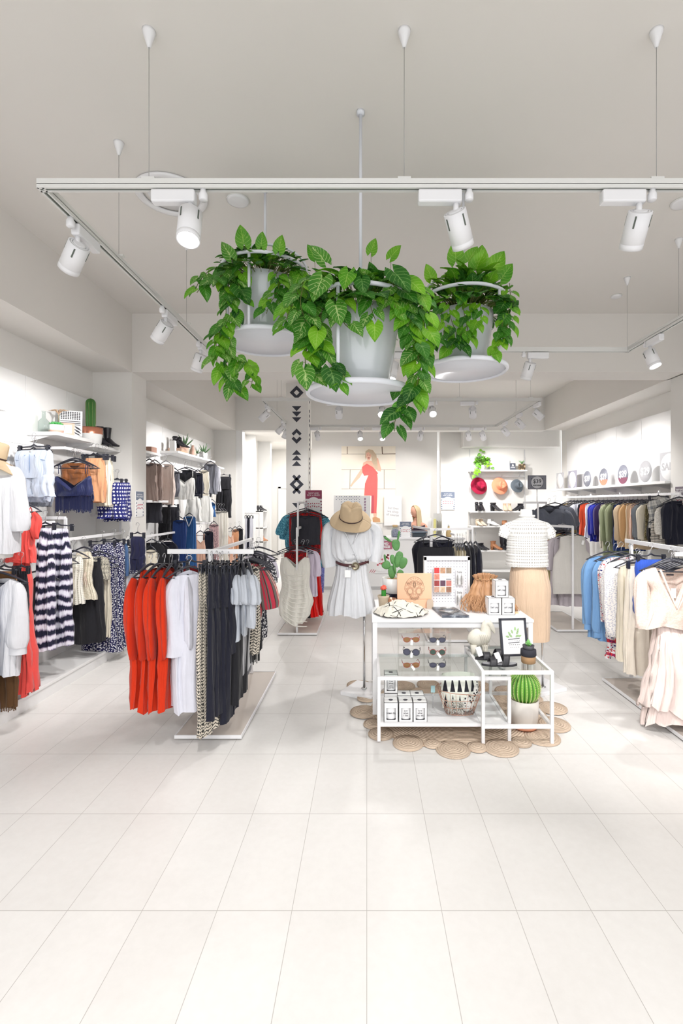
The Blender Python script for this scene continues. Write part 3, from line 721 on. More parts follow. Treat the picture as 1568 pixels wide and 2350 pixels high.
wallrail(-2.86,3.45,3.95,1.72,'wall rail behind the coral dress')
NAVY=fab('navy_satin',sr(34,40,78),rough=.35); NAVY2=fab('navy',sr(30,32,62)); TAN=fab('tan_suede',sr(206,150,112)); BRONZE=fab('bronze_satin',sr(140,86,50),rough=.35); CREAM=fab('cream',sr(226,218,200)); CORAL=fab('coral',sr(232,82,76)); PDEN=fab('pale_denim',sr(222,228,238),'denim',sr(178,194,220)); IKAT=fab('tie_dye',sr(224,224,236),'ikat',sr(26,28,52),sr(140,132,158),s=1.7); LACE=fab('cream_lace',sr(232,226,208),'lace',sr(214,204,182)); CRO=fab('white_crochet',sr(238,236,226),'crochet',sr(196,190,176)); NAVD=fab('navy_fleck',sr(28,28,74),'dots',(.75,.75,.8)); NDIA=fab('navy_diamond',sr(38,42,108),'diamond',(.8,.8,.85)); TRIB=fab('tribal',sr(212,206,188),'chevron',(.04,.04,.05),s=1.6); DEN=fab('mid_denim',sr(96,132,178),'denim',sr(70,100,150)); BRN=fab('brown_suede',sr(104,74,46)); TAN2=fab('camel',sr(184,140,92)); WLN=fab('white_linen',sr(216,217,222)); BKN=fab('black_knit',(.012,.012,.02),'knit'); BFUR=fab('black_feather',(.03,.03,.035)); HPINK=fab('maroon_print',sr(120,40,80),'dots',(.5,.3,.5))
T=[
('shorts',28,128,1034,1140,3.98,PDEN,'pale ripped denim shorts with frayed hem, foremost on the upper rail','shorts','denim_shorts',dict(fringe=.02,hw=.33,yaw=R(-12),d=.09)),
('shorts',30,124,1040,1150,4.10,PDEN,'second pale denim shorts just behind the ripped pair','shorts','denim_shorts',dict(fringe=.03,hw=.33,yaw=R(-12),d=.06)),
('shorts',40,120,1044,1160,4.20,fab('grey_denim',sr(150,155,165),'denim',sr(110,118,130)),'grey denim shorts peeking below the pale pairs','shorts','denim_shorts',dict(fringe=.03,hw=.31,d=.06)),
('cami',124,212,1062,1138,4.50,NAVY,'navy satin V-neck crop top with long fringe on the upper rail','top','fringed_top',dict(fringe=.165,shape='straight',neck=(.155,.15),straps=.36,folds=3,amp=.006,d=.09,hw=.42,hcol=BLACK,yaw=R(-3))),
('top',140,205,1058,1140,4.62,BRONZE,'bronze satin top seen inside the navy neckline','top','satin_top',dict(folds=3,d=.06,hw=.40)),
('cami',150,215,1064,1150,4.68,NAVY,'second navy top, straps showing right of the fringed one','top','navy_top',dict(fringe=.1,d=.06)),
('skirt',190,240,1052,1152,4.78,TAN,'tan suede skirt directly behind the navy tops','skirt','suede_skirt',dict(folds=4,d=.07,hw=.25)),
('skirt',200,246,1052,1153,4.90,TAN,'tan suede skirt nearer the cream ones','skirt','suede_skirt',dict(folds=4,d=.07,hw=.25)),
('skirt',222,258,1054,1160,5.00,CREAM,'cream fringed skirt at the rail end, first','skirt','cream_skirt',dict(folds=7,d=.07,hw=.2,fringe=.03)),
('skirt',228,262,1056,1162,5.08,CREAM,'cream fringed skirt at the rail end, last','skirt','cream_skirt',dict(folds=7,d=.07,hw=.2,fringe=.03)),
('shorts',226,290,1108,1190,5.10,NDIA,'navy shorts with white diamond print, nearer pair','shorts','printed_shorts',dict(d=.1,hw=.22,yaw=R(8))),
('shorts',240,298,1108,1196,5.24,NDIA,'navy shorts with white diamond print, pair behind','shorts','printed_shorts',dict(d=.1,hw=.22,yaw=R(10))),
('cami',14,84,1160,1290,3.72,CORAL,'coral V-neck maxi dress gathered at the waist, hem near the platform','dress','coral_dress',dict(skirt=1)),
('skirt',84,124,1212,1490,4.05,IKAT,'navy and white tie-dye maxi skirt beside the coral dress','skirt','tie_dye_skirt',dict(folds=6,amp=.02,d=.12,hw=.18)),
('skirt',98,166,1214,1482,4.22,IKAT,'wide tie-dye maxi skirt behind the first, partly under lace tops','skirt','tie_dye_skirt',dict(folds=6,amp=.02,d=.12,hw=.3,hemtilt=.12)),
('top',72,98,1318,1428,4.08,BFUR,'black feathery vest hanging low beside the coral dress','vest','feather_vest',dict(fringe=.05,amp=.014,folds=9)),
('top',118,166,1282,1392,4.36,LACE,'cream lace sleeveless top with ragged hem, leftmost of three','top','lace_top',dict(neck=(.055,.07),fringe=.015,yaw=R(8),hw=.3)),
('top',148,190,1270,1386,4.48,CRO,'cream crochet top in the middle of three','top','lace_top',dict(neck=(.05,.08),fringe=.015,yaw=R(6),hw=.3)),
('top',168,218,1262,1376,4.60,LACE,'high-necked cream lace top with feather pendant, rightmost of three','top','lace_top',dict(neck=(.05,.02),shape='pinch',yaw=R(6),hw=.3,pend=1)),
('skirt',166,240,1290,1474,4.72,BK,'long black chiffon skirt under the lace tops','skirt','black_skirt',dict(folds=6,amp=.016,d=.12,hw=.25,hemtilt=.1)),
('top',206,250,1272,1330,4.80,TRIB,'black and cream tribal print crop top on the low rail','top','printed_top',dict(neck=(.08,.03),hw=.36)),
('top',214,254,1290,1462,4.88,CREAM,'plain cream slip dress behind the tribal print top','dress','cream_dress',dict(neck=(.08,.05),hw=.36)),
('skirt',190,280,1250,1492,4.98,NAVD,'navy maxi dress with tiny white flecks, spreading at the hem','dress','fleck_dress',dict(folds=5,amp=.02,d=.14,shape='pinch',hw=.3,hemtilt=-.05)),
('skirt',238,286,1246,1484,5.05,NAVD,'second navy flecked dress, straight and to the right','dress','fleck_dress',dict(folds=5,amp=.016,d=.1,shape='straight',hw=.25)),
('skirt',268,296,1248,1322,5.14,DEN,'blue denim piece between the flecked dress and white blouse','skirt','denim_skirt',dict(folds=3,hw=.14)),
('top',276,312,1256,1376,5.20,WLN,'white blouse with drooping sleeves near the left pillar','blouse','white_blouse',dict(sl=dict(len=.42,r0=.05,r1=.05,rm=.06,out=.0,amp=.006),amp=.014,hw=.2)),
('top',282,314,1262,1400,5.30,fab('beige_sheer',sr(214,210,204)),'sheer pale beige shirt behind the white blouse','shirt','sheer_shirt',dict(amp=.014,hw=.2)),
('shorts',298,334,1232,1316,5.02,NAVY2,'navy sailor shorts with white hem stripes, end of the low rail','shorts','sailor_shorts',dict(band=1,hw=.17,d=.06,yaw=R(-10))),
('top',-60,38,1058,1268,3.30,WLN,'white top with ragged edge on the hatted mannequin at the left photo edge','top','white_top',dict(sl=dict(len=.42,r0=.07,r1=.07,rm=.075,out=.03),nohang=True,d=.2,folds=6,amp=.012)),
('top',-50,46,1322,1548,3.28,WLN,'long white shirt hanging low at the left photo edge','shirt','white_shirt',dict(sl=dict(len=.42,r0=.06,r1=.075,rm=.07,out=-.01,cuff=1),d=.08,amp=.012)),
('skirt',-40,38,1318,1620,3.42,BRN,'brown suede skirt with fringed hem behind the white shirt','skirt','suede_skirt',dict(folds=5,fringe=.05,d=.07,hw=.25,shape='straight')),
('skirt',-20,40,1312,1400,3.50,TAN2,'camel skirt clipped behind the brown fringed one','skirt','camel_skirt',dict(folds=3,d=.06,hw=.25)),
('skirt',34,64,1312,1478,3.60,BKN,'black knitted skirt between camel skirt and coral dress','skirt','knit_skirt',dict(folds=3,d=.06,hw=.12,shape='pencil')),
('trousers',-84,-6,1330,1640,3.20,DEN,'blue jeans whose cuffs show at the left photo edge','jeans','blue_jeans',dict(hw=.2,d=.07)),
('skirt',10,40,1420,1588,3.70,HPINK,'maroon printed skirt seen below the coral dress','skirt','printed_skirt',dict(folds=4,hw=.12)),
]
for i,(k,xa,xb,yt,yb,Y,m_,lb,ct,nm,ex) in enumerate(T):
    ex=dict(ex); sk=ex.pop('skirt',0); pend=ex.pop('pend',0); band=ex.pop('band',0)
    fn=None
    if sk:
        def fn(r,w,d,H):
            b=MB(); body(b,w*.9,.16,1.02,'aline',(0,0),0,7,.018,77,.02,56,30,z0=-H+.02); obj('skirt',b,CORAL,r,local=True)
            b=MB(); b.tube([(w*.30*cos(t),.045*sin(t),-H+.02) for t in [2*pi*i/24 for i in range(24)]],.014,6,closed=True); obj('waist_gather',b,CORAL,r,local=True)
        ex.update(neck=(.07,.17),straps=.30,folds=9,amp=.012,shape='pinch',d=.1,hw=.32,sl=dict(len=.20,r0=.035,r1=.02,rm=.045,out=-.005,amp=.01))
    if 'denim shorts' in lb:
        def fn(r,w,d,H):
            b=MB(); b.tube([(0,-d*.36-.012,-.035),(.004,-d*.4-.012,-H*.5)],.002,5)
            for s_ in(-1,1): b.tube([(s_*w*.12,-d*.33-.012,-.04),(s_*w*.2,-d*.36-.012,-.075),(s_*w*.40,-d*.25-.012,-.085)],.0018,5)
            obj('seam',b,DEN,r,local=True); obj('button',MB().ell((0,-d*.3-.01,-.012),(.008,.004,.008),10,6),plain('pewter',(.5,.48,.46),.3,.9),r,local=True)
            b=MB(); b.box((-w*.2,-d*.42-.012,-H*.55),(.035,.004,.02),Matrix.Rotation(.4,3,'Y')); b.box((-w*.16,-d*.42-.012,-H*.68),(.045,.004,.008)); obj('rip',b,DEN,r,local=True)
    if pend:
        def fn(r,w,d,H):
            b=MB(); b.tube([(-.05,-.045,-.02),(-.03,-.055,-.2),(0,-.06,-.26),(.03,-.055,-.2),(.05,-.045,-.02)],.0025,5); obj('cord',b,plain('beige_cord',sr(190,170,150)),r,local=True)
            b=MB(); rr=random.Random(4)
            for q in range(14): x=rr.uniform(-.05,.05); z=-.2-rr.random()*.1; b.tube([(x,-.055,z),(x+rr.uniform(-.02,.02),-.065,z-.07)],[.004,.001],4)
            obj('feather_tassel',b,plain('feather',sr(214,190,176)),r,local=True)
    if band:
        def fn(r,w,d,H):
            for s_ in(-1,1):
                for z in(.018,.036): b=MB(); body(b,w*.54,d*.95,.008,'straight',(0,0),0,5,.008,30+s_,0,24,1,x0=s_*w*.245,z0=-H+z); obj('hem_stripe',b,WLN,r,local=True)
    ex.setdefault('drop',.10)
    front(k,xa,xb,yt,yb,Y,m_,lb,ct,nm,seed=100+i,extra=fn,**ex)
def felt_hat(label,loc,col,band,tilt=0,yaw=0,brim=.19,crown=.085,h=.115,rotx=0,droop=.03,cat='hat'):
    r=thing('felt_hat',label,'hat',loc); r.rotation_euler=(rotx,tilt,yaw)
    mb=MB()
    def f(u,v):
        t=2*pi*u
        if v<.5:
            q=v/.5; rr=crown*1.05+(brim-crown*1.05)*(1-q); z=-droop*((1-q)**1.5)*(1+.5*cos(2*t)); return (rr*cos(t)*1.04,rr*sin(t),z)
        q=(v-.5)/.5; rr=crown*(1.04-.18*q**1.5) if q<.82 else crown*(.90)*max(0,1-((q-.82)/.18))**.5
        z=h*min(1,q/.82)*(1.0 if q<.82 else 1); x=rr*cos(t)*1.1; y=rr*sin(t)
        pinch=.45*max(0,q-.25)*math.exp(-((abs(x)-.05)/.035)**2)*(1 if y<0 else 0); y*=1-pinch
        if q>.6: z-=.035*math.exp(-(x/.022)**2)*((q-.6)/.4)
        if q>=.82: z+=.006*sin((q-.82)/.18*pi)
        return (x,y,z)
    mb.grid(f,48,26); obj('crown_and_brim',mb,col,r,local=True,solid=.003)
    b=MB(); b.tube([(crown*1.15*cos(t),crown*1.06*sin(t),.012) for t in [2*pi*i/40 for i in range(40)]],.005,6,closed=True); obj('band',b,band,r,local=True)
    return r
FELT=plain('camel_felt',sr(190,168,138),.95,var=.05,vs=40)
BRB=plain('dark_brown_band',sr(52,30,28),.5)
MANN=plain('mannequin_white',(.82,.82,.80),.4,var=.01)
def torso(mb,c,s=1.0,shoulder=.19,arms=True,z0=None):
    """female tailor-style bust from hips to neck; c=(x,y) base of the hips at z0"""
    x,y=c; prof=[(0,.125,.09),(.06,.138,.10),(.16,.135,.095),(.26,.118,.085),(.33,.125,.09),(.42,.15,.112),(.47,.155,.115),(.53,.17,.095),(.58,.185,.08),(.615,.15,.065),(.635,.07,.055),(.66,.052,.05),(.72,.05,.05),(.735,.045,.045),(.74,.01,.01)]
    n=32; vs=[]
    for z,a,b in prof:
        for k in range(n):
            t=2*pi*k/n; yy=b*s*math.copysign(abs(sin(t))**.9,sin(t)); 
            if sin(t)<0 and .40<z<.5: yy-=.02*s*math.exp(-((abs(cos(t))-.5)/.25)**2)
            vs.append((x+a*s*cos(t)*(shoulder/.185),y+yy,z0+z*s))
    fs=[(i*n+k,i*n+(k+1)%n,(i+1)*n+(k+1)%n,(i+1)*n+k) for i in range(len(prof)-1) for k in range(n)]
    mb.add(vs,fs)
    if arms:
        for q in(-1,1): mb.ell((x+q*.185*s*(shoulder/.185),y,z0+.545*s),(.05,.055,.06),14,10)
def mannequin(label,x,y,zh,top,base_c,rot,plate_s=.34,arms=False,pole_x=None,pole_h=None):
    r=thing('mannequin',label,'mannequin',(x,y,0))
    b=MB(); torso(b,(x,y),1.0,.165,arms,zh); obj('torso',b,MANN,r)
    px,py=base_c
    obj('pole',MB().tube([(px,py,.03),(px,py,zh+.1)],.0105,14),CHROME,r)
    o=obj('base_plate',MB().box((0,0,.016),(plate_s,plate_s,.032),Matrix.Rotation(rot,3,'Z')),WHITE,r,local=True,loc=(px-x,py-y,0),bev=.003)
    obj('flange',MB().lathe([(.026,.032),(.024,.038),(.012,.04)],(px,py,0),18),CHROME,r)
    return r
mannequin('white mannequin under a camel hat, mostly cut off by the left photo edge',xx(-14,3.30),3.30,1.26,0,(xx(-120,3.30),3.34),.5)
felt_hat('camel felt hat on the mannequin at the left photo edge',(xx(-20,3.30),3.28,zz(1050,3.3)),FELT,BRB,tilt=R(18),yaw=.3,brim=.20,droop=.05)
# ---------------- things on the near left shelves
def pot(r,c,prof,m,n=28,name='pot'): return obj(name,MB().lathe(prof,c,n),m,r)
PINKM=plain('pink_glaze',sr(226,186,168),.4); COPPER=plain('copper',sr(224,150,122),.25,.85,var=.03); CERW=plain('white_ceramic',(.82,.82,.81),.25,var=.01); CACT=plain('cactus_green',sr(58,112,44),.6,var=.25,vs=30); SOIL=plain('soil',(.06,.045,.035),.95,var=.5,vs=90,bump=.5,bs=60); SUCC=plain('succulent_green',sr(84,176,96),.5,var=.2,vs=30)
GLASS=thin_glass('clear_glass',(.90,.93,.92),.03,.5)
x,y,z=-2.93,4.52,2.285
r=thing('potted_succulent','small green succulent in a white and pink bowl on the upper left shelf','plant',(x,y,z))
obj('bowl',MB().lathe([(.035,0),(.055,.012),(.066,.05),(.068,.085),(.062,.085),(.058,.07)],(x,y,z),28,capt=True),CERW,r); obj('pink_base',MB().lathe([(.0365,-.0),(.0572,.013),(.064,.034)],(x,y,z),28,capb=False,capt=False),PINKM,r)
mb=MB()
for i in range(38):
    a=i*2.4; e=.25+.9*(i/38); l=.07*(1-.3*i/38); d=Vector((cos(a)*cos(e),sin(a)*cos(e),sin(e)*.8)); mb.tube([Vector((x,y,z+.078))+d*.01,Vector((x,y,z+.078))+d*l*.6,Vector((x,y,z+.082))+d*l],[.006,.009,.001],6)
obj('rosette',mb,SUCC,r)
def bottle(lab,x,y,z,h,rr,name='glass_bottle',stopper=True,twigs=False):
    r=thing(name,lab,'bottle',(x,y,z)); obj('glass',MB().lathe([(rr*.9,0),(rr,.01),(rr,h*.5),(rr*.35,h*.68),(rr*.32,h*.95),(rr*.4,h)],(x,y,z),24,capt=False),GLASS,r,solid=.002)
    if twigs:
        mb=MB(); rn=random.Random(3)
        for i in range(7):
            a=i*.9; mb.tube([(x,y,z+h*.6),(x,y,z+h*1.05),(x+cos(a)*.04,y+sin(a)*.02,z+h*1.25),(x+cos(a)*.1,y+sin(a)*.03,z+h*1.2)],[.004,.005,.007,.001],5)
        obj('feather_sprig',mb,plain('dry_plume',sr(190,160,134),.9),r)
    return r
bottle('clear angular glass bottle at the near end of the upper left shelf',-2.98,4.42,2.285,.2,.045)
bottle('glass bottle with dried plumes behind the succulent bowl',-2.97,4.62,2.285,.20,.035,twigs=True)
# leaning print and small pink frame
r=thing('leaning_print','white canvas with black tribal print leaning on the upper left shelf','art print',(-2.9,4.72,2.285))
rot=Matrix.Rotation(R(14),3,'Y')@Matrix.Rotation(R(35),3,'Z'); rot=Matrix.Rotation(R(28),3,'Z')@Matrix.Rotation(R(-16),3,'X')
c=Vector((-2.93,4.74,2.42)); obj('board',MB().box(c,(.20,.03,.27),rot),PAPER,r)
def patt(n,fn,m,th=.002):
    return None
mb=MB(); rn=random.Random(8)
for i in range(9):
    for j in range(7):
        u=(i-4)*.019; v=.115-j*.017
        if j<5: mb.box(c+rot@Vector((u,-.0165,v)),(.012,.002,.011),rot@Matrix.Rotation(pi/4*((i+j)%2),3,'Y'))
for j in range(3): mb.box(c+rot@Vector((0,-.0165,.02-.018*j)),(.17,.002,.006),rot)
for i in range(8): mb.box(c+rot@Vector((.055+.008*(i%3),-.0165,-.04-.011*i)),(.05,.002,.005),rot@Matrix.Rotation(.5,3,'Y'))
obj('tribal_print',mb,INK,r)
r=thing('small_picture','small pink frame leaning against the tribal print','picture frame',(-2.9,4.66,2.285)); c=Vector((-2.915,4.655,2.352)); obj('frame',MB().box(c,(.13,.012,.13),rot),PINKM,r); obj('picture',MB().box(c+rot@Vector((0,-.008,0)),(.085,.003,.085),rot),PAPER,r)
r=thing('tall_cactus','tall ribbed column cactus in a copper-rimmed white pot on the left shelf','cactus',(-2.95,5.12,2.25)); x,y,z=-2.95,5.12,2.25
obj('pot',MB().lathe([(.085,0),(.10,.01),(.115,.12)],(x,y,z),32,capt=False),CERW,r); obj('copper_rim',MB().lathe([(.115,.12),(.118,.19),(.108,.19),(.106,.17)],(x,y,z),32,capb=False),COPPER,r); obj('soil',MB().lathe([(.105,.165),(.02,.172),(.001,.172)],(x,y,z),24,capb=False,capt=False),SOIL,r)
mb=MB()
def rib(u,v,n=9,h=.34,rr=.043):
    t=2*pi*u; q=v; e=rr*(1+.16*cos(n*t))*(min(1,.75+q) if q<.85 else sqrt(max(0,1-((q-.85)/.15)**2))); return (x+e*cos(t),y+e*sin(t),z+.165+q*h)
mb.grid(rib,72,30); obj('stem',mb,CACT,r)
mb=MB()
for k in range(9):
    t=2*pi*k/9
    for j in range(1,26): q=j/29*.98; e=.043*1.17; mb.ell((x+e*cos(t),y+e*sin(t),z+.165+q*.34),(.0022,.0022,.003),5,3)
obj('spines',mb,plain('areole',sr(214,206,150)),r)
# shoes
def boot(lab,loc,yaw,m,h=.17,heel=.06,L=.23,sc=1.0,cat='boots',pairgap=.095,group=None,tall=0,name='ankle_boots',open_=False):
    r=thing(name,lab,cat,loc,yaw,group)
    for s_ in(-1,1):
        mb=MB(); ox=s_*pairgap/2*sc
        secs=[(-.0,.0,.030,.028),(.05,.0,.036,.034)]
        # shaft
        H=h+heel; pts=[(0,heel*.9,.036,.034),(0,heel+.05,.032,.034),(0,heel+.09,.034,.037),(0,H,.042,.046)]
        if tall: pts+= [(0,H+tall*.5,.052,.058),(0,H+tall,.056,.062)]
        n=16; vs=[]
        for yy,zz_,a,b in pts:
            for k in range(n): t=2*pi*k/n; vs.append((ox+a*cos(t)*sc,(yy+b*sin(t))*sc,zz_*sc))
        fs=[(i*n+k,i*n+(k+1)%n,(i+1)*n+(k+1)%n,(i+1)*n+k) for i in range(len(pts)-1) for k in range(n)]
        mb.add(vs,fs)
        # foot
        fp=[(.03,heel,.030,.045),(-.03,heel*.85+.004,.034,.062),(-.08,heel*.45,.038,.05),(-.13,.012,.040,.036),(-.17,.008,.034,.026),(-.195,.008,.012,.012)]
        vs=[]
        for yy,zb,a,hh in fp:
            for k in range(n): t=2*pi*k/n; vs.append((ox+a*cos(t)*sc,yy*sc,(zb+hh*.5+hh*.5*sin(t))*sc))
        fs=[(i*n+k,i*n+(k+1)%n,(i+1)*n+(k+1)%n,(i+1)*n+k) for i in range(len(fp)-1) for k in range(n)]+[tuple(range(n)),tuple(5*n+k for k in range(n))[::-1]]
        mb.add(vs,fs); o=obj('boot',mb,m,r,local=True)
        hb=MB(); hb.lathe([(.022*sc,0),(.026*sc,heel*.9*sc),(.03*sc,(heel+.012)*sc)],(ox,.012*sc,0),12); obj('heel',hb,m,o,local=True)
    return r
BLEA=plain('black_leather',(.018,.018,.024),.4)
boot('black suede heeled ankle boots at the end of the upper left shelf',(-2.93,5.33,2.25),R(62),BLEA,sc=1.0)
# A5 promo cards on the pillar
def promo(name,lab,x,y,z,w,h,rot,parent=None,big=False,head=sr(110,120,140),acc=sr(180,70,90),txt=True,cat='poster'):
    """small patterned card: grey-blue head band, white roundel with scattered letters"""
    r=thing(name,lab,cat,(x,y,z)); q=Matrix.Rotation(rot,3,'Z')
    def P(u,v,d=0): return q@Vector((u,-d,v))
    def loc(mb,nm,m): return obj(nm,mb,m,r,local=True)
    loc(MB().box((0,0,h/2),(w,.004,h),q),'sheet',PAPER)
    mb=MB(); mb.box(P(0,h*.82,.0028),(w*.98,.0014,h*.34),q)
    rr=random.Random(int(w*1e4)+7)
    for s_ in(-1,1):
        for j in range(5): mb.box(P(s_*w*.44,h*(.06+.12*j),.0028),(w*.09,.0014,h*.06),q@Matrix.Rotation(.8,3,'Y'))
    loc(mb,'patterned_border',plain('promo_'+str(round(head[0],2)),head,.6))
    mb=MB(); n=40; M=Matrix.Translation((0,0,0))@q.to_4x4()@Matrix(((1,0,0,0),(0,0,1,-.0052),(0,1,0,h*.40),(0,0,0,1)))
    mb.prism([(w*.44*cos(2*pi*k/n),h*.32*sin(2*pi*k/n)) for k in range(n)][::-1],M,.0012); loc(mb,'roundel',PAPER)
    mb=MB()
    for k in range(12):
        u=(-.32+.64*(k%6)/5)*w; v=h*(.46 if k<6 else .34)+rr.uniform(-.02,.02)*h; mb.box(P(u,v,.0062),(w*.06,.001,h*.05),q@Matrix.Rotation(rr.uniform(-.6,.6),3,'Y'))
    loc(mb,'small_pictures',plain('promo_acc',acc,.6,var=.5,vs=60))
    if txt:
        t=text('lettering','SHOP AND\nPICK A PRIZE!',h*.085,PAPER,r,P(0,h*.83,.0036),(pi/2,0,rot),.0004,local=True,bold=.0012 if big else 0)
    return r
promo('promotion_card','narrow patterned promotion card on the left pillar',XL+.004,5.645,zz(1186,5.65),.19,.30,pi/2)
# ---------------------------------------------------------------- second clothes bay behind the left pillar
shelf('wall_shelf',-3.09,-2.81,6.05,6.55,2.31,'lowest-hung short shelf next to the left pillar')
shelf('wall_shelf',-3.09,-2.81,7.15,8.9,2.42,'long white shelf with plants and black sandals in the second bay')
shelf('wall_shelf',-3.09,-2.81,8.95,9.45,2.34,'short far shelf at the end of the second bay')
wallrail(-2.86,6.1,6.75,2.16,'far-bay rail with taupe satin tops'); wallrail(-2.86,7.1,8.3,2.12,'far-bay rail with the white cami'); wallrail(-2.86,9.0,9.5,1.95,'far-bay rail with the long black trousers')
wallrail(-2.80,6.1,6.75,1.66,'far-bay rail with dark trousers'); wallrail(-2.76,5.95,7.7,1.22,'low far-bay rail with black coats'); wallrail(-2.76,7.9,9.5,1.30,'low far-bay rail with pink and cream tops')
TAUP=fab('taupe_satin',sr(158,138,130),rough=.4); PPK=fab('pale_pink',sr(232,214,204)); PEA=fab('peach',sr(236,190,166)); CHA=fab('charcoal',sr(54,54,62)); MGR=fab('mid_grey',sr(120,122,132)); BLU=fab('royal_blue',sr(52,100,160)); DBL=fab('deep_blue',sr(36,62,120)); CSTR=fab('cream_pinstripe',sr(226,222,212),'pinv',sr(170,168,170)); WSAT=fab('white_satin',sr(240,240,236),rough=.5); PPAT=fab('pink_pattern',sr(206,170,170),'dots',sr(110,90,100))
def ay(xa,xb,X=-2.85): return -X*FPX/(842-(xa+xb)/2)
L2=[
('top',326,360,1058,1150,0,TAUP,'taupe satin top nearest the left pillar','top','satin_top',dict(amp=.016,drop=.08)),
('top',338,372,1060,1148,0,TAUP,'taupe satin top second from the pillar','top','satin_top',dict(amp=.016,drop=.08)),
('top',362,400,1062,1158,0,PPK,'pale pink sleeveless top beside the taupe tops','top','pink_top',dict(hcol=1,amp=.014)),
('top',328,352,1086,1140,6.5,PEA,'peach top on the middle rail by the pillar','top','peach_top',{}),
('top',326,371,1142,1200,6.6,CHA,'charcoal top hanging below the peach one','top','charcoal_top',dict(amp=.016)),
('trousers',364,392,1164,1240,7.0,BK,'black trousers under the pale pink top','trousers','black_trousers',{}),
('trousers',384,412,1164,1240,7.2,CHA,'charcoal trousers right of the black pair','trousers','charcoal_trousers',{}),
('top',388,412,1078,1140,7.1,MGR,'grey top just left of the white cami','top','grey_top',{}),
('cami',400,447,1078,1146,7.3,WSAT,'white satin V-neck cami facing us in the second bay','top','white_cami',dict(neck=(.11,.12),straps=.40,shape='straight',amp=.006,hw=.36,drop=.12)),
('top',408,450,1076,1130,7.42,BK,'black top seen through the white cami neckline','top','black_top',dict(hw=.36)),
('top',442,466,1082,1142,7.75,NV,'navy vest right of the white cami','vest','navy_vest',{}),
('top',456,480,1076,1140,8.0,CREAM,'cream top between navy vest and grey drape','top','cream_top',{}),
('top',468,498,1062,1134,8.35,MGR,'grey draped top under the long shelf','top','grey_top',dict(amp=.018,folds=5)),
('top',476,506,1070,1128,8.6,WH,'white top behind the grey drape','top','white_top',{}),
('trousers',497,531,1094,1188,9.15,BK,'long black trousers last on the upper rails','trousers','black_trousers',dict(amp=.012,d=.1)),
('skirt',426,462,1140,1196,7.5,WSAT,'white flared skirt below the cami','skirt','white_skirt',dict(amp=.018,folds=6)),
('skirt',446,488,1138,1198,7.8,WSAT,'white flared skirt farther right','skirt','white_skirt',dict(amp=.018,folds=6)),
('top',480,494,1150,1186,8.2,BLU,'small royal blue top behind the white skirts','top','blue_top',{}),
('top',396,428,1190,1290,6.9,DBL,'deep blue top left of the royal blue dress','top','deep_blue_top',{}),
('top',420,450,1182,1340,7.0,BLU,'royal blue sleeveless dress with pale neckline','dress','blue_dress',dict(neck=(.06,.16),amp=.014,piping=1)),
('top',326,372,1242,1345,6.2,BK,'black coat nearest the pillar on the low rail','coat','black_coat',dict(sl=dict(len=.3,r0=.05,r1=.05,out=-.01))),
('top',346,384,1246,1350,6.5,BK,'black coat second on the low rail','coat','black_coat',dict(sl=dict(len=.3,r0=.05,r1=.05,out=-.01))),
('top',368,402,1240,1345,6.7,NV,'navy coat third on the low rail','coat','navy_coat',dict(sl=dict(len=.3,r0=.05,r1=.05,out=-.01))),
('top',330,362,1258,1350,6.05,CREAM,'cream draped top in front of the black coats','top','cream_top',dict(amp=.02,folds=4)),
('skirt',400,424,1246,1300,7.2,WH,'white skirt left of the royal blue dress','skirt','white_skirt',{}),
('cami',446,474,1222,1330,7.75,PEA,'peach cami between blue dress and cream tops','top','peach_cami',{}),
('top',466,490,1216,1330,8.0,NV,'navy top right of the peach cami','top','navy_top',{}),
('top',480,502,1200,1330,8.3,PPAT,'pink patterned top beside the pinstripe row','top','pink_top',{}),
('top',490,512,1170,1320,8.6,CSTR,'cream pinstripe shirt, first of three','shirt','striped_shirt',{}),
('top',496,518,1170,1318,8.8,CSTR,'cream pinstripe shirt, second of three','shirt','striped_shirt',{}),
('top',502,524,1170,1314,9.0,CSTR,'cream pinstripe shirt, third of three','shirt','striped_shirt',{}),
('cami',520,538,1214,1300,9.2,PEA,'small peach cami near the wing wall','top','peach_cami',{}),
('top',532,548,1212,1300,9.35,TAN,'tan top beside the small peach cami','top','tan_top',{}),
('top',541,558,1210,1300,9.5,BK,'black jacket last before the passage','jacket','black_jacket',{}),
]
GHG=plain('grey_hanger',(.30,.30,.32),.5)
for i,(k,xa,xb,yt,yb,Y,m_,lb,ct,nm,ex) in enumerate(L2):
    ex=dict(ex); pp=ex.pop('piping',0)
    if ex.pop('hcol',0): ex['hcol']=GHG; ex['hanglab']='dark grey hanger holding the pale pink sleeveless top'
    fn=None
    if pp:
        def fn(r,w,d,H): obj('neck_piping',MB().tube([(.062*(a),-.02-.012*(1-abs(a)),-.16*(1-abs(a))-.01) for a in [-1+i/6 for i in range(13)]],.006,6),WH,r,local=True)
    ex.setdefault('drop',.09); ex.setdefault('hw',max(.16,min(.38,(xb-xa)*(Y or ay(xa,xb))/FPX*.95)))
    front(k,xa,xb,yt,yb,Y or ay(xa,xb),m_,lb,ct,nm,seed=200+i,extra=fn,N=40,M=18,**ex)
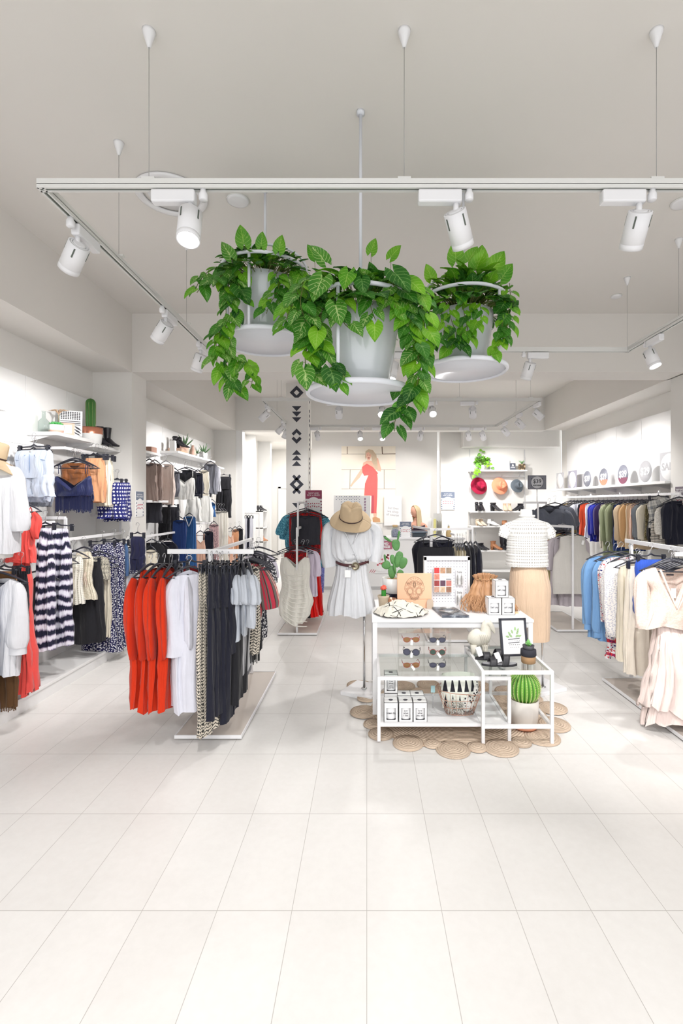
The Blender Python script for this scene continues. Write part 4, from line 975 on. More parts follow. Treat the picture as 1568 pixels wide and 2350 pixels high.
# shelf items, second bay
def aloe(lab,x,y,z,s=1.0,potm=PINKM,leafm=None,n=9,cat='plant',name='potted_aloe',pr=.05):
    r=thing(name,lab,cat,(x,y,z)); obj('pot',MB().lathe([(pr*.8*s,0),(pr*s,.09*s),(pr*.92*s,.09*s),(pr*.9*s,.08*s)],(x,y,z),20),potm,r)
    mb=MB()
    for i in range(n):
        a=i*2.4; e=.7+.5*(i%3)/2; l=(.13+.03*(i%2))*s; d=Vector((cos(a)*cos(e),sin(a)*cos(e)*.7,sin(e))); b=Vector((x,y,z+.08*s)); mb.tube([b,b+d*l*.5,b+d*l],[.010*s,.012*s,.002],6,flat=.5)
    obj('leaves',mb,leafm or plain('aloe_green',sr(92,130,88),.6,var=.2,vs=20),r); return r
aloe('spiky green aloe in a pink pot on the long far-bay shelf',-2.95,7.75,2.42,1.5)
aloe('small spiky plant at the end of the long far-bay shelf',-2.93,8.62,2.42,1.3,CERW)
r=thing('books','small stack of pale books under black sandals','books',(-2.95,7.45,2.42))
for i in range(3): obj('book',MB().bb(-3.05,-2.84,7.34,7.56,2.42+.022*i,2.44+.022*i),plain('book_tan_%d'%i,sr(206-10*i,172-8*i,140),.7),r)
boot('black strappy block-heel sandals on the stacked books',(-2.95,7.45,2.49),R(75),BLEA,h=.06,heel=.09,name='heeled_sandals',cat='sandals')
r=thing('wooden_box','small woven copper box on the short shelf by the pillar','box',(-2.92,6.4,2.31)); obj('box_body',MB().bb(-3.0,-2.84,6.32,6.48,2.31,2.385),plain('woven_copper',sr(184,140,122),.6,var=.3,vs=60),r)
bottle('clear glass bottle on the long far-bay shelf',-2.92,7.95,2.42,.2,.035); r=thing('ceramic_vase','pale pink vase on the long far-bay shelf','vase',(-2.9,7.98,2.42)); obj('vase_body',MB().lathe([(.03,0),(.055,.04),(.05,.09),(.022,.15),(.025,.18)],(-2.9,7.98,2.42),20),PINKM,r)
aloe('tiny white potted plant beside the wire star',-2.9,8.2,2.42,.7,CERW)
r=thing('wire_ornament','small wire geometric ornament on the long far-bay shelf','ornament',(-2.9,8.36,2.42)); 
mb=MB(); P_=[Vector((-2.9+.05*cos(a),8.36+.05*sin(a),2.45+.03*(i%2))) for i,a in enumerate([0,1.25,2.5,3.77,5.0])]; tp=Vector((-2.9,8.36,2.53))
for i in range(5): mb.tube([P_[i],P_[(i+1)%5]],.0025,5); mb.tube([P_[i],tp],.0025,5)
for i in range(5): mb.tube([P_[i],(P_[i].x,P_[i].y,2.42)],.0025,5)
obj('wire_cage',mb,plain('wire_grey',(.3,.3,.32),.4,.6),r)
for i,(y,h) in enumerate([(7.22,.16),(8.48,.13)]): 
    r=thing('white_block_vase',['pale grey block vase at the near end of the long far-bay shelf','pale grey block vase near the far end of the long shelf'][i],'vase',(-2.92,y,2.42)); obj('vase_body',MB().bb(-2.96,-2.88,y-.03,y+.03,2.42,2.42+h),plain('pale_grey_stone',(.62,.62,.60),.6),r,bev=.004)
# small rack in the passage
r=thing('passage_rack','small white clothes rack just inside the passage opening','clothes rack',(-2.5,10.5,0)); bar((-2.82,10.5,1.42),(-2.36,10.5,1.42),.02,.03,'rail',r); bar((-2.82,10.5,.02),(-2.82,10.5,1.42),.02,.02,'post',r); bar((-2.36,10.5,.02),(-2.36,10.5,1.42),.02,.02,'post',r); obj('base_plate',MB().bb(-2.85,-2.33,10.3,10.7,0,.02),WHITE,r)
for i,(xa,xb,m_,lb) in enumerate([(552,562,BK,'black garment leftmost on the passage rack'),(562,568,WH,'white garment on the passage rack beside the black'),(567,574,NV,'navy garment on the passage rack'),(572,582,WH,'white garment rightmost on the passage rack')]):
    front('skirt',xa,xb,1188,1262+8*(i%2),10.46,m_,lb,'clothing','passage_garment',seed=290+i,d=.05,N=24,M=10,hw=.08,drop=.06)
# white shelf unit with shoes on the passage wall
r=thing('shoe_shelf_unit','narrow white shelf unit on the passage wall holding shoes','shelf unit',(-2.75,12.3,0))
obj('upright',MB().bb(-2.92,-2.62,12.10,12.13,0,1.45),PANELM,r); obj('upright',MB().bb(-2.92,-2.62,12.6,12.63,0,1.45),PANELM,r)
for z in(.3,.65,1.0,1.42): obj('shelf_board',MB().bb(-2.92,-2.62,12.1,12.63,z,z+.025),PANELM,r)
boot('black shoes on top of the passage shelf unit',(-2.75,12.3,1.445),R(60),BLEA,h=.04,heel=.05,name='black_shoes',cat='shoes')
boot('tan shoes low on the passage shelf unit',(-2.72,12.3,.675),R(60),plain('tan_leather',sr(178,122,84),.5),h=.05,heel=.05,name='tan_shoes',cat='shoes')
# ---------------------------------------------------------------- middle rack with cream ruched dress
r=thing('floor_clothes_rack','white two-level floor rack with cream and red dresses in the middle aisle','clothes rack',(-.88,6.4,0))
plate('',-1.10,-.62,5.93,7.04,r)
bar((-.868,5.96,.03),(-.868,5.96,1.335),.024,name='post',p=r); bar((-.90,7.0,.03),(-.90,7.0,1.66),.024,name='post',p=r); bar((-.905,6.3,1.2),(-.905,6.3,1.66),.024,name='post',p=r)
bar((-.868,5.95,1.32),(-.868,6.30,1.32),.02,.03,'rail',r); bar((-.905,6.3,1.645),(-.905,7.0,1.645),.02,.03,'rail',r)
IVO=fab('ivory',sr(232,230,222)); RED=fab('bright_red',sr(226,22,18)); DRK=fab('black_drape',(.025,.025,.035),rough=.6); TEAL=fab('teal_leaf',sr(110,186,208),'leopard',sr(40,110,140)); BPAT=fab('blue_violet_pattern',sr(150,160,220),'leopard',sr(70,80,170)); LIL=fab('lilac',sr(214,204,222)); MAG=fab('magenta',sr(176,20,60)); RDP=fab('red_black_print',sr(200,24,24),'leopard',(.02,.02,.03))
def ruche(r,w,d,H):
    b=MB(); rr=random.Random(5)
    for k in range(12):
        z=-.30-.05*k*(H-.33)/.6; pts=[(w*(-.34+.7*i/8),-d*.5-.008+.006*abs(i-4)/4,z-.045*sin(pi*i/8)-.01*k*(i/8)+rr.uniform(-.006,.006)) for i in range(9)]
        if z>-H+.02: b.tube(pts,[.003+.005*sin(pi*i/8) for i in range(9)],6)
    obj('ruching',b,IVO,r,local=True)
front('cami',638,718,1258,1428,6.0,IVO,'cream ruched strappy dress at the front of the middle rack','dress','ruched_dress',seed=301,d=.16,neck=(.115,.14),straps=.33,shape='ruched',amp=.012,folds=7,hw=.46,drop=.085,hem=.02,extra=ruche,N=64,M=34)
M1=[('top',652,706,1262,1330,6.12,RDP,'black and red garment inside the cream neckline','dress','print_dress',dict(neck=(.08,.12),hw=.46)),
('top',664,728,1258,1368,6.2,LIL,'lilac blouse with grey pattern behind the cream dress','blouse','lilac_blouse',dict(hw=.44,sl=dict(len=.3,r0=.05,r1=.05,out=.0))),
('top',672,716,1262,1417,6.26,BK,'long black dress whose hem shows behind the red one','dress','black_dress',dict(hw=.44)),
('top',682,730,1258,1415,6.29,RED,'red ruffled dress second on the low level','dress','red_dress',dict(shape='waist',amp=.016,hw=.44)),
('top',668,734,1180,1250,6.34,DRK,'black draped cowl-neck top on the upper level','top','draped_blouse',dict(neck=(.13,.07),hw=.50,amp=.016,drop=.12,folds=4)),
('top',664,736,1172,1300,6.45,RDP,'red and black printed top behind the draped one','top','print_blouse',dict(neck=(.1,.05),hw=.48,drop=.12)),
('top',676,741,1176,1405,6.55,RED,'long red dress behind the black draped top','dress','red_dress',dict(shape='waist',amp=.016,hw=.46,drop=.12)),
('top',690,742,1180,1412,6.68,RED,'long red dress farther back on the upper level','dress','red_dress',dict(shape='waist',amp=.016,hw=.46,drop=.12)),
('top',655,745,1176,1260,6.78,TEAL,'teal leaf print blouse with wide sleeves at the rear','blouse','teal_blouse',dict(sl=dict(len=.26,r0=.07,r1=.08,out=.06),hw=.46,drop=.12)),
('top',662,745,1180,1300,6.88,TEAL,'second teal print blouse behind the first','blouse','teal_blouse',dict(sl=dict(len=.3,r0=.07,r1=.08,out=.04),hw=.46,drop=.12)),
('top',694,744,1190,1360,6.97,BPAT,'blue violet patterned dress at the rear of the middle rack','dress','blue_dress',dict(hw=.46,drop=.12))]
for i,(k,xa,xb,yt,yb,Y,m_,lb,ct,nm,ex) in enumerate(M1): front(k,xa,xb,yt,yb,Y,m_,lb,ct,nm,seed=310+i,d=.06,N=44,M=20,**{**dict(drop=.085),**ex})
promo('promotion_card','maroon patterned promotion card fixed on the middle rack top',xx(720,6.9),6.9,zz(1182,6.9),.24,.36,0,head=sr(150,60,90))
# ---------------------------------------------------------------- mannequin in the white wrap dress
MY=4.13
def mx(px): return xx(px,MY)
def mz(py): return zz(py,MY)
M_=mannequin('mannequin wearing a white belted dress and camel hat, left of the big table',mx(808),MY,mz(1186)-.74,0,(mx(836),MY+.02),R(62),.30)
r=thing('wrap_dress','white wrap dress with drooping sleeves worn by the belted mannequin','dress',(mx(808),MY,mz(1196)))
mb=MB(); WCH=fab('white_chiffon',sr(212,214,218))
def dressf(u,v):
    t=2*pi*u; c,s_=cos(t),sin(t); fr_=s_<0
    z0=mz(1197); z1=mz(1291); z=z0+(z1-z0)*v
    hw=interp([(0,.125),(.08,.165),(.5,.185),(.82,.185),(.93,.15),(1,.118)],v); dp=interp([(0,.045),(.12,.08),(.5,.125),(.85,.13),(1,.085)],v)
    f=.006*sin(17*t+3*sin(4*v))*(.3+v)+.004*sin(29*t+2)*min(1,v*2)
    x=(hw+f)*math.copysign(abs(c)**.8,c); y=(dp+f)*s_
    if fr_: y-=.02*math.exp(-((abs(x)-.075)/.045)**2)*math.exp(-((v-.38)/.22)**2)
    if v==0 or v<.3:
        if fr_ and abs(x+.0)<.075: z-=.11*(1-abs(x)/.075)*(1-v/.3)
        z+=.02*(1-v/.3)*(1-abs(x)/.17)
    if v>.8: z-=.02*sin(6*t+1)*(1-v)*3
    return (mx(808)+x,MY+y,z)
mb.grid(dressf,80,36,(.9,.36)); obj('bodice',mb,WCH,r)
mb=MB(); 
for (pts) in ([(-.068,1212),(-.03,1232),(.02,1262),(.06,1288)],[(.072,1212),(.045,1226),(.012,1246)]):
    mb.tube([(mx(808)+a,MY-.118-.018*(1 if 0<i<3 else .2),mz(b)) for i,(a,b) in enumerate(pts)],.0045,6)
obj('wrap_edge',mb,WCH,r)
mb=MB()
def skirtf(u,v):
    t=2*pi*u; c,s_=cos(t),sin(t); z=mz(1290)+(mz(1406)-mz(1290))*v
    hw=interp([(0,.115),(.08,.13),(1,.198)],v); dp=interp([(0,.085),(.1,.11),(1,.165)],v)
    f=(.5-abs(sin(7.0*t/1+.4)))*.030*min(1,.15+v)+.004*sin(23*t)
    x=(hw+f)*c; y=(dp+f)*s_
    z-=.012*sin(5*t+2)*v
    return (mx(808)+x,MY+y,z)
mb.grid(skirtf,112,30,(1,.43)); obj('skirt',mb,WCH,r)
for s_,xe,ye in((-1,772,1300),(1,856,1288)):
    q=MB(); sh=Vector((mx(808)+s_*.135,MY,mz(1204))); sleeve(q,[sh,Vector((mx(808)+s_*.20,MY-.0,mz(1218))),Vector((mx(808)+s_*.205,MY-.02,mz(1258))),Vector((mx(808)+s_*.185,MY-.025,mz(ye)))],[.035,.052,.060,.056],400+s_,7,.007,.75); obj('sleeve',q,WCH,r)
r=thing('leather_belt','dark maroon leather belt with round buckle on the white dress','belt',(mx(808),MY,mz(1293)))
MAR=plain('maroon_leather',sr(74,34,40),.45)
pts=[(mx(808)+.140*cos(t),MY+.116*sin(t),mz(1289)-(.012*cos(2*(t+1.7)) if sin(t)<0 else 0)-.006) for t in [2*pi*i/48 for i in range(48)]]
obj('strap',MB().tube(pts,.0075,8,closed=True,flat=1.6),MAR,r)
bc=Vector((mx(817),MY-.128,mz(1295))); obj('buckle',MB().lathe([(.034,0),(.034,.006),(.030,.010),(.029,.003),(.012,.002),(.001,.005)],bc,32,Matrix.Rotation(R(90),3,'X')),plain('antique_brass',sr(140,132,112),.3,.8,var=.2,vs=80),r)
obj('prong',MB().tube([bc+Vector((-.028,-.012,0)),bc+Vector((-.004,-.014,0))],.004,6),MAR,r); obj('loop',MB().lathe([(.012,0),(.012,.008)],bc+Vector((-.047,-.003,-.001)),16,Matrix.Rotation(R(90),3,'X')),plain('pewter',(.5,.48,.46),.3,.9),r)
r=thing('swing_tag','small white swing tag hanging below the belt','price tag',(mx(800),MY-.125,mz(1316))); obj('card',MB().box((mx(799.5),MY-.128,mz(1312)),(.050,.002,.062)),PAPER,r,bev=.001); obj('string',MB().tube([(mx(800),MY-.126,mz(1303)),(mx(802),MY-.12,mz(1296))],.001,4),INK,r)
h=felt_hat('camel felt fedora with thin dark band on the belted mannequin',(mx(806),MY-.05,mz(1188)),FELT,BRB,rotx=R(33),brim=.172,crown=.085,h=.125,droop=.035)
h.rotation_euler=(R(36),R(7),R(-4))
# ---------------------------------------------------------------- mannequin in crochet top and skirt
NY=4.18
def nx(px): return xx(px,NY)
def nz(py): return zz(py,NY)
r=thing('mannequin','headless white mannequin in crochet top and beige skirt, right of the big table','mannequin',(nx(1210),NY,0))
b=MB(); torso(b,(nx(1208),NY),1.0,.185,True,nz(1168)-.74); obj('torso',b,MANN,r)
obj('pole',MB().tube([(nx(1246),NY,.03),(nx(1244),NY,nz(1168)-.5)],.0115,14),CHROME,r)
obj('base_plate',MB().box((nx(1248),NY+.06,.016),(.30,.30,.032),Matrix.Rotation(R(25),3,'Z')),WHITE,r,bev=.003); obj('flange',MB().lathe([(.028,.032),(.026,.038),(.012,.04)],(nx(1246),NY,0),18),CHROME,r)
r=thing('crochet_sweater','white crochet cap-sleeve top on the headless mannequin','top',(nx(1210),NY,nz(1188)))
CRW=fab('bright_crochet',sr(226,226,224),'crochet',sr(158,154,146),s=1.0)
mb=MB()
def crof(u,v):
    t=2*pi*u; c,s_=cos(t),sin(t)
    tab=[(0,.058,.05,1184),(.05,.062,.052,1188),(.14,.135,.075,1196),(.26,.185,.10,1208),(.4,.172,.115,1232),(.7,.176,.125,1262),(1,.182,.128,1298)]
    hw=interp([(a,b) for a,b,_,_ in tab],v); dp=interp([(a,b) for a,_,b,_ in tab],v); z=interp([(a,nz(b)) for a,_,_,b in tab],v)
    x=hw*math.copysign(abs(c)**.85,c); y=dp*s_
    if s_<0: y-=.02*math.exp(-((abs(x)-.075)/.05)**2)*math.exp(-((v-.45)/.2)**2)
    rw=.0018*sin(v*95); x+=rw*c; y+=rw*s_
    return (nx(1210)+x,NY+y,z)
mb.grid(crof,64,110,(1.0,.42)); obj('body',mb,CRW,r)
for s_ in(-1,1):
    q=MB(); sleeve(q,[Vector((nx(1210)+s_*.10,NY,nz(1203))),Vector((nx(1210)+s_*.155,NY,nz(1211))),Vector((nx(1210)+s_*.190,NY,nz(1221))),Vector((nx(1210)+s_*.212,NY,nz(1233)))],[.03,.056,.054,.046],3,4,.002,.9); obj('sleeve',q,CRW,r)
mb=MB(); mb.tube([(nx(1210)+.06*cos(t),NY+.052*sin(t),nz(1184)) for t in [2*pi*i/24 for i in range(24)]],.010,6,closed=True); obj('neckband',mb,CRW,r)
r=thing('pencil_skirt','beige pencil skirt on the headless mannequin','skirt',(nx(1210),NY,nz(1290))); mb=MB(); BEI=fab('beige_crepe',sr(214,188,162))
def psk(u,v):
    t=2*pi*u; c,s_=cos(t),sin(t); hw=interp([(0,.135),(.15,.16),(.35,.176),(.7,.168),(1,.158)],v); dp=interp([(0,.10),(.25,.135),(1,.11)],v)
    cxp=interp([(0,1211),(1,1216)],v); f=.004*sin(3*t+5*v)+.003*sin(9*v+2*t)
    return (nx(cxp+3)+(hw+f)*math.copysign(abs(c)**.9,c),NY+(dp+f)*s_,nz(1290)+(nz(1467)-nz(1290))*v)
mb.grid(psk,56,40,(1,.66)); obj('skirt_body',mb,BEI,r)
# ---------------------------------------------------------------- counter, back wall poster, signs, sales woman
r=thing('sales_counter','long white sales counter at the back of the shop','counter',(.55,9.4,0))
obj('front_panel',MB().bb(-1.04,1.85,9.10,9.16,0,.95),PANELM,r); obj('worktop',MB().bb(-1.06,1.87,9.08,9.75,.95,.985),WHITE,r,bev=.004); obj('side_panel',MB().bb(-1.04,-.98,9.16,9.7,0,.95),PANELM,r); obj('side_panel',MB().bb(1.79,1.85,9.16,9.7,0,.95),PANELM,r); obj('kickboard',MB().bb(-1.0,1.8,9.085,9.10,0,.06),plain('kick_grey',(.5,.5,.5),.4),r)
r=thing('counter_poster','maroon and white prize poster on the counter front','poster',(xx(874,9.08),9.08,zz(1316,9.08))); 
x0,x1,z0,z1=xx(846,9.08),xx(901,9.08),zz(1316,9.08),zz(1240,9.08); obj('sheet',MB().bb(x0,x1,9.088,9.094,z0,z1),PAPER,r)
obj('printed_band',MB().bb(x0+.003,x1-.003,9.083,9.089,z1-.17,z1-.012),plain('maroon_print',sr(176,100,122),.6,var=.1),r)
mb=MB(); M=Matrix(((1,0,0,(x0+x1)/2),(0,0,-1,9.0835),(0,1,0,z0+.24),(0,0,0,1))); mb.prism([(.2*cos(2*pi*k/48),.2*sin(2*pi*k/48)) for k in range(48)],M,.002); obj('roundel',mb,PAPER,r)
mb=MB(); rr=random.Random(2)
for k in range(16): mb.box(((x0+x1)/2+rr.uniform(-.15,.15),9.080,z0+.24+rr.uniform(-.11,.12)),(.03,.002,.035),Matrix.Rotation(rr.random()*3,3,'Y'))
for k in range(6): mb.box((x0+.03+.02*k,9.085,z0+.03+.03*(k%2)),(.01,.002,.04),Matrix.Rotation(.5,3,'Y'))
obj('small_shoes_print',mb,plain('print_pink',sr(196,90,104),.6,var=.4,vs=40),r)
text('lettering','SHOP AND\nPICK A PRIZE!',.060,PAPER,r,((x0+x1)/2,9.0815,z1-.095),ext=.001,bold=.003,sx=1.0)
r=thing('wall_poster','large campaign poster of a woman in a coral outfit by a stone wall','poster',(xx(846,10.9),10.9,zz(1200,10.9))); PY=10.885
x0,x1,z0,z1=xx(784,PY),xx(908,PY),zz(1200,PY),zz(1024,PY); m=NT('sandstone_print'); m.base(m.mix(m.noise(m.coord(),2.5,4),sr(250,244,232),sr(242,230,210))); m.set(Roughness=.7); obj('sheet',MB().bb(x0,x1,PY,PY+.012,z0,z1),m.mat,r)
def pd(poly): return [(xx(a,PY),zz(b,PY)) for a,b in poly]
def dec(name,polys,m_,dy=.001,par=r):
    mb=MB()
    for i,p in enumerate(polys):
        M=Matrix(((1,0,0,0),(0,0,-1,PY-dy),(0,1,0,0),(0,0,0,1))); mb.prism(pd(p)[::-1],M,.001)
    return obj(name,mb,m_,par)
def ln(x0,y0,x1,y1,w=.5):
    d=Vector((x1-x0,y1-y0)).normalized(); n=Vector((-d.y,d.x))*w/1; return [(x0+n.x,y0+n.y),(x1+n.x,y1+n.y),(x1-n.x,y1-n.y),(x0-n.x,y0-n.y)]
dec('mortar_lines',[ln(784,1042,908,1042,.35),ln(784,1078,908,1078,.35),ln(784,1122,908,1122,.35),ln(797,1025,797,1042,.8),ln(877,1025,878,1042,1.1),ln(878,1042,908,1041.5,.7),ln(804,1078,803,1122,.5),ln(882,1078,882,1122,.5)],plain('mortar_print',sr(120,100,84),.8))
SKN=plain('printed_skin',sr(240,190,166),.7,var=.02); HAIRP=plain('printed_blond_hair',sr(214,192,164),.8,var=.12,vs=30); COR=plain('printed_coral',sr(228,108,104),.7,var=.06,vs=14); LCOR=plain('printed_coral_shade',sr(196,84,96),.7)
for _pp in [[(840,1036),(846,1033),(852,1036),(853,1046),(849,1056),(844,1056),(840,1048)],[(834,1062),(843,1057),(856,1058),(864,1068),(862,1082),(838,1082),(832,1072)],[(830,1075),(836,1078),(826,1096),(812,1110),(806,1118),(804,1114),(812,1102)],[(861,1048),(868,1052),(875,1076),(874,1082),(866,1080),(862,1062)],[(857,1176),(865,1176),(864,1190),(858,1190)]]: dec('printed_skin',[_pp],SKN,.002)
dec('printed_hair',[[(838,1050),(839,1036),(846,1031),(856,1033),(864,1044),(866,1062),(868,1078),(862,1076),(854,1060),(852,1044),(846,1037),(841,1040),(840,1056)]],HAIRP,.004)
dec('printed_top',[[(831,1072),(842,1064),(856,1072),(868,1086),(866,1088),(848,1090),(836,1092),(832,1084)]],COR,.006)
dec('printed_trousers',[[(846,1090),(866,1088),(867,1100),(866,1140),(864,1178),(857,1178),(855,1138),(848,1137),(836,1137),(838,1110)]],COR,.005)
dec('printed_shade',[[(853,1137),(858,1137),(858,1178),(852,1178)]],LCOR,.0065)
dec('printed_face',[[(843,1044),(845,1044),(845,1045),(843,1045)],[(848,1044),(850.5,1044),(850.5,1045),(848,1045)],[(844,1050),(849,1050),(848,1052),(845,1052)]],plain('printed_features',sr(160,70,70),.7),.0042)
dec('printed_sandals',[[(855,1188),(862,1186),(872,1190),(873,1198),(856,1198)]],plain('printed_tan',sr(214,164,120),.7),.003)
r=thing('wall_quote','white card with faint grey handwriting right of the big poster','art print',(xx(908,10.85),10.85,zz(1210,10.85)))
x0,x1=xx(882,10.8),xx(922,10.8); obj('card',MB().bb(x0,x1,10.80,10.82,zz(1206,10.8),zz(1138,10.8)),PAPER,r)
text('handwriting','but first\nwe shop\nof course',.075,plain('pale_grey_ink',(.45,.45,.47),.7),r,((x0+x1)/2,10.797,zz(1174,10.8)),rot=(pi/2,R(6),0),ext=.0006)
# leaning patterned boards left of the poster
for i,(xa,xb,yt,yb,Y,lb) in enumerate([(766,829,1137,1222,9.3,'white board with rows of grey diamond prints left of the poster'),(826,850,1138,1205,9.25,'narrow white board with coloured print strip beside the diamond board')]):
    r=thing('patterned_board',lb,'display board',(xx((xa+xb)/2,Y),Y,.985)); z1=zz(yt,Y); obj('sheet',MB().bb(xx(xa,Y),xx(xb,Y),Y,Y+.02,.985,z1),PAPER,r)
    mb=MB(); q=.05
    if i==0:
        for rw in range(3):
            for c_ in range(5-(rw>0)):
                X_=xx(xb-7-c_*11.5,Y); Z_=z1-.05-rw*.10; 
                for s_ in(-1,1):
                    for t_ in(-1,1): mb.prism([(0,0),(.026,0),(0,.026)],Matrix.Translation((X_+s_*.040,Y-.002,Z_+t_*.034))@Matrix(((-s_,0,0,0),(0,0,1,0),(0,-t_,0,0),(0,0,0,1))),.002)
                mb.box((X_,Y-.001,Z_),(.016,.002,.016),Matrix.Rotation(pi/4,3,'Y'))
    else:
        for k in range(8): mb.box((xx(838,Y),Y-.001,z1-.06-.055*k),(.03,.002,.04),Matrix.Rotation(.3*(k%2),3,'Y'))
    obj('print',mb,plain(['grey_print','mixed_print'][i],[(.22,.24,.3),(.35,.22,.32)][i],.6,var=.4,vs=14),r)
promo('promotion_card','promotion card with grey heading standing on the counter',xx(931,9.3),9.3,.985,.225,.30,0)
promo('promotion_card','promotion card stuck on the back wall above the counter',xx(1028,10.34),10.335,zz(1170,10.34),.30,.39,0)
promo('promotion_card','patterned promotion card at the right photo edge pillar',XR+.012,5.62,zz(1175,5.62),.16,.30,-pi/2,head=sr(120,110,120),acc=sr(180,80,90))
# jar, till, small things on the counter
r=thing('sweet_jar','cork-lidded glass jar of wrapped items on the counter','jar',(xx(907,9.25),9.25,.985)); c=(xx(907,9.25),9.25,.985)
obj('jar_glass',MB().lathe([(.06,0),(.075,.02),(.078,.12),(.05,.175),(.048,.195)],c,24,capt=False),GLASS,r,solid=.002); obj('cork_lid',MB().lathe([(.045,.19),(.05,.235)],c,20),plain('cork',sr(206,178,136),.9),r)
m=NT('wrapped_mix'); v=m.vor(m.coord(),60); m.base(m.mix(m.math('GREATER_THAN',v.outputs[0],.35),(.65,.65,.72),(.30,.28,.42))); mb=MB(); mb.lathe([(.055,.006),(.068,.02),(.070,.12),(.04,.16)],c,20); tag(obj('contents',mb,m.mat,r),kind='stuff')
r=thing('till_printer','dark till equipment on the counter before the woman','till',(xx(960,9.4),9.4,.985)); obj('housing',MB().bb(xx(946,9.4),xx(978,9.4),9.32,9.55,.985,1.06),plain('till_dark',(.03,.045,.06),.35),r,bev=.008); obj('lid',MB().bb(xx(944,9.4),xx(980,9.4),9.30,9.57,1.06,1.095),plain('till_grey',(.10,.13,.17),.3),r,bev=.01)
r=thing('stapler','black stapler on the left part of the counter','stapler',(xx(868,9.3),9.3,.985)); obj('handle',MB().prism([(-.0,0),(.20,0),(.18,.02),(.05,.035),(.0,.16)],Matrix(((1,0,0,xx(864,9.3)),(0,0,1,9.3),(0,1,0,.985),(0,0,0,1))),.03),BLACK,r)
r=thing('earring_stand','tall white and yellow accessory stand on the counter right end','display stand',(xx(1008,9.4),9.4,.985)); c=Vector((xx(1006,9.4),9.4,0))
obj('frame',MB().bb(c.x-.085,c.x+.075,9.42,9.44,.985,1.44),plain('mirror_frame',(.7,.7,.68),.4),r); obj('yellow_strip',MB().bb(c.x-.09,c.x-.04,9.39,9.42,.985,1.33),plain('pale_yellow',sr(232,226,150),.6),r)
mb=MB(); 
for k in range(7): mb.tube([(c.x-.02+.014*k,9.40,1.30-.01*(k%3)),(c.x-.02+.014*k,9.40,1.02)],.004,5)
obj('chains',mb,plain('bronze_chain',(.28,.26,.2),.4,.6),r)
r=thing('hand_display','white hand-shaped jewellery holder on the counter','jewellery stand',(xx(985,9.35),9.35,.985)); c=Vector((xx(985,9.35),9.35,.985)); obj('form',MB().tube([c,c+Vector((0,0,.12)),c+Vector((.02,0,.28)),c+Vector((.05,0,.36))],[.06,.035,.045,.02],14),MANN,r)
for i,(px,Y,z,h) in enumerate([(1030,9.4,.985,.20)]):
    r=thing('gold_bottle','glass bottle with gold print and stopper at the counter right end','bottle',(xx(px,Y),Y,z)); obj('glass',MB().lathe([(.05,0),(.055,.02),(.05,.10),(.02,.15),(.02,.20)],(xx(px,Y),Y,z),20),plain('gold_print',sr(196,170,120),.5,.2,var=.4,vs=60),r); obj('stopper',MB().ell((xx(px,Y),Y,z+.22),(.02,.02,.025)),CERW,r)
# ---- woman behind the counter
st_=thing('stool','white stool behind the sales counter under the seated person','stool',(xx(961,9.97),9.99,0)); sx_=xx(961,9.97)
obj('seat',MB().lathe([(.17,.54),(.18,.55),(.18,.575),(.17,.585)],(sx_,9.99,0),28),WHITE,st_); obj('stem',MB().tube([(sx_,9.99,.02),(sx_,9.99,.55)],.025,12),CHROME,st_); obj('foot',MB().lathe([(.2,0),(.2,.012),(.03,.025)],(sx_,9.99,0),28),CHROME,st_)
r=thing('person','person with long blond hair and dark strapless top, seated behind the counter looking down','person',(xx(961,9.95),9.95,-.27)); r.scale=(1.12,1.12,1.12)
bx,by=xx(961,9.95),9.95
bm_v=[(0,0,.95),(0,0,1.08),(-.01,0,1.20),(-.02,-.01,1.31),(-.035,-.02,1.39),(-.055,-.04,1.455),(.13,0,1.29),(.165,.0,1.13),(.14,-.10,.985),(.06,-.22,1.0),(-.19,0,1.30),(-.25,-.06,1.16),(-.24,-.16,1.02),(-.16,-.27,1.0),(.09,0,.86),(.12,-.36,.83),(.12,-.34,.50),(.12,-.44,.46),(-.09,0,.86),(-.12,-.36,.83),(-.12,-.34,.50),(-.12,-.44,.46)]
bm_e=[(0,1),(1,2),(2,3),(3,4),(4,5),(3,6),(6,7),(7,8),(8,9),(3,10),(10,11),(11,12),(12,13),(0,14),(14,15),(15,16),(16,17),(0,18),(18,19),(19,20),(20,21)]
bm_r=[.14,.115,.125,.085,.05,.045,.052,.042,.034,.024,.052,.042,.034,.024,.09,.065,.042,.03,.09,.065,.042,.03]
me=bpy.data.meshes.new('body'); me.from_pydata(bm_v,bm_e,[]); SK=plain('skin',sr(214,160,136),.55,var=.02)
o=bpy.data.objects.new('body',me); C.objects.link(o); o.parent=r; me.materials.append(SK); md=o.modifiers.new('skin','SKIN')
for i,v in enumerate(me.skin_vertices[0].data): v.radius=(bm_r[i],bm_r[i]*.8); v.use_root=(i==0)
sb=o.modifiers.new('s','SUBSURF'); sb.levels=2; sb.render_levels=2
for p_ in me.polygons: p_.use_smooth=True
md.use_smooth_shade=True
hr=Matrix.Rotation(R(48),3,'Z')@Matrix.Rotation(R(-16),3,'X')
hr=Matrix.Rotation(R(-62),3,'Z')@Matrix.Rotation(R(22),3,'X'); hc=Vector((-.065,-.05,1.545))
def hp(v): return hc+hr@Vector(v)
mb=MB(); vs=[];n=24;m_=18
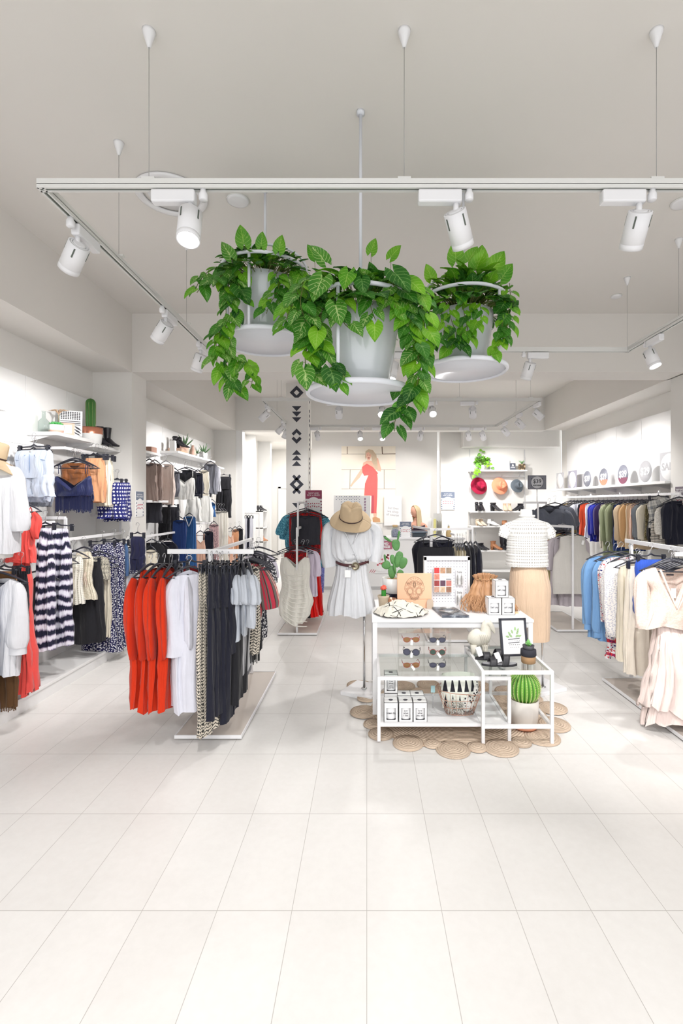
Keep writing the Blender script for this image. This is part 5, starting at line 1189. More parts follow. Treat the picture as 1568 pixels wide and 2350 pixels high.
for i in range(m_+1):
    a=-pi/2+pi*i/m_
    for k in range(n):
        t=2*pi*k/n; x=.072*cos(a)*cos(t); y=.088*cos(a)*sin(t); z=.112*sin(a)
        if z<-.02: x*=1-.35*(-z-.02)/.09; y*=1-.12*(-z-.02)/.09
        if y<-.05 and abs(x)<.02 and -.035<z<.02: y-=.018*(1-abs(x)/.02)*(1-(z+.035)/.055)
        if y<-.05 and abs(x)<.035 and .01<z<.035: y+=.006
        vs.append(hp((x,y,z)))
fs=[(i*n+k,i*n+(k+1)%n,(i+1)*n+(k+1)%n,(i+1)*n+k) for i in range(m_) for k in range(n)]
mb.add(vs,fs); hd=obj('head',mb,SK,r,local=True)
mb=MB()
for s_ in(-1,1): mb.ell(hp((s_*.073,.0,-.01)),(.008,.018,.028),8,6)
obj('ears',mb,SK,hd,local=True)
mb=MB(); 
for s_ in(-1,1): mb.ell(hp((s_*.03,-.082,.012)),(.013,.006,.005),8,6)
obj('eyes',mb,plain('eye_dark',(.09,.06,.05),.4),hd,local=True); mb=MB(); mb.ell(hp((0,-.084,-.055)),(.02,.007,.006),8,6); obj('lips',mb,plain('lips',sr(190,90,90),.5),hd,local=True)
HAIR=NT('blond_hair'); HAIR.base(HAIR.mix(HAIR.noise(HAIR.coord('Object',(60,60,4)),1,3),sr(190,166,124),sr(222,204,168))); HAIR.set(Roughness=.5); HAIR=HAIR.mat
mb=MB(); vs=[]
def hairf(u,v):
    t=-pi*.5+2*pi*(.20+.60*u); a=pi/2-v*pi*.5*1.02
    if v<.55:
        q=v/.55; a=pi/2*(1-q); w=Vector((.082*cos(a)*cos(t),.100*cos(a)*sin(t)+.004,.122*sin(a))); return hp(w)
    q=(v-.55)/.45; w=hp((.082*cos(t)*(1-.15*q),.100*sin(t)+.004+.01*q,0)); l=.30 if sin(t)>-.2 or cos(t)>0 else .22
    return Vector((w.x+.02*q+.006*sin(9*t),w.y+.004*sin(11*t),w.z-l*q))
mb.grid(hairf,40,26); obj('hair',mb,HAIR,r,local=True,solid=.012)
mb=MB()
def topf(u,v):
    t=2*pi*u; return (.137*cos(t)*(1-.1*sin(v*pi))-.01,.112*sin(t),1.30-.36*v+(.015*cos(2*t) if v==0 else 0))
mb.grid(topf,36,12,(.8,.4)); obj('strapless_blouse',mb,fab('dark_plum',sr(46,34,52)),r,local=True,solid=.004)
mb=MB(); mb.tube([(-.17,-.03,1.34),(-.15,-.085,1.30),(-.14,-.095,1.27)],.006,5); obj('shoulder_strap',mb,fab('dark_plum',sr(46,34,52)),r,local=True)
mb=MB()
def skf(u,v):
    t=2*pi*u; return (.165*cos(t)*(1+.15*v),.115*sin(t)-.36*v*v,.97-.14*v+.075*v*sin(t)-.02*v)
mb.grid(skf,30,8,(1,.4)); obj('skirt',mb,BK,r,local=True)
for s_,wp,el in((1,Vector((.06,-.22,1.0)),Vector((.14,-.10,.985))),(-1,Vector((-.16,-.27,1.0)),Vector((-.24,-.16,1.02)))):
    d=(wp-el).normalized(); side=d.cross(Vector((0,0,1))).normalized()*s_
    vv=[Vector(wp)-d*.01,wp+d*.04,wp+d*.075]; ee=[(0,1),(1,2)]; rr=[.018,.026,.024]
    for i,(o_,l) in enumerate([(-.024,.062),(-.008,.072),(.008,.068),(.024,.052)]):
        b=len(vv); vv+= [wp+d*.075+side*o_,wp+d*(.075+l*.55)+side*o_*1.15+Vector((0,0,-.004)),wp+d*(.075+l)+side*o_*1.15+Vector((0,0,-.022))]; ee+=[(2,b),(b,b+1),(b+1,b+2)]; rr+=[.010,.0085,.007]
    b=len(vv); vv+=[wp+d*.03-side*.032,wp+d*.065-side*.045+Vector((0,0,-.01))]; ee+=[(1,b),(b,b+1)]; rr+=[.011,.008]
    me=bpy.data.meshes.new('hand'); me.from_pydata(vv,ee,[]); o=bpy.data.objects.new('hand',me); C.objects.link(o); o.parent=r; me.materials.append(SK); md=o.modifiers.new('k','SKIN')
    for i,v in enumerate(me.skin_vertices[0].data): v.radius=(rr[i],rr[i]*.7); v.use_root=(i==1)
    sb=o.modifiers.new('s','SUBSURF'); sb.levels=1; sb.render_levels=2; md.use_smooth_shade=True
# ---------------------------------------------------------------- shoe and hat display bay
BY=10.34
def bsh(py,x0,x1,lab,dp=.30): return (shelf_back(xx(x0,BY-.15),xx(x1,BY-.15),zz(py,BY-dp),lab,dp))
def shelf_back(x0,x1,z,lab,dp=.30):
    r=thing('back_shelf',lab,'shelf',((x0+x1)/2,BY-dp/2,z-.03)); obj('board',MB().bb(x0,x1,BY-dp,BY,z-.03,z),PANELM,r,bev=.002)
    for x in(x0+.03,x1-.03): obj('bracket',MB().prism([(BY,z-.03),(BY-.2,z-.03),(BY,z-.07)],Matrix(((0,0,1,x),(1,0,0,0),(0,1,0,0),(0,0,0,1))),.004),WHITE,r)
    return r
b1=bsh(1078,1078,1205,'back shelf with trailing plant and small framed print'); b2=bsh(1173,1078,1205,'back shelf with black heels and beige boots under the hats'); b3=bsh(1207,1078,1205,'back shelf with lace-up shoes and white mules'); b4=bsh(1263,1078,1205,'back shelf with tan ankle boots and tall black boots'); b5=bsh(1310,1078,1205,'lowest back shelf, empty, behind the black garments')
mb=MB()
for px in(1078,1204):
    x=xx(px,BY); mb.bb(x-.012,x+.012,BY-.006,BY,.1,2.8)
tag(obj('trim_1',mb,plain('shelf_track',(.6,.6,.6),.5)),kind='structure')
zs=zz(1078,BY-.3)
LEAFP=None
z1_,z2_,z3_,z4_=[zz(p,BY-.3) for p in(1078,1173,1207,1263)]
SY=BY-.15
def sxp(px): return xx(px,SY)
boot('black strappy heels, leftmost under the burgundy hat',(sxp(1099),SY,z2_),R(8),BLEA,h=.05,heel=.10,name='heels',cat='shoes')
boot('black wedge sandals with white toes beneath the coral hat',(sxp(1132),SY,z2_),R(50),BLEA,h=.06,heel=.09,name='wedge_sandals',cat='sandals')
boot('beige ankle boots under the coral and grey hats',(sxp(1164),SY,z2_),R(-8),plain('beige_suede',sr(232,206,178),.8),h=.10,heel=.06)
boot('pointed black ankle boot pair under the grey hat',(sxp(1195),SY,z2_),R(-75),BLEA,h=.09,heel=.07)
boot('beige lace-up shoes on the third back shelf',(sxp(1100),SY,z3_),R(20),plain('pale_beige',sr(226,206,182),.8),h=.06,heel=.05,name='lace_up_shoes',cat='shoes')
boot('white mules with black block heels on the third back shelf',(sxp(1126),SY,z3_),R(40),CERW,h=.0,heel=.05,name='mules',cat='shoes')
boot('tan flat shoes partly behind the crochet shoulder',(sxp(1158),SY,z3_),R(60),plain('tan_leather',sr(178,122,84),.5),h=.02,heel=.02,name='flat_shoes',cat='shoes')
boot('small black ankle boot pair at the left of the fourth back shelf',(sxp(1103),SY,z4_),R(40),BLEA,h=.10,heel=.04)
boot('tan block-heel ankle boots on the fourth back shelf',(sxp(1132),SY,z4_),R(58),plain('tan_leather',sr(178,122,84),.5),h=.11,heel=.065,sc=1.05)
boot('tall black riding boots on the fourth back shelf',(sxp(1157),SY,z4_),R(20),BLEA,h=.10,heel=.03,tall=.26,name='riding_boots')
for px,c_,lb,rr_ in((1102,sr(158,18,58),'burgundy felt hat, leftmost on the back wall',.185),(1150,sr(238,150,116),'coral felt hat in the middle of the back wall',.185),(1190,sr(96,106,114),'grey felt hat, rightmost on the back wall',.145)):
    m_=plain('felt_'+lb.split()[0],c_,.95,var=.06,vs=30)
    h=felt_hat(lb,(sxp(px),BY-.10,zz(1115,BY-.1)),m_,m_,brim=rr_,crown=.085*rr_/.185,h=.10,droop=.02); h.rotation_euler=(R(78),R(8),R(14))
r=thing('hat_rail','thin white rail holding the three felt hats','rail',(xx(1150,BY),BY,zz(1093,BY))); obj('bar',MB().bb(xx(1082,BY),xx(1203,BY),BY-.03,BY-.015,zz(1094,BY),zz(1092,BY)),WHITE,r)
for px in(1102,1150,1190): obj('hook',MB().tube([(xx(px,BY),BY-.02,zz(1093,BY)),(xx(px,BY),BY-.09,zz(1093,BY)),(xx(px,BY),BY-.10,zz(1089,BY))],.005,6),STEEL,r)
r=thing('framed_print','small dark framed print on the top back shelf','framed print',(sxp(1177),SY,z1_)); obj('frame',MB().box((sxp(1177),SY,z1_+.075),(.12,.02,.15),Matrix.Rotation(R(-8),3,'X')),plain('dark_board',(.09,.10,.13),.5),r); text('lettering','&\nCO',.06,PAPER,r,(sxp(1177),SY-.014,z1_+.075),bold=.003)
r=thing('picture_ledge','faint white framed picture leaning above the dark print','framed print',(sxp(1160),BY-.03,z1_)); obj('frame',MB().bb(sxp(1128),sxp(1174),BY-.03,BY-.01,z1_,z1_+.22),PAPER,r)
r=thing('geometric_pot_plant','small green plant in a patterned gold pot on the top back shelf','plant',(sxp(1198),SY,z1_)); m=NT('triangle_pot'); v=m.vor(m.coord(),24); m.base(m.mix(m.math('GREATER_THAN',v.outputs[0],.42),sr(200,176,140),sr(90,74,54))); m.set(Roughness=.6); obj('pot',MB().box((sxp(1198),SY,z1_+.065),(.12,.10,.13)),m.mat,r,bev=.004)
mb=MB(); rn=random.Random(6)
for i in range(22): a=rn.random()*6.3; b=Vector((sxp(1198),SY,z1_+.12)); mb.tube([b,b+Vector((.03*cos(a),.03*sin(a),.05)),b+Vector((.075*cos(a),.06*sin(a),.05+rn.random()*.05))],[.004,.009,.001],5,flat=.4)
obj('leaves',mb,plain('soft_green',sr(130,176,120),.6,var=.2,vs=30),r)
# sign holder $39
r=thing('price_sign_stand','dark framed $39 sign on a thin pole above the grey hoodies','price sign',(xx(1233,6.65),6.65,1.60)); SYY=6.65
x0,x1=xx(1212,SYY),xx(1254,SYY); z0,z1=zz(1123,SYY),zz(1091,SYY); obj('board',MB().bb(x0,x1,SYY,SYY+.01,z0,z1),plain('sign_dark',(.10,.10,.13),.5),r)
mb=MB()
for k in range(1,4):
    e=.011*k
    for a,b,c_,d_ in((x0+e,x1-e,z0+e,z0+e+.003),(x0+e,x1-e,z1-e-.003,z1-e),(x0+e,x0+e+.003,z0+e,z1-e),(x1-e-.003,x1-e,z0+e,z1-e)): mb.bb(a,b,SYY-.002,SYY,c_,d_)
obj('fine_lines',mb,plain('sign_line',(.45,.45,.5),.5),r)
obj('roundel',MB().lathe([(.083,0),(.083,.002)],((x0+x1)/2,SYY-.001,(z0+z1)/2),40,Matrix.Rotation(R(90),3,'X')),plain('pale_grey',(.66,.66,.69),.5),r)
text('lettering','$39',.075,INK,r,((x0+x1)/2,SYY-.004,(z0+z1)/2+.012),bold=.001); text('lettering','KNITWEAR',.022,INK,r,((x0+x1)/2,SYY-.004,(z0+z1)/2-.042),bold=.001)
obj('pole',MB().tube([((x0+x1)/2,SYY+.006,z0),((x0+x1)/2,SYY+.006,1.65)],.005,8),STEEL,r)
# ---------------------------------------------------------------- right wall
r=thing('long_wall_shelf','long white shelf with round price signs along the right wall','shelf',(3.8,7.5,1.88)); obj('board',MB().bb(3.62,4.01,5.82,9.4,1.875,1.91),PANELM,r,bev=.002)
for y in(6.3,7.0,7.7,8.4,9.1): obj('bracket',MB().prism([(4.01,1.875),(3.75,1.875),(4.01,1.81)],Matrix(((1,0,0,0),(0,0,1,y),(0,1,0,0),(0,0,0,1))),.004),WHITE,r)
r=thing('long_wall_rail','long white clothes rail running under the shelf on the right wall','clothes rail',(3.6,7.5,1.75)); bar((3.6,5.50,1.745),(3.6,9.36,1.745),.02,.03,'rail',r)
for y in(5.9,6.8,7.7,8.6,9.3): bar((3.6,y,1.745),(4.01,y,1.745),.02,.02,'arm',r); bar((3.6,y,1.745),(3.6,y,1.79),.02,.02,'stub',r)
RC=dict(olive=fab('olive',sr(150,158,126)),blue=fab('cobalt',sr(30,40,150)),purp=fab('purple_navy',sr(50,36,84)),tan=fab('camel_knit',sr(216,176,128),'knit',sr(190,150,104)),oat=fab('oatmeal',sr(226,206,176),'knit',sr(206,184,150)),pink=fab('dusty_pink',sr(240,200,178)),grey=fab('slate',sr(128,134,142)),leo=fab('olive_leopard',sr(150,138,100),'leopard',sr(40,36,26)),plaid=fab('grey_plaid',sr(216,214,208),'plaid',sr(110,116,126),sr(60,60,66)),strp=fab('black_cream_stripe',sr(216,208,196),'stripesh',(.05,.05,.05)),furr=fab('white_fur',sr(232,228,220),'lace',sr(206,200,190)),red=fab('rust_red',sr(196,70,40)),pat=fab('grey_print',sr(120,116,116),'leopard',(.06,.06,.07)),dbl=fab('denim_dark',sr(40,70,130),'denim',sr(30,50,110)),ora=fab('rust',sr(196,96,50)),crm=fab('cream',sr(226,218,200)),yel=fab('mustard_print',sr(210,180,110),'leopard',(.1,.1,.1)))
RR=[(1276,1236,BK,'black jacket at the far end of the long rail','jacket',1),(1283,1232,RC['yel'],'mustard printed top near the far end of the long rail','top',0),(1290,1216,RC['pat'],'grey printed blouse near the far end of the long rail','blouse',1),(1298,1214,RC['pat'],'second grey printed blouse on the long rail','blouse',0),(1306,1210,WH,'white puffer-like sweater before the red cardigan','sweater',1),(1317,1226,NV,'navy dress left of the red cardigan','dress',0),(1323,1228,RC['red'],'rust red cardigan on the long rail','cardigan',0),(1335,1234,WH,'long white shirt right of the red cardigan','shirt',0),(1346,1242,RC['blue'],'cobalt blue shirt, first blue on the long rail','shirt',1),(1354,1238,RC['blue'],'second cobalt blue shirt','shirt',1),(1361,1240,RC['purp'],'purple navy shirt after the cobalt pair','shirt',1),(1368,1258,RC['crm'],'cream knit before the olive jacket','sweater',0),(1376,1276,RC['olive'],'olive jacket with long hem','jacket',1),(1388,1270,RC['olive'],'second olive jacket','jacket',1),(1396,1248,NV,'dark navy top between olive and denim','top',0),(1401,1264,RC['dbl'],'dark denim shirt hanging long','shirt',0),(1408,1256,RC['oat'],'oatmeal knit cardigan, first of two','cardigan',1),(1418,1256,RC['tan'],'camel knit cardigan','cardigan',1),(1428,1260,RC['oat'],'oatmeal knit cardigan, second of two','cardigan',0),(1437,1250,RC['pink'],'dusty pink sweater','sweater',0),(1444,1246,BK,'black top next to the pink sweater','top',0),(1450,1246,RC['grey'],'slate grey coat','coat',1),(1460,1252,RC['crm'],'cream blouse right of the slate coat','blouse',1),(1469,1240,RC['leo'],'olive leopard print top','top',0),(1479,1246,BK,'black top behind the plaid skirt','top',0)]
for i,(xl,yb,m_,lb,ct,sl) in enumerate(RR):
    Y=3740/(xl-842)*.985; w=.42; c=Vector((3.405+w/2,Y,1.655)); H=c.z-zz(yb,Y)
    garment('top',c,R(-3+i%3*3),w,H,.055,m_,lb+(' on the long rail' if 'long rail' not in lb else ''),ct,ct+'_on_rail' if 0 else {'top':'plain_blouse'}.get(ct,ct),seed=500+i,sl=dict(len=min(.5,H*.75),r0=.06,r1=.045,rm=.055,out=-.01) if sl else None,drop=.09,N=44,M=18,neck=(.07,.05))
for i,(xa,xb,yt,yb,Y,m_,lb,ct,ex) in enumerate([(1478,1545,1146,1205,5.74,RC['plaid'],'black and white plaid skirt tilted on its clip hanger','skirt',dict(k='skirt',tilt=R(-14))),(1496,1556,1190,1256,5.70,RC['strp'],'black and cream striped top under the plaid skirt','top',{}),(1514,1575,1156,1238,5.64,RC['furr'],'white furry jacket near the right pillar','jacket',dict(sl=dict(len=.3,r0=.07,r1=.06,out=.0))),(1530,1588,1146,1250,5.56,NV,'navy ruffled blouse last before the right pillar','blouse',dict(sl=dict(len=.4,r0=.07,r1=.05,out=.0)))]):
    k=ex.pop('k','top'); front(k,xa,xb,yt,yb,Y,m_,lb,ct,{'top':'striped_blouse'}.get(ct,ct),seed=540+i,d=.07,drop=.09,amp=.016,**ex)
# round price signs on the shelf
def sign(y,txt,col,frame,rr_,lab,tcol=PAPER,split=None):
    r=thing('price_sign',lab,'price sign',(3.85,y,1.91)); q=Matrix.Rotation(R(-90),3,'Z'); zc=1.91+rr_+.015
    rot3=Matrix.Rotation(R(-90),3,'Y')
    rad=R(-90)
    if frame is not None:
        obj('square_frame',MB().bb(3.85,3.862,y-rr_*1.12,y+rr_*1.12,1.91,1.91+rr_*2.25),frame,r); zc=1.91+rr_*1.125
    obj('roundel',MB().lathe([(rr_,0),(rr_,.004)],(3.85,y,zc),40,rot3),col,r)
    if split is not None:
        pts=[(rr_*.99*cos(a),rr_*.99*sin(a)) for a in [R(x) for x in range(200,341,7)]]; M=Matrix(((0,0,-1,3.8455),(-1,0,0,y),(0,1,0,zc),(0,0,0,1))); obj('colour_patch',MB().prism(pts,M,.001),split,r)
    if txt: text('lettering',txt,rr_*.95 if len(txt)<4 else rr_*.8,tcol,r,(3.844,y,zc),rot=(pi/2,0,R(-90)),bold=.003)
    if txt=='': pass
    return r
SG=plain('sign_grey',sr(120,122,134),.5); SGL=plain('sign_light_grey',sr(188,188,192),.5); GF=plain('sign_frame_grey',sr(150,148,162),.6)
for i,(px,t_,c_,f_,rr_,lb,sp,tc) in enumerate([(1284,'',PAPER,SGL,.15,'blank white round sign in a pale square frame, farthest on the right shelf',None,PAPER),(1312.5,'',PAPER,GF,.15,'blank white round sign in a grey frame, second on the right shelf',None,PAPER),(1347,'$39',SG,None,.14,'dark round $39 sign, first of the three on the right shelf',None,PAPER),(1384.5,'$39',SG,None,.14,'round $39 sign with a coral lower edge',plain('coral_patch',sr(220,120,96),.6),PAPER),(1429,'$39',SG,None,.145,'round $39 sign with a maroon lower edge',plain('maroon_patch',sr(110,60,80),.6),PAPER),(1480,'$29',SGL,None,.15,'pale grey round $29 sign on the right shelf',None,PAPER),(1534,'SALE',PAPER,SGL,.17,'framed round SALE sign cut by the right pillar',None,SGL)]):
    sign(3.84*FPX/(px-842),t_,c_,f_,rr_,lb,tc,sp)
# ---------------------------------------------------------------- two-level rack with knit vests
r=thing('floor_clothes_rack','white two-level floor rack with grey knit vests before the right wall','clothes rack',(2.63,6.4,0))
plate('',2.42,2.90,6.08,7.1,r)
bar((2.63,6.12,.03),(2.63,6.12,1.345),.024,name='post',p=r); bar((2.34,6.55,1.33),(2.34,6.55,1.655),.02,name='post',p=r); bar((2.62,7.0,.03),(2.62,7.0,1.66),.024,name='post',p=r)
bar((2.63,6.12,1.335),(2.34,6.55,1.335),.02,.028,'arm',r); bar((2.34,6.55,1.645),(2.62,7.0,1.645),.02,.028,'rail',r); bar((2.34,6.55,1.645),(2.15,6.6,1.645),.02,.028,'rail',r); bar((2.63,6.12,1.335),(2.62,7.0,1.335),.02,.028,'rail',r)
LG=fab('pale_grey_knit',sr(206,203,198),'knit',sr(186,183,178)); LG2=fab('mauve_grey_knit',sr(186,178,184),'knit'); HOOD=fab('charcoal_melange',sr(70,74,86),'melange',sr(110,114,126)); MUS=fab('mustard',sr(206,196,140)); 
K=[('top',1268,1360,1228,1362,6.2,LG,'pale grey sleeveless roll-neck knit with split hem, foremost on the rack','vest',dict(neck=(.07,.03),shape='vest',hw=.4,folds=3,amp=.005,d=.12,collar=LG,tagc=.12,tagblack=1)),
('top',1282,1366,1300,1390,6.26,LG2,'mauve grey knit whose hem hangs below the pale vest','vest',dict(neck=(0,0),hw=.4,amp=.016,nohang=True)),
('top',1262,1346,1228,1388,6.34,LG2,'mauve grey knit second on the rack','vest',dict(hw=.4,sl=dict(len=.4,r0=.05,r1=.045,out=.0))),
('top',1258,1336,1224,1370,6.46,MUS,'mustard knit third on the rack','sweater',dict(hw=.4)),
('top',1254,1330,1222,1300,6.56,RC['ora'],'rust orange knit fourth on the rack','sweater',dict(hw=.4)),
('top',1248,1322,1218,1376,6.68,HOOD,'dark marl knit farthest on the lower arm','sweater',dict(hw=.4)),
('top',1222,1300,1165,1214,6.62,HOOD,'charcoal hooded sweater on the upper arm, left','hoodie',dict(hw=.42,sl=dict(len=.25,r0=.08,r1=.08,out=.05),d=.12,hem=.02)),
('top',1240,1308,1158,1216,6.78,HOOD,'charcoal hooded sweater on the upper arm, right','hoodie',dict(hw=.42,sl=dict(len=.25,r0=.08,r1=.08,out=.05),d=.12,hem=.02))]
for i,(k,xa,xb,yt,yb,Y,m_,lb,ct,ex) in enumerate(K):
    ex=dict(ex); ex.pop('tagblack',0); ex.setdefault('d',.07); front(k,xa,xb,yt,yb,Y,m_,lb,ct,'knit_'+ct,seed=560+i,drop=.095,**ex)
# ---------------------------------------------------------------- small rack behind the table
r=thing('floor_clothes_rack','small white floor rack with black garments behind the display table','clothes rack',(1.0,5.85,0))
plate('',.72,1.28,5.62,6.6,r)
bar((.76,5.66,.03),(.76,5.66,1.335),.03,name='post',p=r); bar((1.30,5.9,.03),(1.30,5.9,1.345),.024,name='post',p=r); bar((.76,5.66,1.325),(1.30,5.9,1.325),.02,.028,'rail',r); bar((.76,5.66,1.325),(.62,6.4,1.325),.02,.028,'rail',r)
bar((1.02,5.52,1.27),(1.02,5.80,1.27),.02,.024,'arm',r)
KH=fab('khaki_sheen',sr(196,186,156),rough=.5)
front('cami',958,1044,1232,1400,5.56,BK,'black dress with white straps facing us behind the pegboard','dress','strappy_dress',seed=580,hw=.44,straps=.33,neck=(.14,.03),d=.1,drop=.07,shape='straight')
front('top',955,1000,1236,1340,5.95,BKN,'black jacket whose sleeve hangs left of the strappy dress','jacket','black_jacket',seed=581,hw=.3,sl=dict(len=.5,r0=.05,r1=.025,out=-.02),drop=.08)
front('top',990,1040,1236,1330,6.1,NV,'navy garment behind the strappy dress','top','navy_blouse',seed=582,hw=.3,drop=.08)
for i,(xa,xb,yb,m_,lb) in enumerate([(1044,1051,1320,KH,'khaki satin garment, leftmost edge-on at the rack'),(1050,1057,1322,KH,'khaki satin garment second at the rack'),(1056,1063,1320,CREAM,'cream garment third at the rack'),(1062,1070,1318,KH,'khaki satin garment beside the black ones')]):
    edge('top',xa,xb,1252,yb,5.62+.02*i,m_,lb,'top','satin_blouse',seed=590+i,w=.36,drop=.12,hw=.34)
for i,(xa,xb,yb,m_,lb) in enumerate([(1069,1080,1350,BK,'black top edge-on, first after the khaki ones'),(1079,1090,1352,NV,'navy top edge-on beside the black one'),(1089,1104,1332,NV,'navy wide-hem blouse at the right end of the small rack')]):
    edge('top',xa,xb,1248,yb,5.62+.04*i,m_,lb,'top','dark_blouse',seed=596+i,w=.38,drop=.12,hw=.36,flare=1.5)
# ---------------------------------------------------------------- front right rack
r=thing('floor_clothes_rack','white floor rack with pink lace dresses at the right photo edge','clothes rack',(2.4,3.9,0))
plate('',2.17,2.66,3.0,4.40,r)
bar((2.44,4.42,.03),(2.44,4.42,1.30),.026,name='post',p=r); bar((2.36,3.02,.03),(2.36,3.02,1.30),.026,name='post',p=r); bar((2.42,4.48,1.285),(2.34,2.98,1.285),.018,.036,'rail',r); bar((2.20,3.42,1.27),(2.60,3.42,1.27),.018,.03,'arm',r)
LDEN=fab('light_denim',sr(128,172,216),'denim',sr(108,150,200)); FLO=fab('red_navy_floral',sr(232,228,232),'floral',sr(200,50,60),sr(40,44,110)); FLB=fab('red_navy_border',sr(232,228,232),'border',sr(200,40,50),sr(40,44,120)); PLA=fab('blush_lace',sr(244,230,220),'lace',sr(236,214,202)); BLSH=fab('blush_chiffon',sr(246,228,222)); INDG=fab('indigo_denim',sr(38,74,176),'denim',sr(60,98,196)); WDT=fab('white_speckle',sr(240,238,236),'dots',sr(196,196,210),s=1.5)
F=[('top',1350,1440,1272,1462,4.42,LDEN,'light blue denim shirt, outermost at the far end of the right rack','shirt',dict(sl=dict(len=.58,r0=.062,r1=.05,rm=.062,out=-.0,amp=.008,cuff=1),d=.1)),
('top',1372,1456,1276,1470,4.32,LDEN,'second light blue denim shirt just in front','shirt',dict(sl=dict(len=.62,r0=.062,r1=.05,rm=.062,out=-.0,amp=.008,cuff=1),d=.1)),
('top',1386,1466,1274,1420,4.20,FLO,'red and navy floral dress with patterned hem','dress',dict(sl=dict(len=.52,r0=.06,r1=.05,out=-.02),d=.08,hemskirt=1)),
('top',1396,1500,1280,1440,4.08,WDT,'white blouse with black speckled yoke and wide sleeve','blouse',dict(sl=dict(len=.60,r0=.065,r1=.085,rm=.085,out=-.06,amp=.012),d=.12,amp=.016)),
('top',1420,1508,1290,1515,3.96,CREAM,'cream long blouse between white blouse and denim shorts','blouse',dict(d=.09,amp=.018,folds=6)),
('skirt',1432,1500,1300,1545,3.88,fab('oat_chiffon',sr(236,228,214)),'long oatmeal skirt below the cream blouse','skirt',dict(d=.09,amp=.02,hw=.2)),
('shorts',1458,1530,1285,1412,3.76,INDG,'bright indigo denim shorts clipped before the pink dresses','shorts',dict(d=.08,hw=.24)),
('top',1606,1740,1300,1620,3.30,PLA,'second blush lace dress cut by the right photo edge','dress',dict(sl=dict(len=.4,r0=.07,r1=.07,out=.02),d=.12,hw=.42,skirt2=1))]
def lace_skirt(m_,Wf,L,top,amp=.022,tilt=.05,col=None,seed=9):
    def fn(r,w,d,H):
        b=MB(); body(b,w*Wf,.18,L,'aline',(0,0),0,9,amp,seed,.035,72,34,z0=top,hemtilt=tilt,flare=1.3); obj('skirt',b,m_,r,local=True)
        b=MB(); body(b,w*Wf*.9,.12,L+.10,'aline',(0,0),0,8,amp,seed+1,.03,64,20,z0=top,flare=1.2); obj('under_layer',b,m_,r,local=True)
    return fn
for i,(k,xa,xb,yt,yb,Y,m_,lb,ct,ex) in enumerate(F):
    ex=dict(ex); fn=None
    if ex.pop('hemskirt',0):
        def fn(r,w,d,H): b=MB(); body(b,w*.8,.10,.36,'straight',(0,0),0,5,.02,12,.02,56,14,z0=-H+.02); obj('skirt',b,FLB,r,local=True)
    if ex.pop('skirt2',0): fn=lace_skirt(BLSH,1.1,.55,-.6)
    front(k,xa,xb,yt,yb,Y,m_,lb,ct,{'shirt':'denim_shirt'}.get(ct,ct+'_on_rack'),seed=610+i,drop=.085,extra=fn,**{**dict(hw=.40),**ex})
# the big blush lace dress facing us
def laced(r,w,d,H):
    lace_skirt(BLSH,1.02,.62,-.42,amp=.024,tilt=-.12)(r,w,d,H)
    b=MB(); b.tube([(.10*a,-.055-.02*(1-abs(a)),-.03-.27*(1-abs(a))) for a in [-1+i/8 for i in range(17)]],.007,6); obj('scallop_trim',b,PLA,r,local=True)
    obj('swing_tag',MB().box((.0,-.03,-.20),(.035,.002,.07)),PAPER,r,local=True,label='white swing tag'); obj('neck_label',MB().box((.0,.018,-.075),(.05,.002,.012)),INK,r,local=True,label='dark woven neck label')
front('top',1474,1608,1296,1440,3.45,PLA,'blush lace dress with deep V neck and pleated skirt, facing us','dress','lace_dress',seed=640,d=.16,neck=(.115,.29),back=.06,folds=5,amp=.010,shape='waist',sl=dict(len=.40,r0=.05,r1=.055,rm=.052,out=-.015,amp=.008),drop=.085,hw=.44,extra=laced,yaw=R(-6),N=72,M=36,hem=.02)
for j in range(7):
    y=3.52+.035*j; hanger('h',.42,(2.40-.005*j,y,1.185+.0),R(-5+2*j),.085,['black hanger fanned behind the blush lace dress, '+q for q in('nearest','second','third','fourth','fifth','sixth','farthest')][j])
# ---------------------------------------------------------------- rug
m=NT('braided_jute'); cd=m.coord(); X,Y_,Z=m.xyz(cd)
rad=m.math('SQRT',m.math('ADD',m.math('POWER',X,2),m.math('POWER',m.math('MULTIPLY',Y_,1.0),2))); n=m.noise(cd,140,3,.7); n2=m.noise(cd,9,2)
rg=m.math('SINE',m.math('ADD',m.math('MULTIPLY',rad,330),m.math('MULTIPLY',n,3)))
m.base(m.mix(m.math('ADD',m.math('MULTIPLY',n,.7),m.math('ADD',m.math('MULTIPLY',rg,.07),m.math('MULTIPLY',n2,.2))),sr(186,162,140),sr(238,220,200))); m.set(Roughness=.95,Specular_IOR_Level=.1); m.bump(m.math('ADD',m.math('MULTIPLY',rg,.5),n),.9,.006); JUTE=m.mat
r=thing('jute_rug','braided jute rug with scalloped edge of round medallions under the tables','rug',(.68,3.72,0))
mb=MB()
def rugf(u,v):
    t=2*pi*u; k=v; return (.66*k*cos(t),.56*k*math.copysign(abs(sin(t))**.85,sin(t)),.014*(1-k**12)+.002)
mb.grid(rugf,72,14); obj('centre',mb,JUTE,r,local=True)
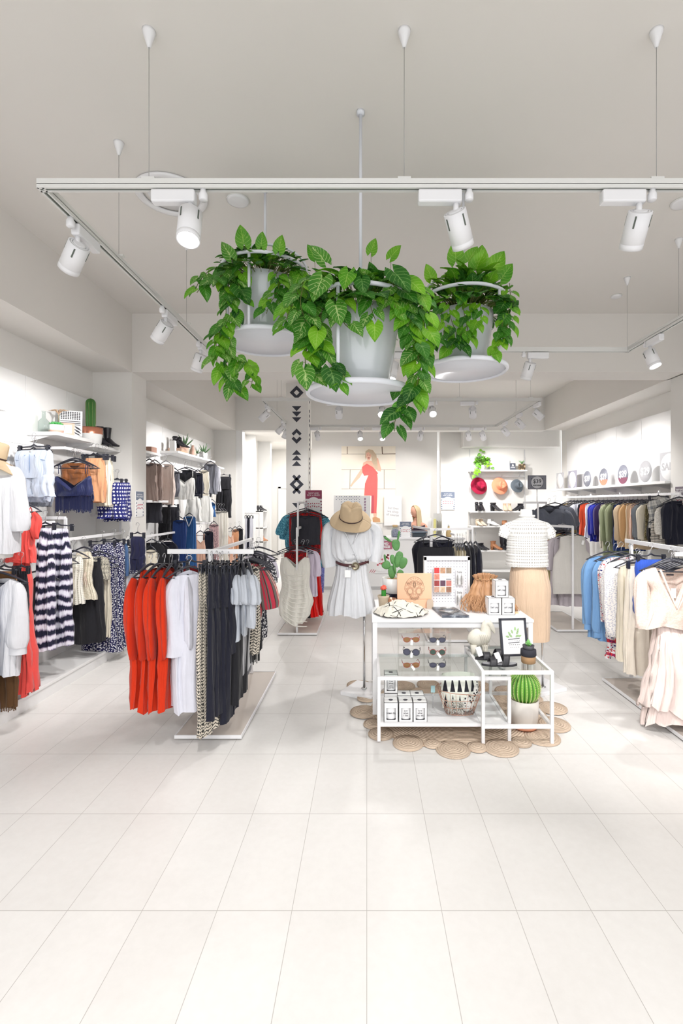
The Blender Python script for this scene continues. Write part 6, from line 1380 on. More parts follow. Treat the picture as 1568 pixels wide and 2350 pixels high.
for (x,y,q) in [(.28,3.25,.103),(.443,3.235,.058),(.57,3.165,.113),(.734,3.19,.065),(.893,3.185,.115),(1.05,3.26,.07),(1.22,3.33,.12),(1.37,3.52,.12),(1.30,3.69,.08),(1.47,3.80,.115),(1.36,3.98,.10),(1.22,4.15,.11),(1.0,4.26,.10),(.78,4.30,.11),(.55,4.30,.10),(.32,4.26,.11),(.10,4.17,.09),(-.07,4.28,.11),(.0,4.0,.08),(-.02,3.73,.11),(.05,3.53,.075),(.10,3.38,.09)]:
    mb=MB(); rr=random.Random(int(x*1e3))
    mb.lathe([(q*1.0,.001),(q*1.01,.008),(q*.985,.014),(q*.6,.016),(q*.2,.018),(.001,.018)],(0,0,0),36,capb=False,capt=False); obj('medallion',mb,JUTE,r,local=True,loc=(x-.68,y-3.72,rr.uniform(0,.004)))
# ---------------------------------------------------------------- big white table
r=thing('display_table','large white display table with plants, scarf and bag on top','table',(.655,4.04,0)); T0,T1,TY0,TY1,TZt=.045,1.27,3.66,4.42,.745
obj('tabletop',MB().bb(T0-.005,T1+.005,TY0-.005,TY1+.005,TZt-.022,TZt),WHITE,r,bev=.002)
GREYW=plain('grey_white_steel',(.66,.67,.69),.4,var=.01)
for a in((T0+.035,T1-.035,TY0+.003,TY0+.03),(T0+.035,T1-.035,TY1-.03,TY1-.003),(T0+.003,T0+.03,TY0+.035,TY1-.035),(T1-.03,T1-.003,TY0+.035,TY1-.035)): obj('apron',MB().bb(*a,TZt-.062,TZt-.022),GREYW,r)
for x in(T0,T1-.035):
    for y in(TY0,TY1-.035): obj('leg',MB().bb(x,x+.035,y,y+.035,.018,TZt-.022),WHITE,r,bev=.002)
# ---------------------------------------------------------------- nested glass tables
TG=thin_glass('tinted_glass',(.93,.95,.94),.01,.35)
def vit(name,lab,x0,x1,y0,y1,zt,zl,shelf_m):
    r=thing(name,lab,'table',((x0+x1)/2,(y0+y1)/2,0)); t=.011
    for x in(x0,x1):
        for y in(y0,y1): obj('leg',MB().bb(x-t,x+t,y-t,y+t,.012,zt),WHITE,r,bev=.0015)
    for z in((zt-.012,) if zl is None else (zt-.012,zl)):
        for y in(y0,y1): obj('rail',MB().bb(x0+t,x1-t,y-t*.9,y+t*.9,z-t,z+t),WHITE,r)
        for x in(x0,x1): obj('rail',MB().bb(x-t*.9,x+t*.9,y0+t,y1-t,z-t,z+t),WHITE,r)
    obj('glass_top',MB().bb(x0+t,x1-t,y0+t,y1-t,zt-.008,zt-.002),TG,r)
    if shelf_m: obj('lower_shelf',MB().bb(x0+t,x1-t,y0+t,y1-t,zl-.006,zl+.004),shelf_m,r)
    return r
vit('nesting_table','lower white steel table with glass top holding sunglasses and candle boxes',.083,.972,3.27,3.765,.452,.125,WHITE)
vit('nesting_table','taller white steel table with glass top holding sandals and framed print',.785,1.25,3.236,3.80,.503,.127,None)
# ---------------------------------------------------------------- sunglasses display
AC=thin_glass('clear_acrylic',(.95,.95,.94),.05,.5)
DX0,DX1,DY0,DY1,DZ=.225,.590,3.36,3.47,.452; DH=.275
r=thing('sunglasses_display','clear acrylic two-column display of six sunglasses on the glass table','display stand',((DX0+DX1)/2,3.415,DZ))
for x in(DX0,(DX0+DX1)/2,DX1): obj('upright',MB().bb(x-.002,x+.002,DY0,DY1,DZ,DZ+DH),AC,r)
for k in range(4): obj('shelf',MB().bb(DX0+.003,DX1-.003,DY0,DY1,DZ+.001+k*(DH-.006)/3,DZ+.004+k*(DH-.006)/3),AC,r)
def glasses(x,y,z,fm,lm,lab,shape=0,yaw=0,tg=0):
    r=thing('sunglasses',lab,'sunglasses',(x,y,z),yaw); W_=.032
    def outl(k):
        n=22; o=[]
        for i in range(n):
            t=2*pi*i/n; a,b=cos(t),sin(t)
            if shape==0: px_=.026*a; py_=.020*b*(1.0 if b<0 else .8); px_*=1+.14*(b>0)*b
            elif shape==1: px_=.027*a; py_=.024*b
            else: px_=.024*a; py_=.021*b
            o.append((px_*k,py_*k))
        return o
    for s_ in(-1,1):
        o=outl(1.0); i_=outl(.86); n=len(o); M=Vector((s_*W_,0,.024)); vs=[];
        for q,(yy) in ((o,-.002),(i_,-.002),(o,.002),(i_,.002)): vs+=[Vector((M.x+a*s_ if 0 else M.x+a,yy,M.z+b)) for a,b in q]
        fs=[]
        for k in range(n):
            l=(k+1)%n; fs+= [(k,l,n+l,n+k),(2*n+k,3*n+k,3*n+l,2*n+l),(k,2*n+k,2*n+l,l),(n+k,n+l,3*n+l,3*n+k)]
        obj('rim',MB().add(vs,fs,smooth=False),fm,r,local=True)
        mb=MB(); MM=Matrix(((1,0,0,M.x),(0,0,1,-.0006),(0,1,0,M.z),(0,0,0,1))); mb.prism(i_,MM,.0012); obj('lens',mb,lm,r,local=True)
        obj('temple',MB().tube([(s_*(W_+.026),.001,.034),(s_*(W_+.029),.03,.036),(s_*(W_+.027),.075,.038),(s_*(W_+.022),.098,.022)],.0022,6),fm,r,local=True)
    obj('bridge',MB().tube([(-.009,0,.03),(0,-.001,.034),(.009,0,.03)],.0026,6),fm,r,local=True)
    obj('swing_tag',MB().box((.002 if tg==0 else .012,-.008,.004),(.017,.001,.034),Matrix.Rotation([.1,-.6,0][tg],3,'Y')),PAPER,r,local=True,label='white swing tag')
TOR=NT('tortoiseshell'); TOR.base(TOR.mix(TOR.noise(TOR.coord(),140,2),sr(60,24,24),sr(200,90,80))); TOR.set(Roughness=.2); TOR=TOR.mat
LB=plain('brown_lens',sr(140,104,66),.08,.2,var=.05); LG_=plain('grey_lens',sr(76,78,96),.08,.2,var=.05); LGN=plain('green_lens',sr(60,84,76),.08,.2,var=.05)
xc0,xc1=DX0+.09,DX1-.09; zsh=[DZ+.004+k*(DH-.006)/3 for k in range(3)]
glasses(xc0,3.385,zsh[2]+.012,TOR,LB,'tortoiseshell sunglasses with brown lenses, top left of the acrylic display',0,.05)
glasses(xc0,3.385,zsh[1]+.012,BLACK,LG_,'oversized black sunglasses, middle left of the acrylic display',1,-.15)
glasses(xc0,3.385,zsh[0]+.012,TOR,LB,'tortoiseshell sunglasses with brown lenses, bottom left of the acrylic display',0,.05,1)
glasses(xc1,3.385,zsh[2]+.010,BLACK,LG_,'black sunglasses with grey lenses, top right of the acrylic display',0,.0)
glasses(xc1,3.385,zsh[1]+.012,TOR,LGN,'tortoiseshell sunglasses with green lenses, middle right of the display',2,-.08,1)
glasses(xc1,3.385,zsh[0]+.012,BLACK,LG_,'black sunglasses with grey lenses, bottom right of the display',0,.0)
# ---------------------------------------------------------------- candle boxes
WAX=plain('candle_glass',(.84,.84,.85),.2,var=0); LETT=['dream big','love\nwhat\nyou do','just\nwhat\nI like','Live\nwhat\nyou\nLOVE','love it','be you']
def cbox(x,y,z,lab,txt,s=.096,h=.135,yaw=0,lid=True,tsz=.022,wide=1.0):
    r=thing('candle_box',lab,'candle box',(x,y,z),yaw); hw=s/2; t=.0025; wx=s*.33; z0,z1=h*.12,h*.72
    mb=MB(); mb.bb(-hw,hw,hw-t,hw,0,h); mb.bb(-hw,-hw+t,-hw,hw,0,h); mb.bb(hw-t,hw,-hw,hw,0,h); mb.bb(-hw,hw,-hw,hw,h-t,h); mb.bb(-hw,hw,-hw,hw,0,t)
    mb.bb(-hw,-wx,-hw,-hw+t,0,h); mb.bb(wx,hw,-hw,-hw+t,0,h); mb.bb(-wx,wx,-hw,-hw+t,0,z0); mb.bb(-wx,wx,-hw,-hw+t,z1,h)
    obj('carton',mb,PAPER,r,local=True)
    c=obj('candle',MB().lathe([(s*.42,.012),(s*.45,.02),(s*.45,h*.76),(s*.43,h*.78)],(0,0,0),28),WAX,r,local=True)
    obj('base_band',MB().lathe([(s*.453,.012),(s*.455,.020)],(0,0,0),28,capt=False),INK,c,local=True)
    t_=text('lettering',txt,tsz,INK,r,(0,-s*.457,h*.45),ext=.0004,local=True,bold=.0002 if len(txt)<10 else 0)
    if lid: obj('lid_dot',MB().lathe([(s*.16,h),(s*.16,h+.001)],(0,0,0),24),plain('dark_dot',(.06,.06,.08),.5),r,local=True)
sz=.129
for i,(px,Y,z,lb,tx,q) in enumerate([(897,3.34,sz,'front row candle box on the lower shelf, leftmost, reading dream big','dream big',.017),(930.5,3.34,sz,'front row candle box on the lower shelf, middle one',LETT[2],.017),(963,3.34,sz,'front row candle box on the lower shelf, rightmost',LETT[1],.017),(897,3.50,sz,'back row candle box carrying the stacked one','be',.02),(927,3.46,sz,'back row candle box, middle','be you',.015),(957,3.46,sz,'back row candle box, right end','be you',.015),(897,3.50,sz+.136,'candle box stacked highest on the lower shelf, reading live what you love',LETT[3],.016)]):
    cbox(xx(px,Y),Y,z,lb,tx,tsz=q)
tz=TZt
for i,(px,Y,z,lb,tx) in enumerate([(1132,3.86,tz,'bottom left candle box of the tabletop pyramid','hell yes'),(1163,3.86,tz,'bottom right candle box of the tabletop pyramid','hell yeah'),(1148,3.87,tz+.136,'top candle box of the tabletop pyramid','hell yeah')]):
    cbox(xx(px,Y),Y,z,lb,tx,s=.104,h=.135,tsz=.021)
# ---------------------------------------------------------------- wire basket with cushion, garlands
bx,by,bz=.665,3.46,.129
r=thing('wire_basket','copper wire basket holding a black and white patterned cushion','basket',(bx,by,bz)); CW=plain('copper_wire',sr(196,150,130),.35,.6,var=.03)
def bk(t,k): # rounded square section growing upward
    w0=.095+.055*k; c,s_=cos(t),sin(t); return Vector((bx+w0*1.05*math.copysign(abs(c)**.6,c),by+w0*.82*math.copysign(abs(s_)**.6,s_),bz+.008+.165*k))
mb=MB()
for k in(0,.33,.66,1): mb.tube([bk(2*pi*i/40,k)+Vector((0,0,.012*sin(2*2*pi*i/40) if k==1 else 0)) for i in range(40)],.0026 if k==1 else .0018,6,closed=True)
for i in range(26): mb.tube([bk(2*pi*i/26,k/4) for k in range(5)],.0016,5)
for i in range(-3,4): mb.tube([(bx-.09,by+i*.02,bz+.006),(bx+.09,by+i*.02,bz+.006)],.0016,5)
obj('wires',mb,CW,r)
m=NT('feather_print'); uv=m.coord('UV'); X,Y_,_=m.xyz(uv); fx=m.math('ABSOLUTE',m.math('SUBTRACT',m.math('FRACT',m.math('MULTIPLY',X,5)),.5)); fy=m.math('FRACT',m.math('MULTIPLY',Y_,2.0)); k=m.math('LESS_THAN',fx,m.math('MULTIPLY',m.math('SUBTRACT',.85,fy),.42)); m.base(m.mix(k,sr(226,228,218),(.012,.012,.02))); m.set(Roughness=.85); CUSH=m.mat
r=thing('cushion','black and cream feather print cushion standing in the wire basket','cushion',(bx,by,bz+.02)); mb=MB()
def cu(u,v,sd):
    a=u*2-1; b=v*2-1; th=.045*(1-abs(a)**3)*(1-abs(b)**3)*sd; w=.125*(1-.06*b*b); return Vector((bx+a*w,by+.01+th+.02*b,bz+.03+.25*(v)*(1-.05*a*a)))
mb.grid(lambda u,v:cu(u,v,-1),16,16); mb.grid(lambda u,v:cu(u,v,1),16,16); obj('cover',mb,CUSH,r)
m=NT('tribal_fabric'); v=m.vor(m.coord(),50); m.base(m.mix(m.math('LESS_THAN',v.outputs[0],.33),(.75,.74,.70),(.02,.02,.03))); m.set(Roughness=.9); TRF=m.mat
r=thing('folded_fabric','black and white patterned fabric bundled at the right of the basket','textile',(bx+.09,by-.02,bz+.012)); mb=MB(); mb.ell((bx+.06,by-.035,bz+.075),(.045,.035,.06),20,14,Matrix.Rotation(.4,3,'Y')); mb.ell((bx+.105,by+.03,bz+.11),(.03,.05,.11),20,14,Matrix.Rotation(.3,3,'Y')); obj('bundle',mb,TRF,r)
r=thing('tassel_garland','pale fluffy tassel garland filling the front of the wire basket','garland',(bx-.04,by-.05,bz+.012)); mb=MB(); rr=random.Random(11)
for i in range(240):
    b=Vector((bx-.035+rr.uniform(-.055,.055),by-.045+rr.uniform(-.02,.02),bz+.02+rr.random()*.08)); d=Vector((rr.uniform(-1,1),rr.uniform(-1,.3),rr.uniform(-1,.6))).normalized()*.03; mb.tube([b,b+d*.5+Vector((0,0,.004)),b+d],[.0022,.0018,.0006],4)
tag(obj('tassels',mb,plain('raw_white_yarn',sr(228,226,218),.95,var=.15,vs=40),r),kind='stuff')
r=thing('cellophane_tag','pale blue tag standing beside the basket','tag',(xx(995,3.52),3.52,bz)); obj('card',MB().box((xx(994,3.52),3.52,bz+.14),(.03,.004,.05)),plain('pale_blue_tag',sr(176,214,220),.6),r); obj('stem',MB().tube([(xx(994,3.52),3.52,bz),(xx(994,3.52),3.52,bz+.12)],.002,5),STEEL,r)
# ---------------------------------------------------------------- ceramic bird
BRD=plain('speckled_stoneware',sr(206,202,190),.6,var=.12,vs=90,bump=.3,bs=80); bx,by,bz=xx(1103,3.62),3.62,.501
r=thing('ceramic_bird','pale speckled ceramic bird figure looking right on the glass table','figurine',(bx,by,bz)); mb=MB(); N_=24
path=[(-.085,.085,.012,.012),(-.07,.10,.04,.04),(-.035,.115,.062,.068),(.01,.12,.065,.072),(.045,.125,.058,.060),(.054,.155,.042,.044),(.046,.19,.030,.034),(.044,.222,.026,.030),(.062,.238,.027,.028),(.086,.215,.024,.024),(.108,.175,.017,.016),(.118,.15,.006,.006)]
P_=[Vector((bx+a-.01,by,bz+b)) for a,b,_,_ in path]; vs=[]
for i,p in enumerate(P_):
    d=(P_[min(i+1,len(P_)-1)]-P_[max(i-1,0)]).normalized(); a=Vector((0,1,0)); b=d.cross(a)
    for k in range(N_): t=2*pi*k/N_; vs.append(p+a*cos(t)*path[i][2]*.8+b*sin(t)*path[i][3])
fs=[(i*N_+k,i*N_+(k+1)%N_,(i+1)*N_+(k+1)%N_,(i+1)*N_+k) for i in range(len(P_)-1) for k in range(N_)]+[tuple(range(N_))[::-1]]
mb.add(vs,fs); obj('bird_body',mb,BRD,r,subd=1)
for (x,y) in((-.055,-.02),(-.05,.025),(.03,-.02),(.035,.025)): obj('foot',MB().tube([(bx+x,by+y,bz+.07),(bx+x*1.05,by+y,bz+.02),(bx+x*1.08,by+y,bz)],[.026,.018,.015],14),BRD,r)
mb=MB()
for k in range(5): mb.tube([(bx-.02+.014*k+.02*sin(q),by-.058,bz+.155-.11*q/1.6) for q in [0,.3,.6,.9,1.2,1.5]],.0016,5)
obj('wing_groove',mb,plain('groove_grey',sr(176,170,158),.8),r); obj('comb',MB().ell((bx+.045,by,bz+.243),(.016,.008,.012)),BRD,r)
# ---------------------------------------------------------------- framed plant print
fx_,fy_,fz_=xx(1181,3.56),3.545,.502; rot=Matrix.Rotation(R(5),3,'Z')@Matrix.Rotation(R(-12),3,'X')
r=thing('framed_plant_print','black framed print of a potted plant leaning on the glass table','framed print',(fx_,fy_,fz_))
def FL(u,v,d=0): return Vector((fx_,fy_,fz_))+rot@Vector((u,-d,v))
fw,fh=.205,.275
fr_=MB()
for c,s_ in (((0,fh-.008),(fw,.016)),((0,.008),(fw,.016)),((-fw/2+.008,fh/2),(.016,fh)),((fw/2-.008,fh/2),(.016,fh))): fr_.box(FL(c[0],c[1],.0),(s_[0],.018,s_[1]),rot)
obj('frame',fr_,BLACK,r); obj('sheet',MB().box(FL(0,fh/2,-.001),(fw-.028,.006,fh-.028),rot),PAPER,r)
def flat(name,polys,m_,d=.0025):
    mb=MB(); M=Matrix.Translation(FL(0,0,d))@rot.to_4x4()@Matrix(((1,0,0,0),(0,0,-1,0),(0,1,0,0),(0,0,0,1)))
    for p in polys: mb.prism(p,M,.0006)
    obj(name,mb,m_,r)
def lf(x,y,a,l,w): 
    c_,s_=cos(a),sin(a); o=[(0,0),(l*.35,w),(l*.75,w*.7),(l,0),(l*.75,-w*.7),(l*.35,-w)]; return [(x+p*c_-q*s_,y+p*s_+q*c_) for p,q in o]
flat('leaf_print',[lf(x,y,a,.034,.009) for x,y,a in((-.01,.135,2.4),(-.022,.15,2.2),(-.004,.16,1.9),(-.03,.137,2.9),(.012,.135,.6),(.02,.155,.9),(.028,.172,1.1),(.014,.18,1.5),(.03,.14,.3))],plain('print_green',sr(150,178,132),.7,var=.2,vs=40))
flat('pot_print',[[(-.045,.118),(.045,.125),(.045,.130),(-.045,.123)],[(-.045,.092),(.042,.098),(.042,.103),(-.045,.097)]]+[[(-.038+.013*i,.112+.0005*i),(-.034+.013*i,.112+.0005*i),(-.036+.013*i,.107)] for i in range(7)]+[[(-.036+.014*i,.086),(-.030+.014*i,.086),(-.033+.014*i,.076)] for i in range(6)]+[[(-.03+.015*i,.066),(-.025+.015*i,.066),(-.0275+.015*i,.06)] for i in range(5)],INK)
# small cactus in layered pot
cx_,cy_,cz_=xx(1213,3.40),3.40,.503
r=thing('small_potted_succulent','small green succulent in a black and kraft paper pot on the glass table','plant',(cx_,cy_,cz_)); obj('kraft_sleeve',MB().lathe([(.044,0),(.049,.004),(.050,.06),(.046,.062)],(cx_,cy_,cz_),24),plain('kraft',sr(166,132,96),.8,var=.1,vs=30,bump=.5,bs=60),r); obj('black_wrap',MB().lathe([(.050,.05),(.055,.058),(.053,.095),(.046,.098)],(cx_,cy_,cz_),24),plain('black_cloth',(.02,.02,.03),.8,bump=.5,bs=60),r); obj('inner_pot',MB().lathe([(.036,.09),(.041,.125),(.036,.125),(.034,.115)],(cx_,cy_,cz_),24),plain('charcoal_pot',(.06,.06,.07),.6),r)
mb=MB(); rr=random.Random(3)
for i in range(26):
    a=i*2.4; h=.115+.045*i/26; rad_=.020*(1-i/32); b=Vector((cx_,cy_,cz_+h)); d=Vector((cos(a),sin(a),.8+i/26)).normalized(); mb.tube([b,b+d*rad_,b+d*rad_*1.7],[.005,.008,.002],6,flat=.5)
obj('leaves',mb,plain('bright_succulent',sr(128,190,110),.5,var=.2,vs=60),r)
# sandals
SOLE=plain('black_sole',(.02,.02,.025),.5); STONE=plain('grey_footbed',sr(150,150,154),.6)
for j,(y,x0,lab) in enumerate([(3.345,.80,'black slide sandal nearest us on the glass table'),(3.475,.785,'black slide sandal lying behind the first')]):
    r=thing('slide_sandal',lab,'sandal',(x0+.13,y,.503)); z=.503
    def sole(k,th):
        o=[]
        for i in range(40):
            t=2*pi*i/40; a=cos(t); w=.040-.008*math.exp(-((a+.1)/.35)**2)+.004*a; o.append((x0+.125+.125*a*k,y+w*sin(t)*k))
        return o
    obj('sole',MB().prism(sole(1,0),Matrix.Translation((0,0,z)),.014),SOLE,r); obj('footbed',MB().prism(sole(.94,0),Matrix.Translation((0,0,z+.014)),.002),STONE if j==0 else SOLE,r)
    for q,(xs,hh,w_) in enumerate([(x0+.075,.045,.05),(x0+.155,.068,.045)]):
        mb=MB(); mb.grid(lambda u,v:(xs+(v-.5)*w_+.018*sin(pi*u)*(1 if q else .4),y-.042*cos(pi*u),z+.006+hh*sin(pi*u)),16,4); obj('strap',mb,SOLE,r,solid=.003)
    obj('white_insert',MB().box((x0+.03+.085*(1-j),y+.0,z+.055),(.035,.03,.06),Matrix.Rotation(-.35,3,'Y')),PAPER,r,label='white paper insert')
# ---------------------------------------------------------------- barrel cactus
cx_,cy_,cz_=xx(1203,3.47),3.47,.018
r=thing('barrel_cactus','large round barrel cactus in a pale grey pot inside the taller glass table','cactus',(cx_,cy_,cz_))
obj('saucer',MB().lathe([(.075,0),(.092,.006),(.095,.02),(.08,.022)],(cx_,cy_,cz_),36),plain('terracotta',sr(206,140,110),.8),r)
obj('pot',MB().lathe([(.080,.012),(.090,.02),(.100,.10),(.103,.205),(.095,.205),(.092,.18)],(cx_,cy_,cz_),44,capt=False),plain('pale_stone_pot',sr(212,206,200),.45,var=.02),r,subd=0)
tag(obj('soil',MB().lathe([(.094,.185),(.04,.19),(.001,.19)],(cx_,cy_,cz_),32,capb=False,capt=False),SOIL,r),kind='stuff')
BC=NT('barrel_green'); X,Y_,Z=BC.xyz(BC.coord('UV')); rb=BC.math('ABSOLUTE',BC.math('COSINE',BC.math('MULTIPLY',X,22*pi))); BC.base(BC.ramp(BC.math('ADD',rb,BC.math('MULTIPLY',BC.noise(BC.coord(),30),.3)),[(0.1,sr(34,84,20)),(.7,sr(84,150,40)),(1,sr(120,176,64))])); BC.set(Roughness=.5)
mb=MB(); nr=22; cz2=cz_+.283; RR_=.108
def ba(u,v,off=0):
    t=2*pi*u; a=-pi/2+pi*v*.985; k=(1+.10*abs(cos(nr*t/2))**.6-.05)*(RR_+off); zz_=sin(a); r_=cos(a)**.85*k
    if v>.93: zz_-=.10*((v-.93)/.055)
    return (cx_+r_*cos(t),cy_+r_*sin(t),cz2+zz_*RR_*1.02)
mb.grid(ba,176,36); obj('stem',mb,BC.mat,r)
mb=MB()
for k in range(nr):
    for j in range(5,30):
        p=Vector(ba(k/nr,j/31,.001)); mb.ell(p,(.0028,.0028,.0034),5,3)
        d=(p-Vector((cx_,cy_,cz2))).normalized()
        for q in range(3): e=d+Vector((.5*cos(q*2.1+j),.5*sin(q*2.1+j),.4*cos(q*3+k))); mb.tube([p,p+e.normalized()*.011],[.0005,.0002],3,cap=False)
tag(obj('spines',mb,plain('cream_spine',sr(226,222,170),.8),r),kind='stuff')
tag(obj('woolly_crown',MB().ell((cx_,cy_,cz2+RR_*.93),(.026,.026,.008)),plain('wool_crown',sr(170,150,110),.95,bump=.8,bs=200),r),kind='thing')
# ---------------------------------------------------------------- things on the big table
# prickly pear
x,y=xx(908,4.25),4.25
r=thing('prickly_pear','prickly pear cactus in a white and black pot on the big table','cactus',(x,y,tz)); obj('pot',MB().lathe([(.112,.105),(.118,.232),(.111,.232),(.108,.20)],(x,y,tz),36,capt=False),CERW,r); obj('pot_base',MB().lathe([(.088,0),(.096,.008),(.112,.105)],(x,y,tz),36,capt=False),plain('navy_glaze',(.01,.01,.025),.25),r); obj('gravel',MB().lathe([(.110,.21),(.02,.22),(.001,.22)],(x,y,tz),28,capb=False,capt=False),plain('orange_gravel',sr(176,130,84),.9,var=.4,vs=120,bump=.6,bs=120),r)
PPM=NT('pear_green'); v=PPM.vor(PPM.coord(),70,rand=.6); PPM.base(PPM.mix(PPM.math('LESS_THAN',v.outputs[0],.16),PPM.mix(PPM.noise(PPM.coord(),12),sr(62,118,60),sr(104,160,92)),sr(60,90,50))); PPM.set(Roughness=.55); PPM=PPM.mat
def pad(px,py,w,h,rot,dy=0,yaw=0,thick=.011):
    c=at(px,py,y+dy); k=y/FPX; mb=MB(); q=Matrix.Rotation(R(yaw),3,'Z')@Matrix.Rotation(R(rot),3,'Y')
    def f(u,v):
        t=2*pi*u; a=-pi/2+pi*v; zz_=sin(a); wd=cos(a)**.75 if cos(a)>0 else 0; egg=1+.18*zz_
        return c+q@Vector((w*k/2*wd*egg*cos(t),thick*wd*sin(t),h*k/2*zz_))
    mb.grid(f,22,16); obj('pad',mb,PPM,r)
for p in [(900,1313,18,30,0,0,0),(887,1297,20,19,-42,-.01,0),(914.6,1284,18,38,14,.0,0),(909,1251,18.5,26,-6,0,0),(924.8,1292,19,27,16,-.005,0),(918,1316,14,18,35,.01,0),(890,1238,6,24,-58,0,30),(915,1229,5,23,14,0,40),(884,1281,5,18,-12,0,50),(901,1284,11,22,-4,-.012,0),(906,1303,6,28,-14,-.02,30)]: pad(*p)
# grafted red cactus
x,y=xx(880.5,4.03),4.03
r=thing('grafted_cactus','tiny red-topped grafted cactus in a folded paper pot','cactus',(x,y,tz)); obj('paper_pot',MB().lathe([(.033,0),(.036,.004),(.044,.09),(.049,.10),(.050,.116),(.045,.114),(.043,.095)],(x,y,tz),20,capt=False),plain('taupe_paper',sr(196,180,158),.9,var=.08,vs=30,bump=.6,bs=50),r); obj('soil',MB().lathe([(.043,.10),(.001,.103)],(x,y,tz),18,capb=False,capt=False),SOIL,r)
mb=MB(); mb.grid(lambda u,v:(x+.018*(1+.2*abs(cos(1.5*2*pi*u)))*cos(2*pi*u),y+.018*(1+.2*abs(cos(1.5*2*pi*u)))*sin(2*pi*u),tz+.10+.06*v),30,4); obj('stock',mb,plain('bright_green_stock',sr(44,132,40),.5,var=.1),r)
mb=MB(); rr=random.Random(5); mb.ell((x,y,tz+.178),(.024,.024,.020))
for i in range(40):
    d=Vector((rr.gauss(0,1),rr.gauss(0,1),rr.gauss(0,1))).normalized(); mb.ell(Vector((x,y,tz+.178))+Vector((d.x*.024,d.y*.024,d.z*.019)),(.0055,.0055,.0055),6,5)
obj('red_crown',mb,plain('coral_red_cactus',sr(236,104,84),.5,var=.25,vs=80),r)
# copper cup
x,y=xx(897.5,4.06),4.05; r=thing('copper_cup','hammered copper cup in front of the prickly pear','cup',(x,y,tz)); obj('bowl',MB().lathe([(.030,0),(.036,.004),(.047,.085),(.0455,.085),(.034,.008),(.001,.006)],(x,y,tz),16,capt=False),plain('hammered_copper',sr(226,170,140),.2,.9,var=.08,vs=30,bump=.5,bs=40),r)
# peach box with skull line drawing
pxc=952; bY=4.07; x0,x1=xx(912,bY),xx(991,bY); hh=.292; r=thing('peach_gift_box','flat peach box with a grey ornamental skull drawing, standing on the table','box',((x0+x1)/2,bY+.02,tz)); PCH=plain('peach_card',sr(244,194,160),.7,var=.01)
obj('lid',MB().bb(x0,x1,bY,bY+.03,tz+.075,tz+hh),PCH,r,bev=.002); obj('lower_flap',MB().bb(x0,x1,bY-.002,bY+.03,tz,tz+.0735),PCH,r,bev=.002); obj('grey_label',MB().prism([(0,0),(.055,0),(.055,.065),(.045,.08),(.012,.08),(0,.065)],Matrix(((1,0,0,x1-.045),(0,0,1,bY-.03),(0,1,0,tz),(0,0,0,1))),.004),plain('warm_grey_card',sr(196,178,160),.7),r)
mb=MB(); cx0=(x0+x1)/2; cz0=tz+.165
def sk(u,v): return Vector((cx0+u*.082,bY-.0022,cz0+v*.105))
def cur(fn,n=40,th=.0011,cl=True): mb.tube([sk(*fn(2*pi*i/n)) for i in range(n)],th,4,closed=cl)
def skullo(t):
    u=cos(t); v=sin(t)*.95
    if v<-.1: u*=1-.42*min(1,(-v-.1)/.5)
    return (u,v)
cur(skullo,60,.0014)
for s_ in(-1,1):
    for k in(1,1.3): cur(lambda t:(s_*.45+.24*k*cos(t),-.22+.22*k*sin(t)),28)
    for i in range(12): t=2*pi*i/12; c0=(s_*.45+.36*cos(t),-.22+.34*sin(t)); cur(lambda q:(c0[0]+.06*cos(q),c0[1]+.06*sin(q)),8,.0008)
    for i in range(5): cur(lambda q:(s_*(.25+.12*i)+.10*cos(q),.35+.1*sin(i*2)+.10*sin(q)),12,.0008)
    for i in range(6): cur(lambda q:(s_*(.15+.11*i)+.07*cos(q),.62-.05*i+.06*sin(q)),10,.0008)
    mb.tube([sk(s_*.04,-.42),sk(s_*.10,-.55),sk(s_*.03,-.56)],.0011,4); 
for i in range(6): cur(lambda q:(.14*(1+.0*i)*cos(q)*(.4+.12*i),.32+.30*sin(q)*(.4+.12*i)),14,.0008)
for i in range(-5,6):
    cur(lambda q:(i*.095+.045*cos(q),-.72+.07*sin(q)),10,.0008)
    if abs(i)<5: cur(lambda q:(i*.09+.04*cos(q),-.86+.06*sin(q)),10,.0008)
for i in range(22): t=2*pi*i/22; u,v=skullo(t); cur(lambda q:(u*.86+.05*cos(q),v*.86+.05*sin(q)),8,.0007)
obj('skull_drawing',mb,plain('pencil_grey',sr(176,146,122),.8),r)
# pegboard
gY=4.14; x0,x1=xx(974,gY),xx(1079,gY); gh=.425; r=thing('pegboard_display','white pegboard case displaying a photo card and earrings','display board',((x0+x1)/2,gY+.04,tz))
f=MB(); e=.028
f.bb(x0,x1,gY-.0,gY+.08,tz+gh-e,tz+gh); f.bb(x0,x1,gY,gY+.08,tz,tz+e*.8); f.bb(x0,x0+e*.7,gY,gY+.08,tz,tz+gh); f.bb(x1-e*.7,x1,gY,gY+.08,tz,tz+gh); obj('frame',f,WHITE,r)
m=NT('perforated_board'); X,Y_,Z=m.xyz(m.coord()); a=m.math('SUBTRACT',m.math('FRACT',m.math('MULTIPLY',X,40)),.5); b=m.math('SUBTRACT',m.math('FRACT',m.math('MULTIPLY',Z,40)),.5); d=m.math('SQRT',m.math('ADD',m.math('POWER',a,2),m.math('POWER',b,2))); m.base(m.mix(m.math('LESS_THAN',d,.14),(.74,.74,.77),(.2,.2,.24))); m.set(Roughness=.5); obj('perforated_panel',MB().bb(x0+.01,x1-.01,gY+.02,gY+.026,tz+.01,tz+gh-.01),m.mat,r)
pY=gY-.012; px0,px1,pz0,pz1=xx(996,pY),xx(1037,pY),zz(1360,pY),zz(1302,pY)
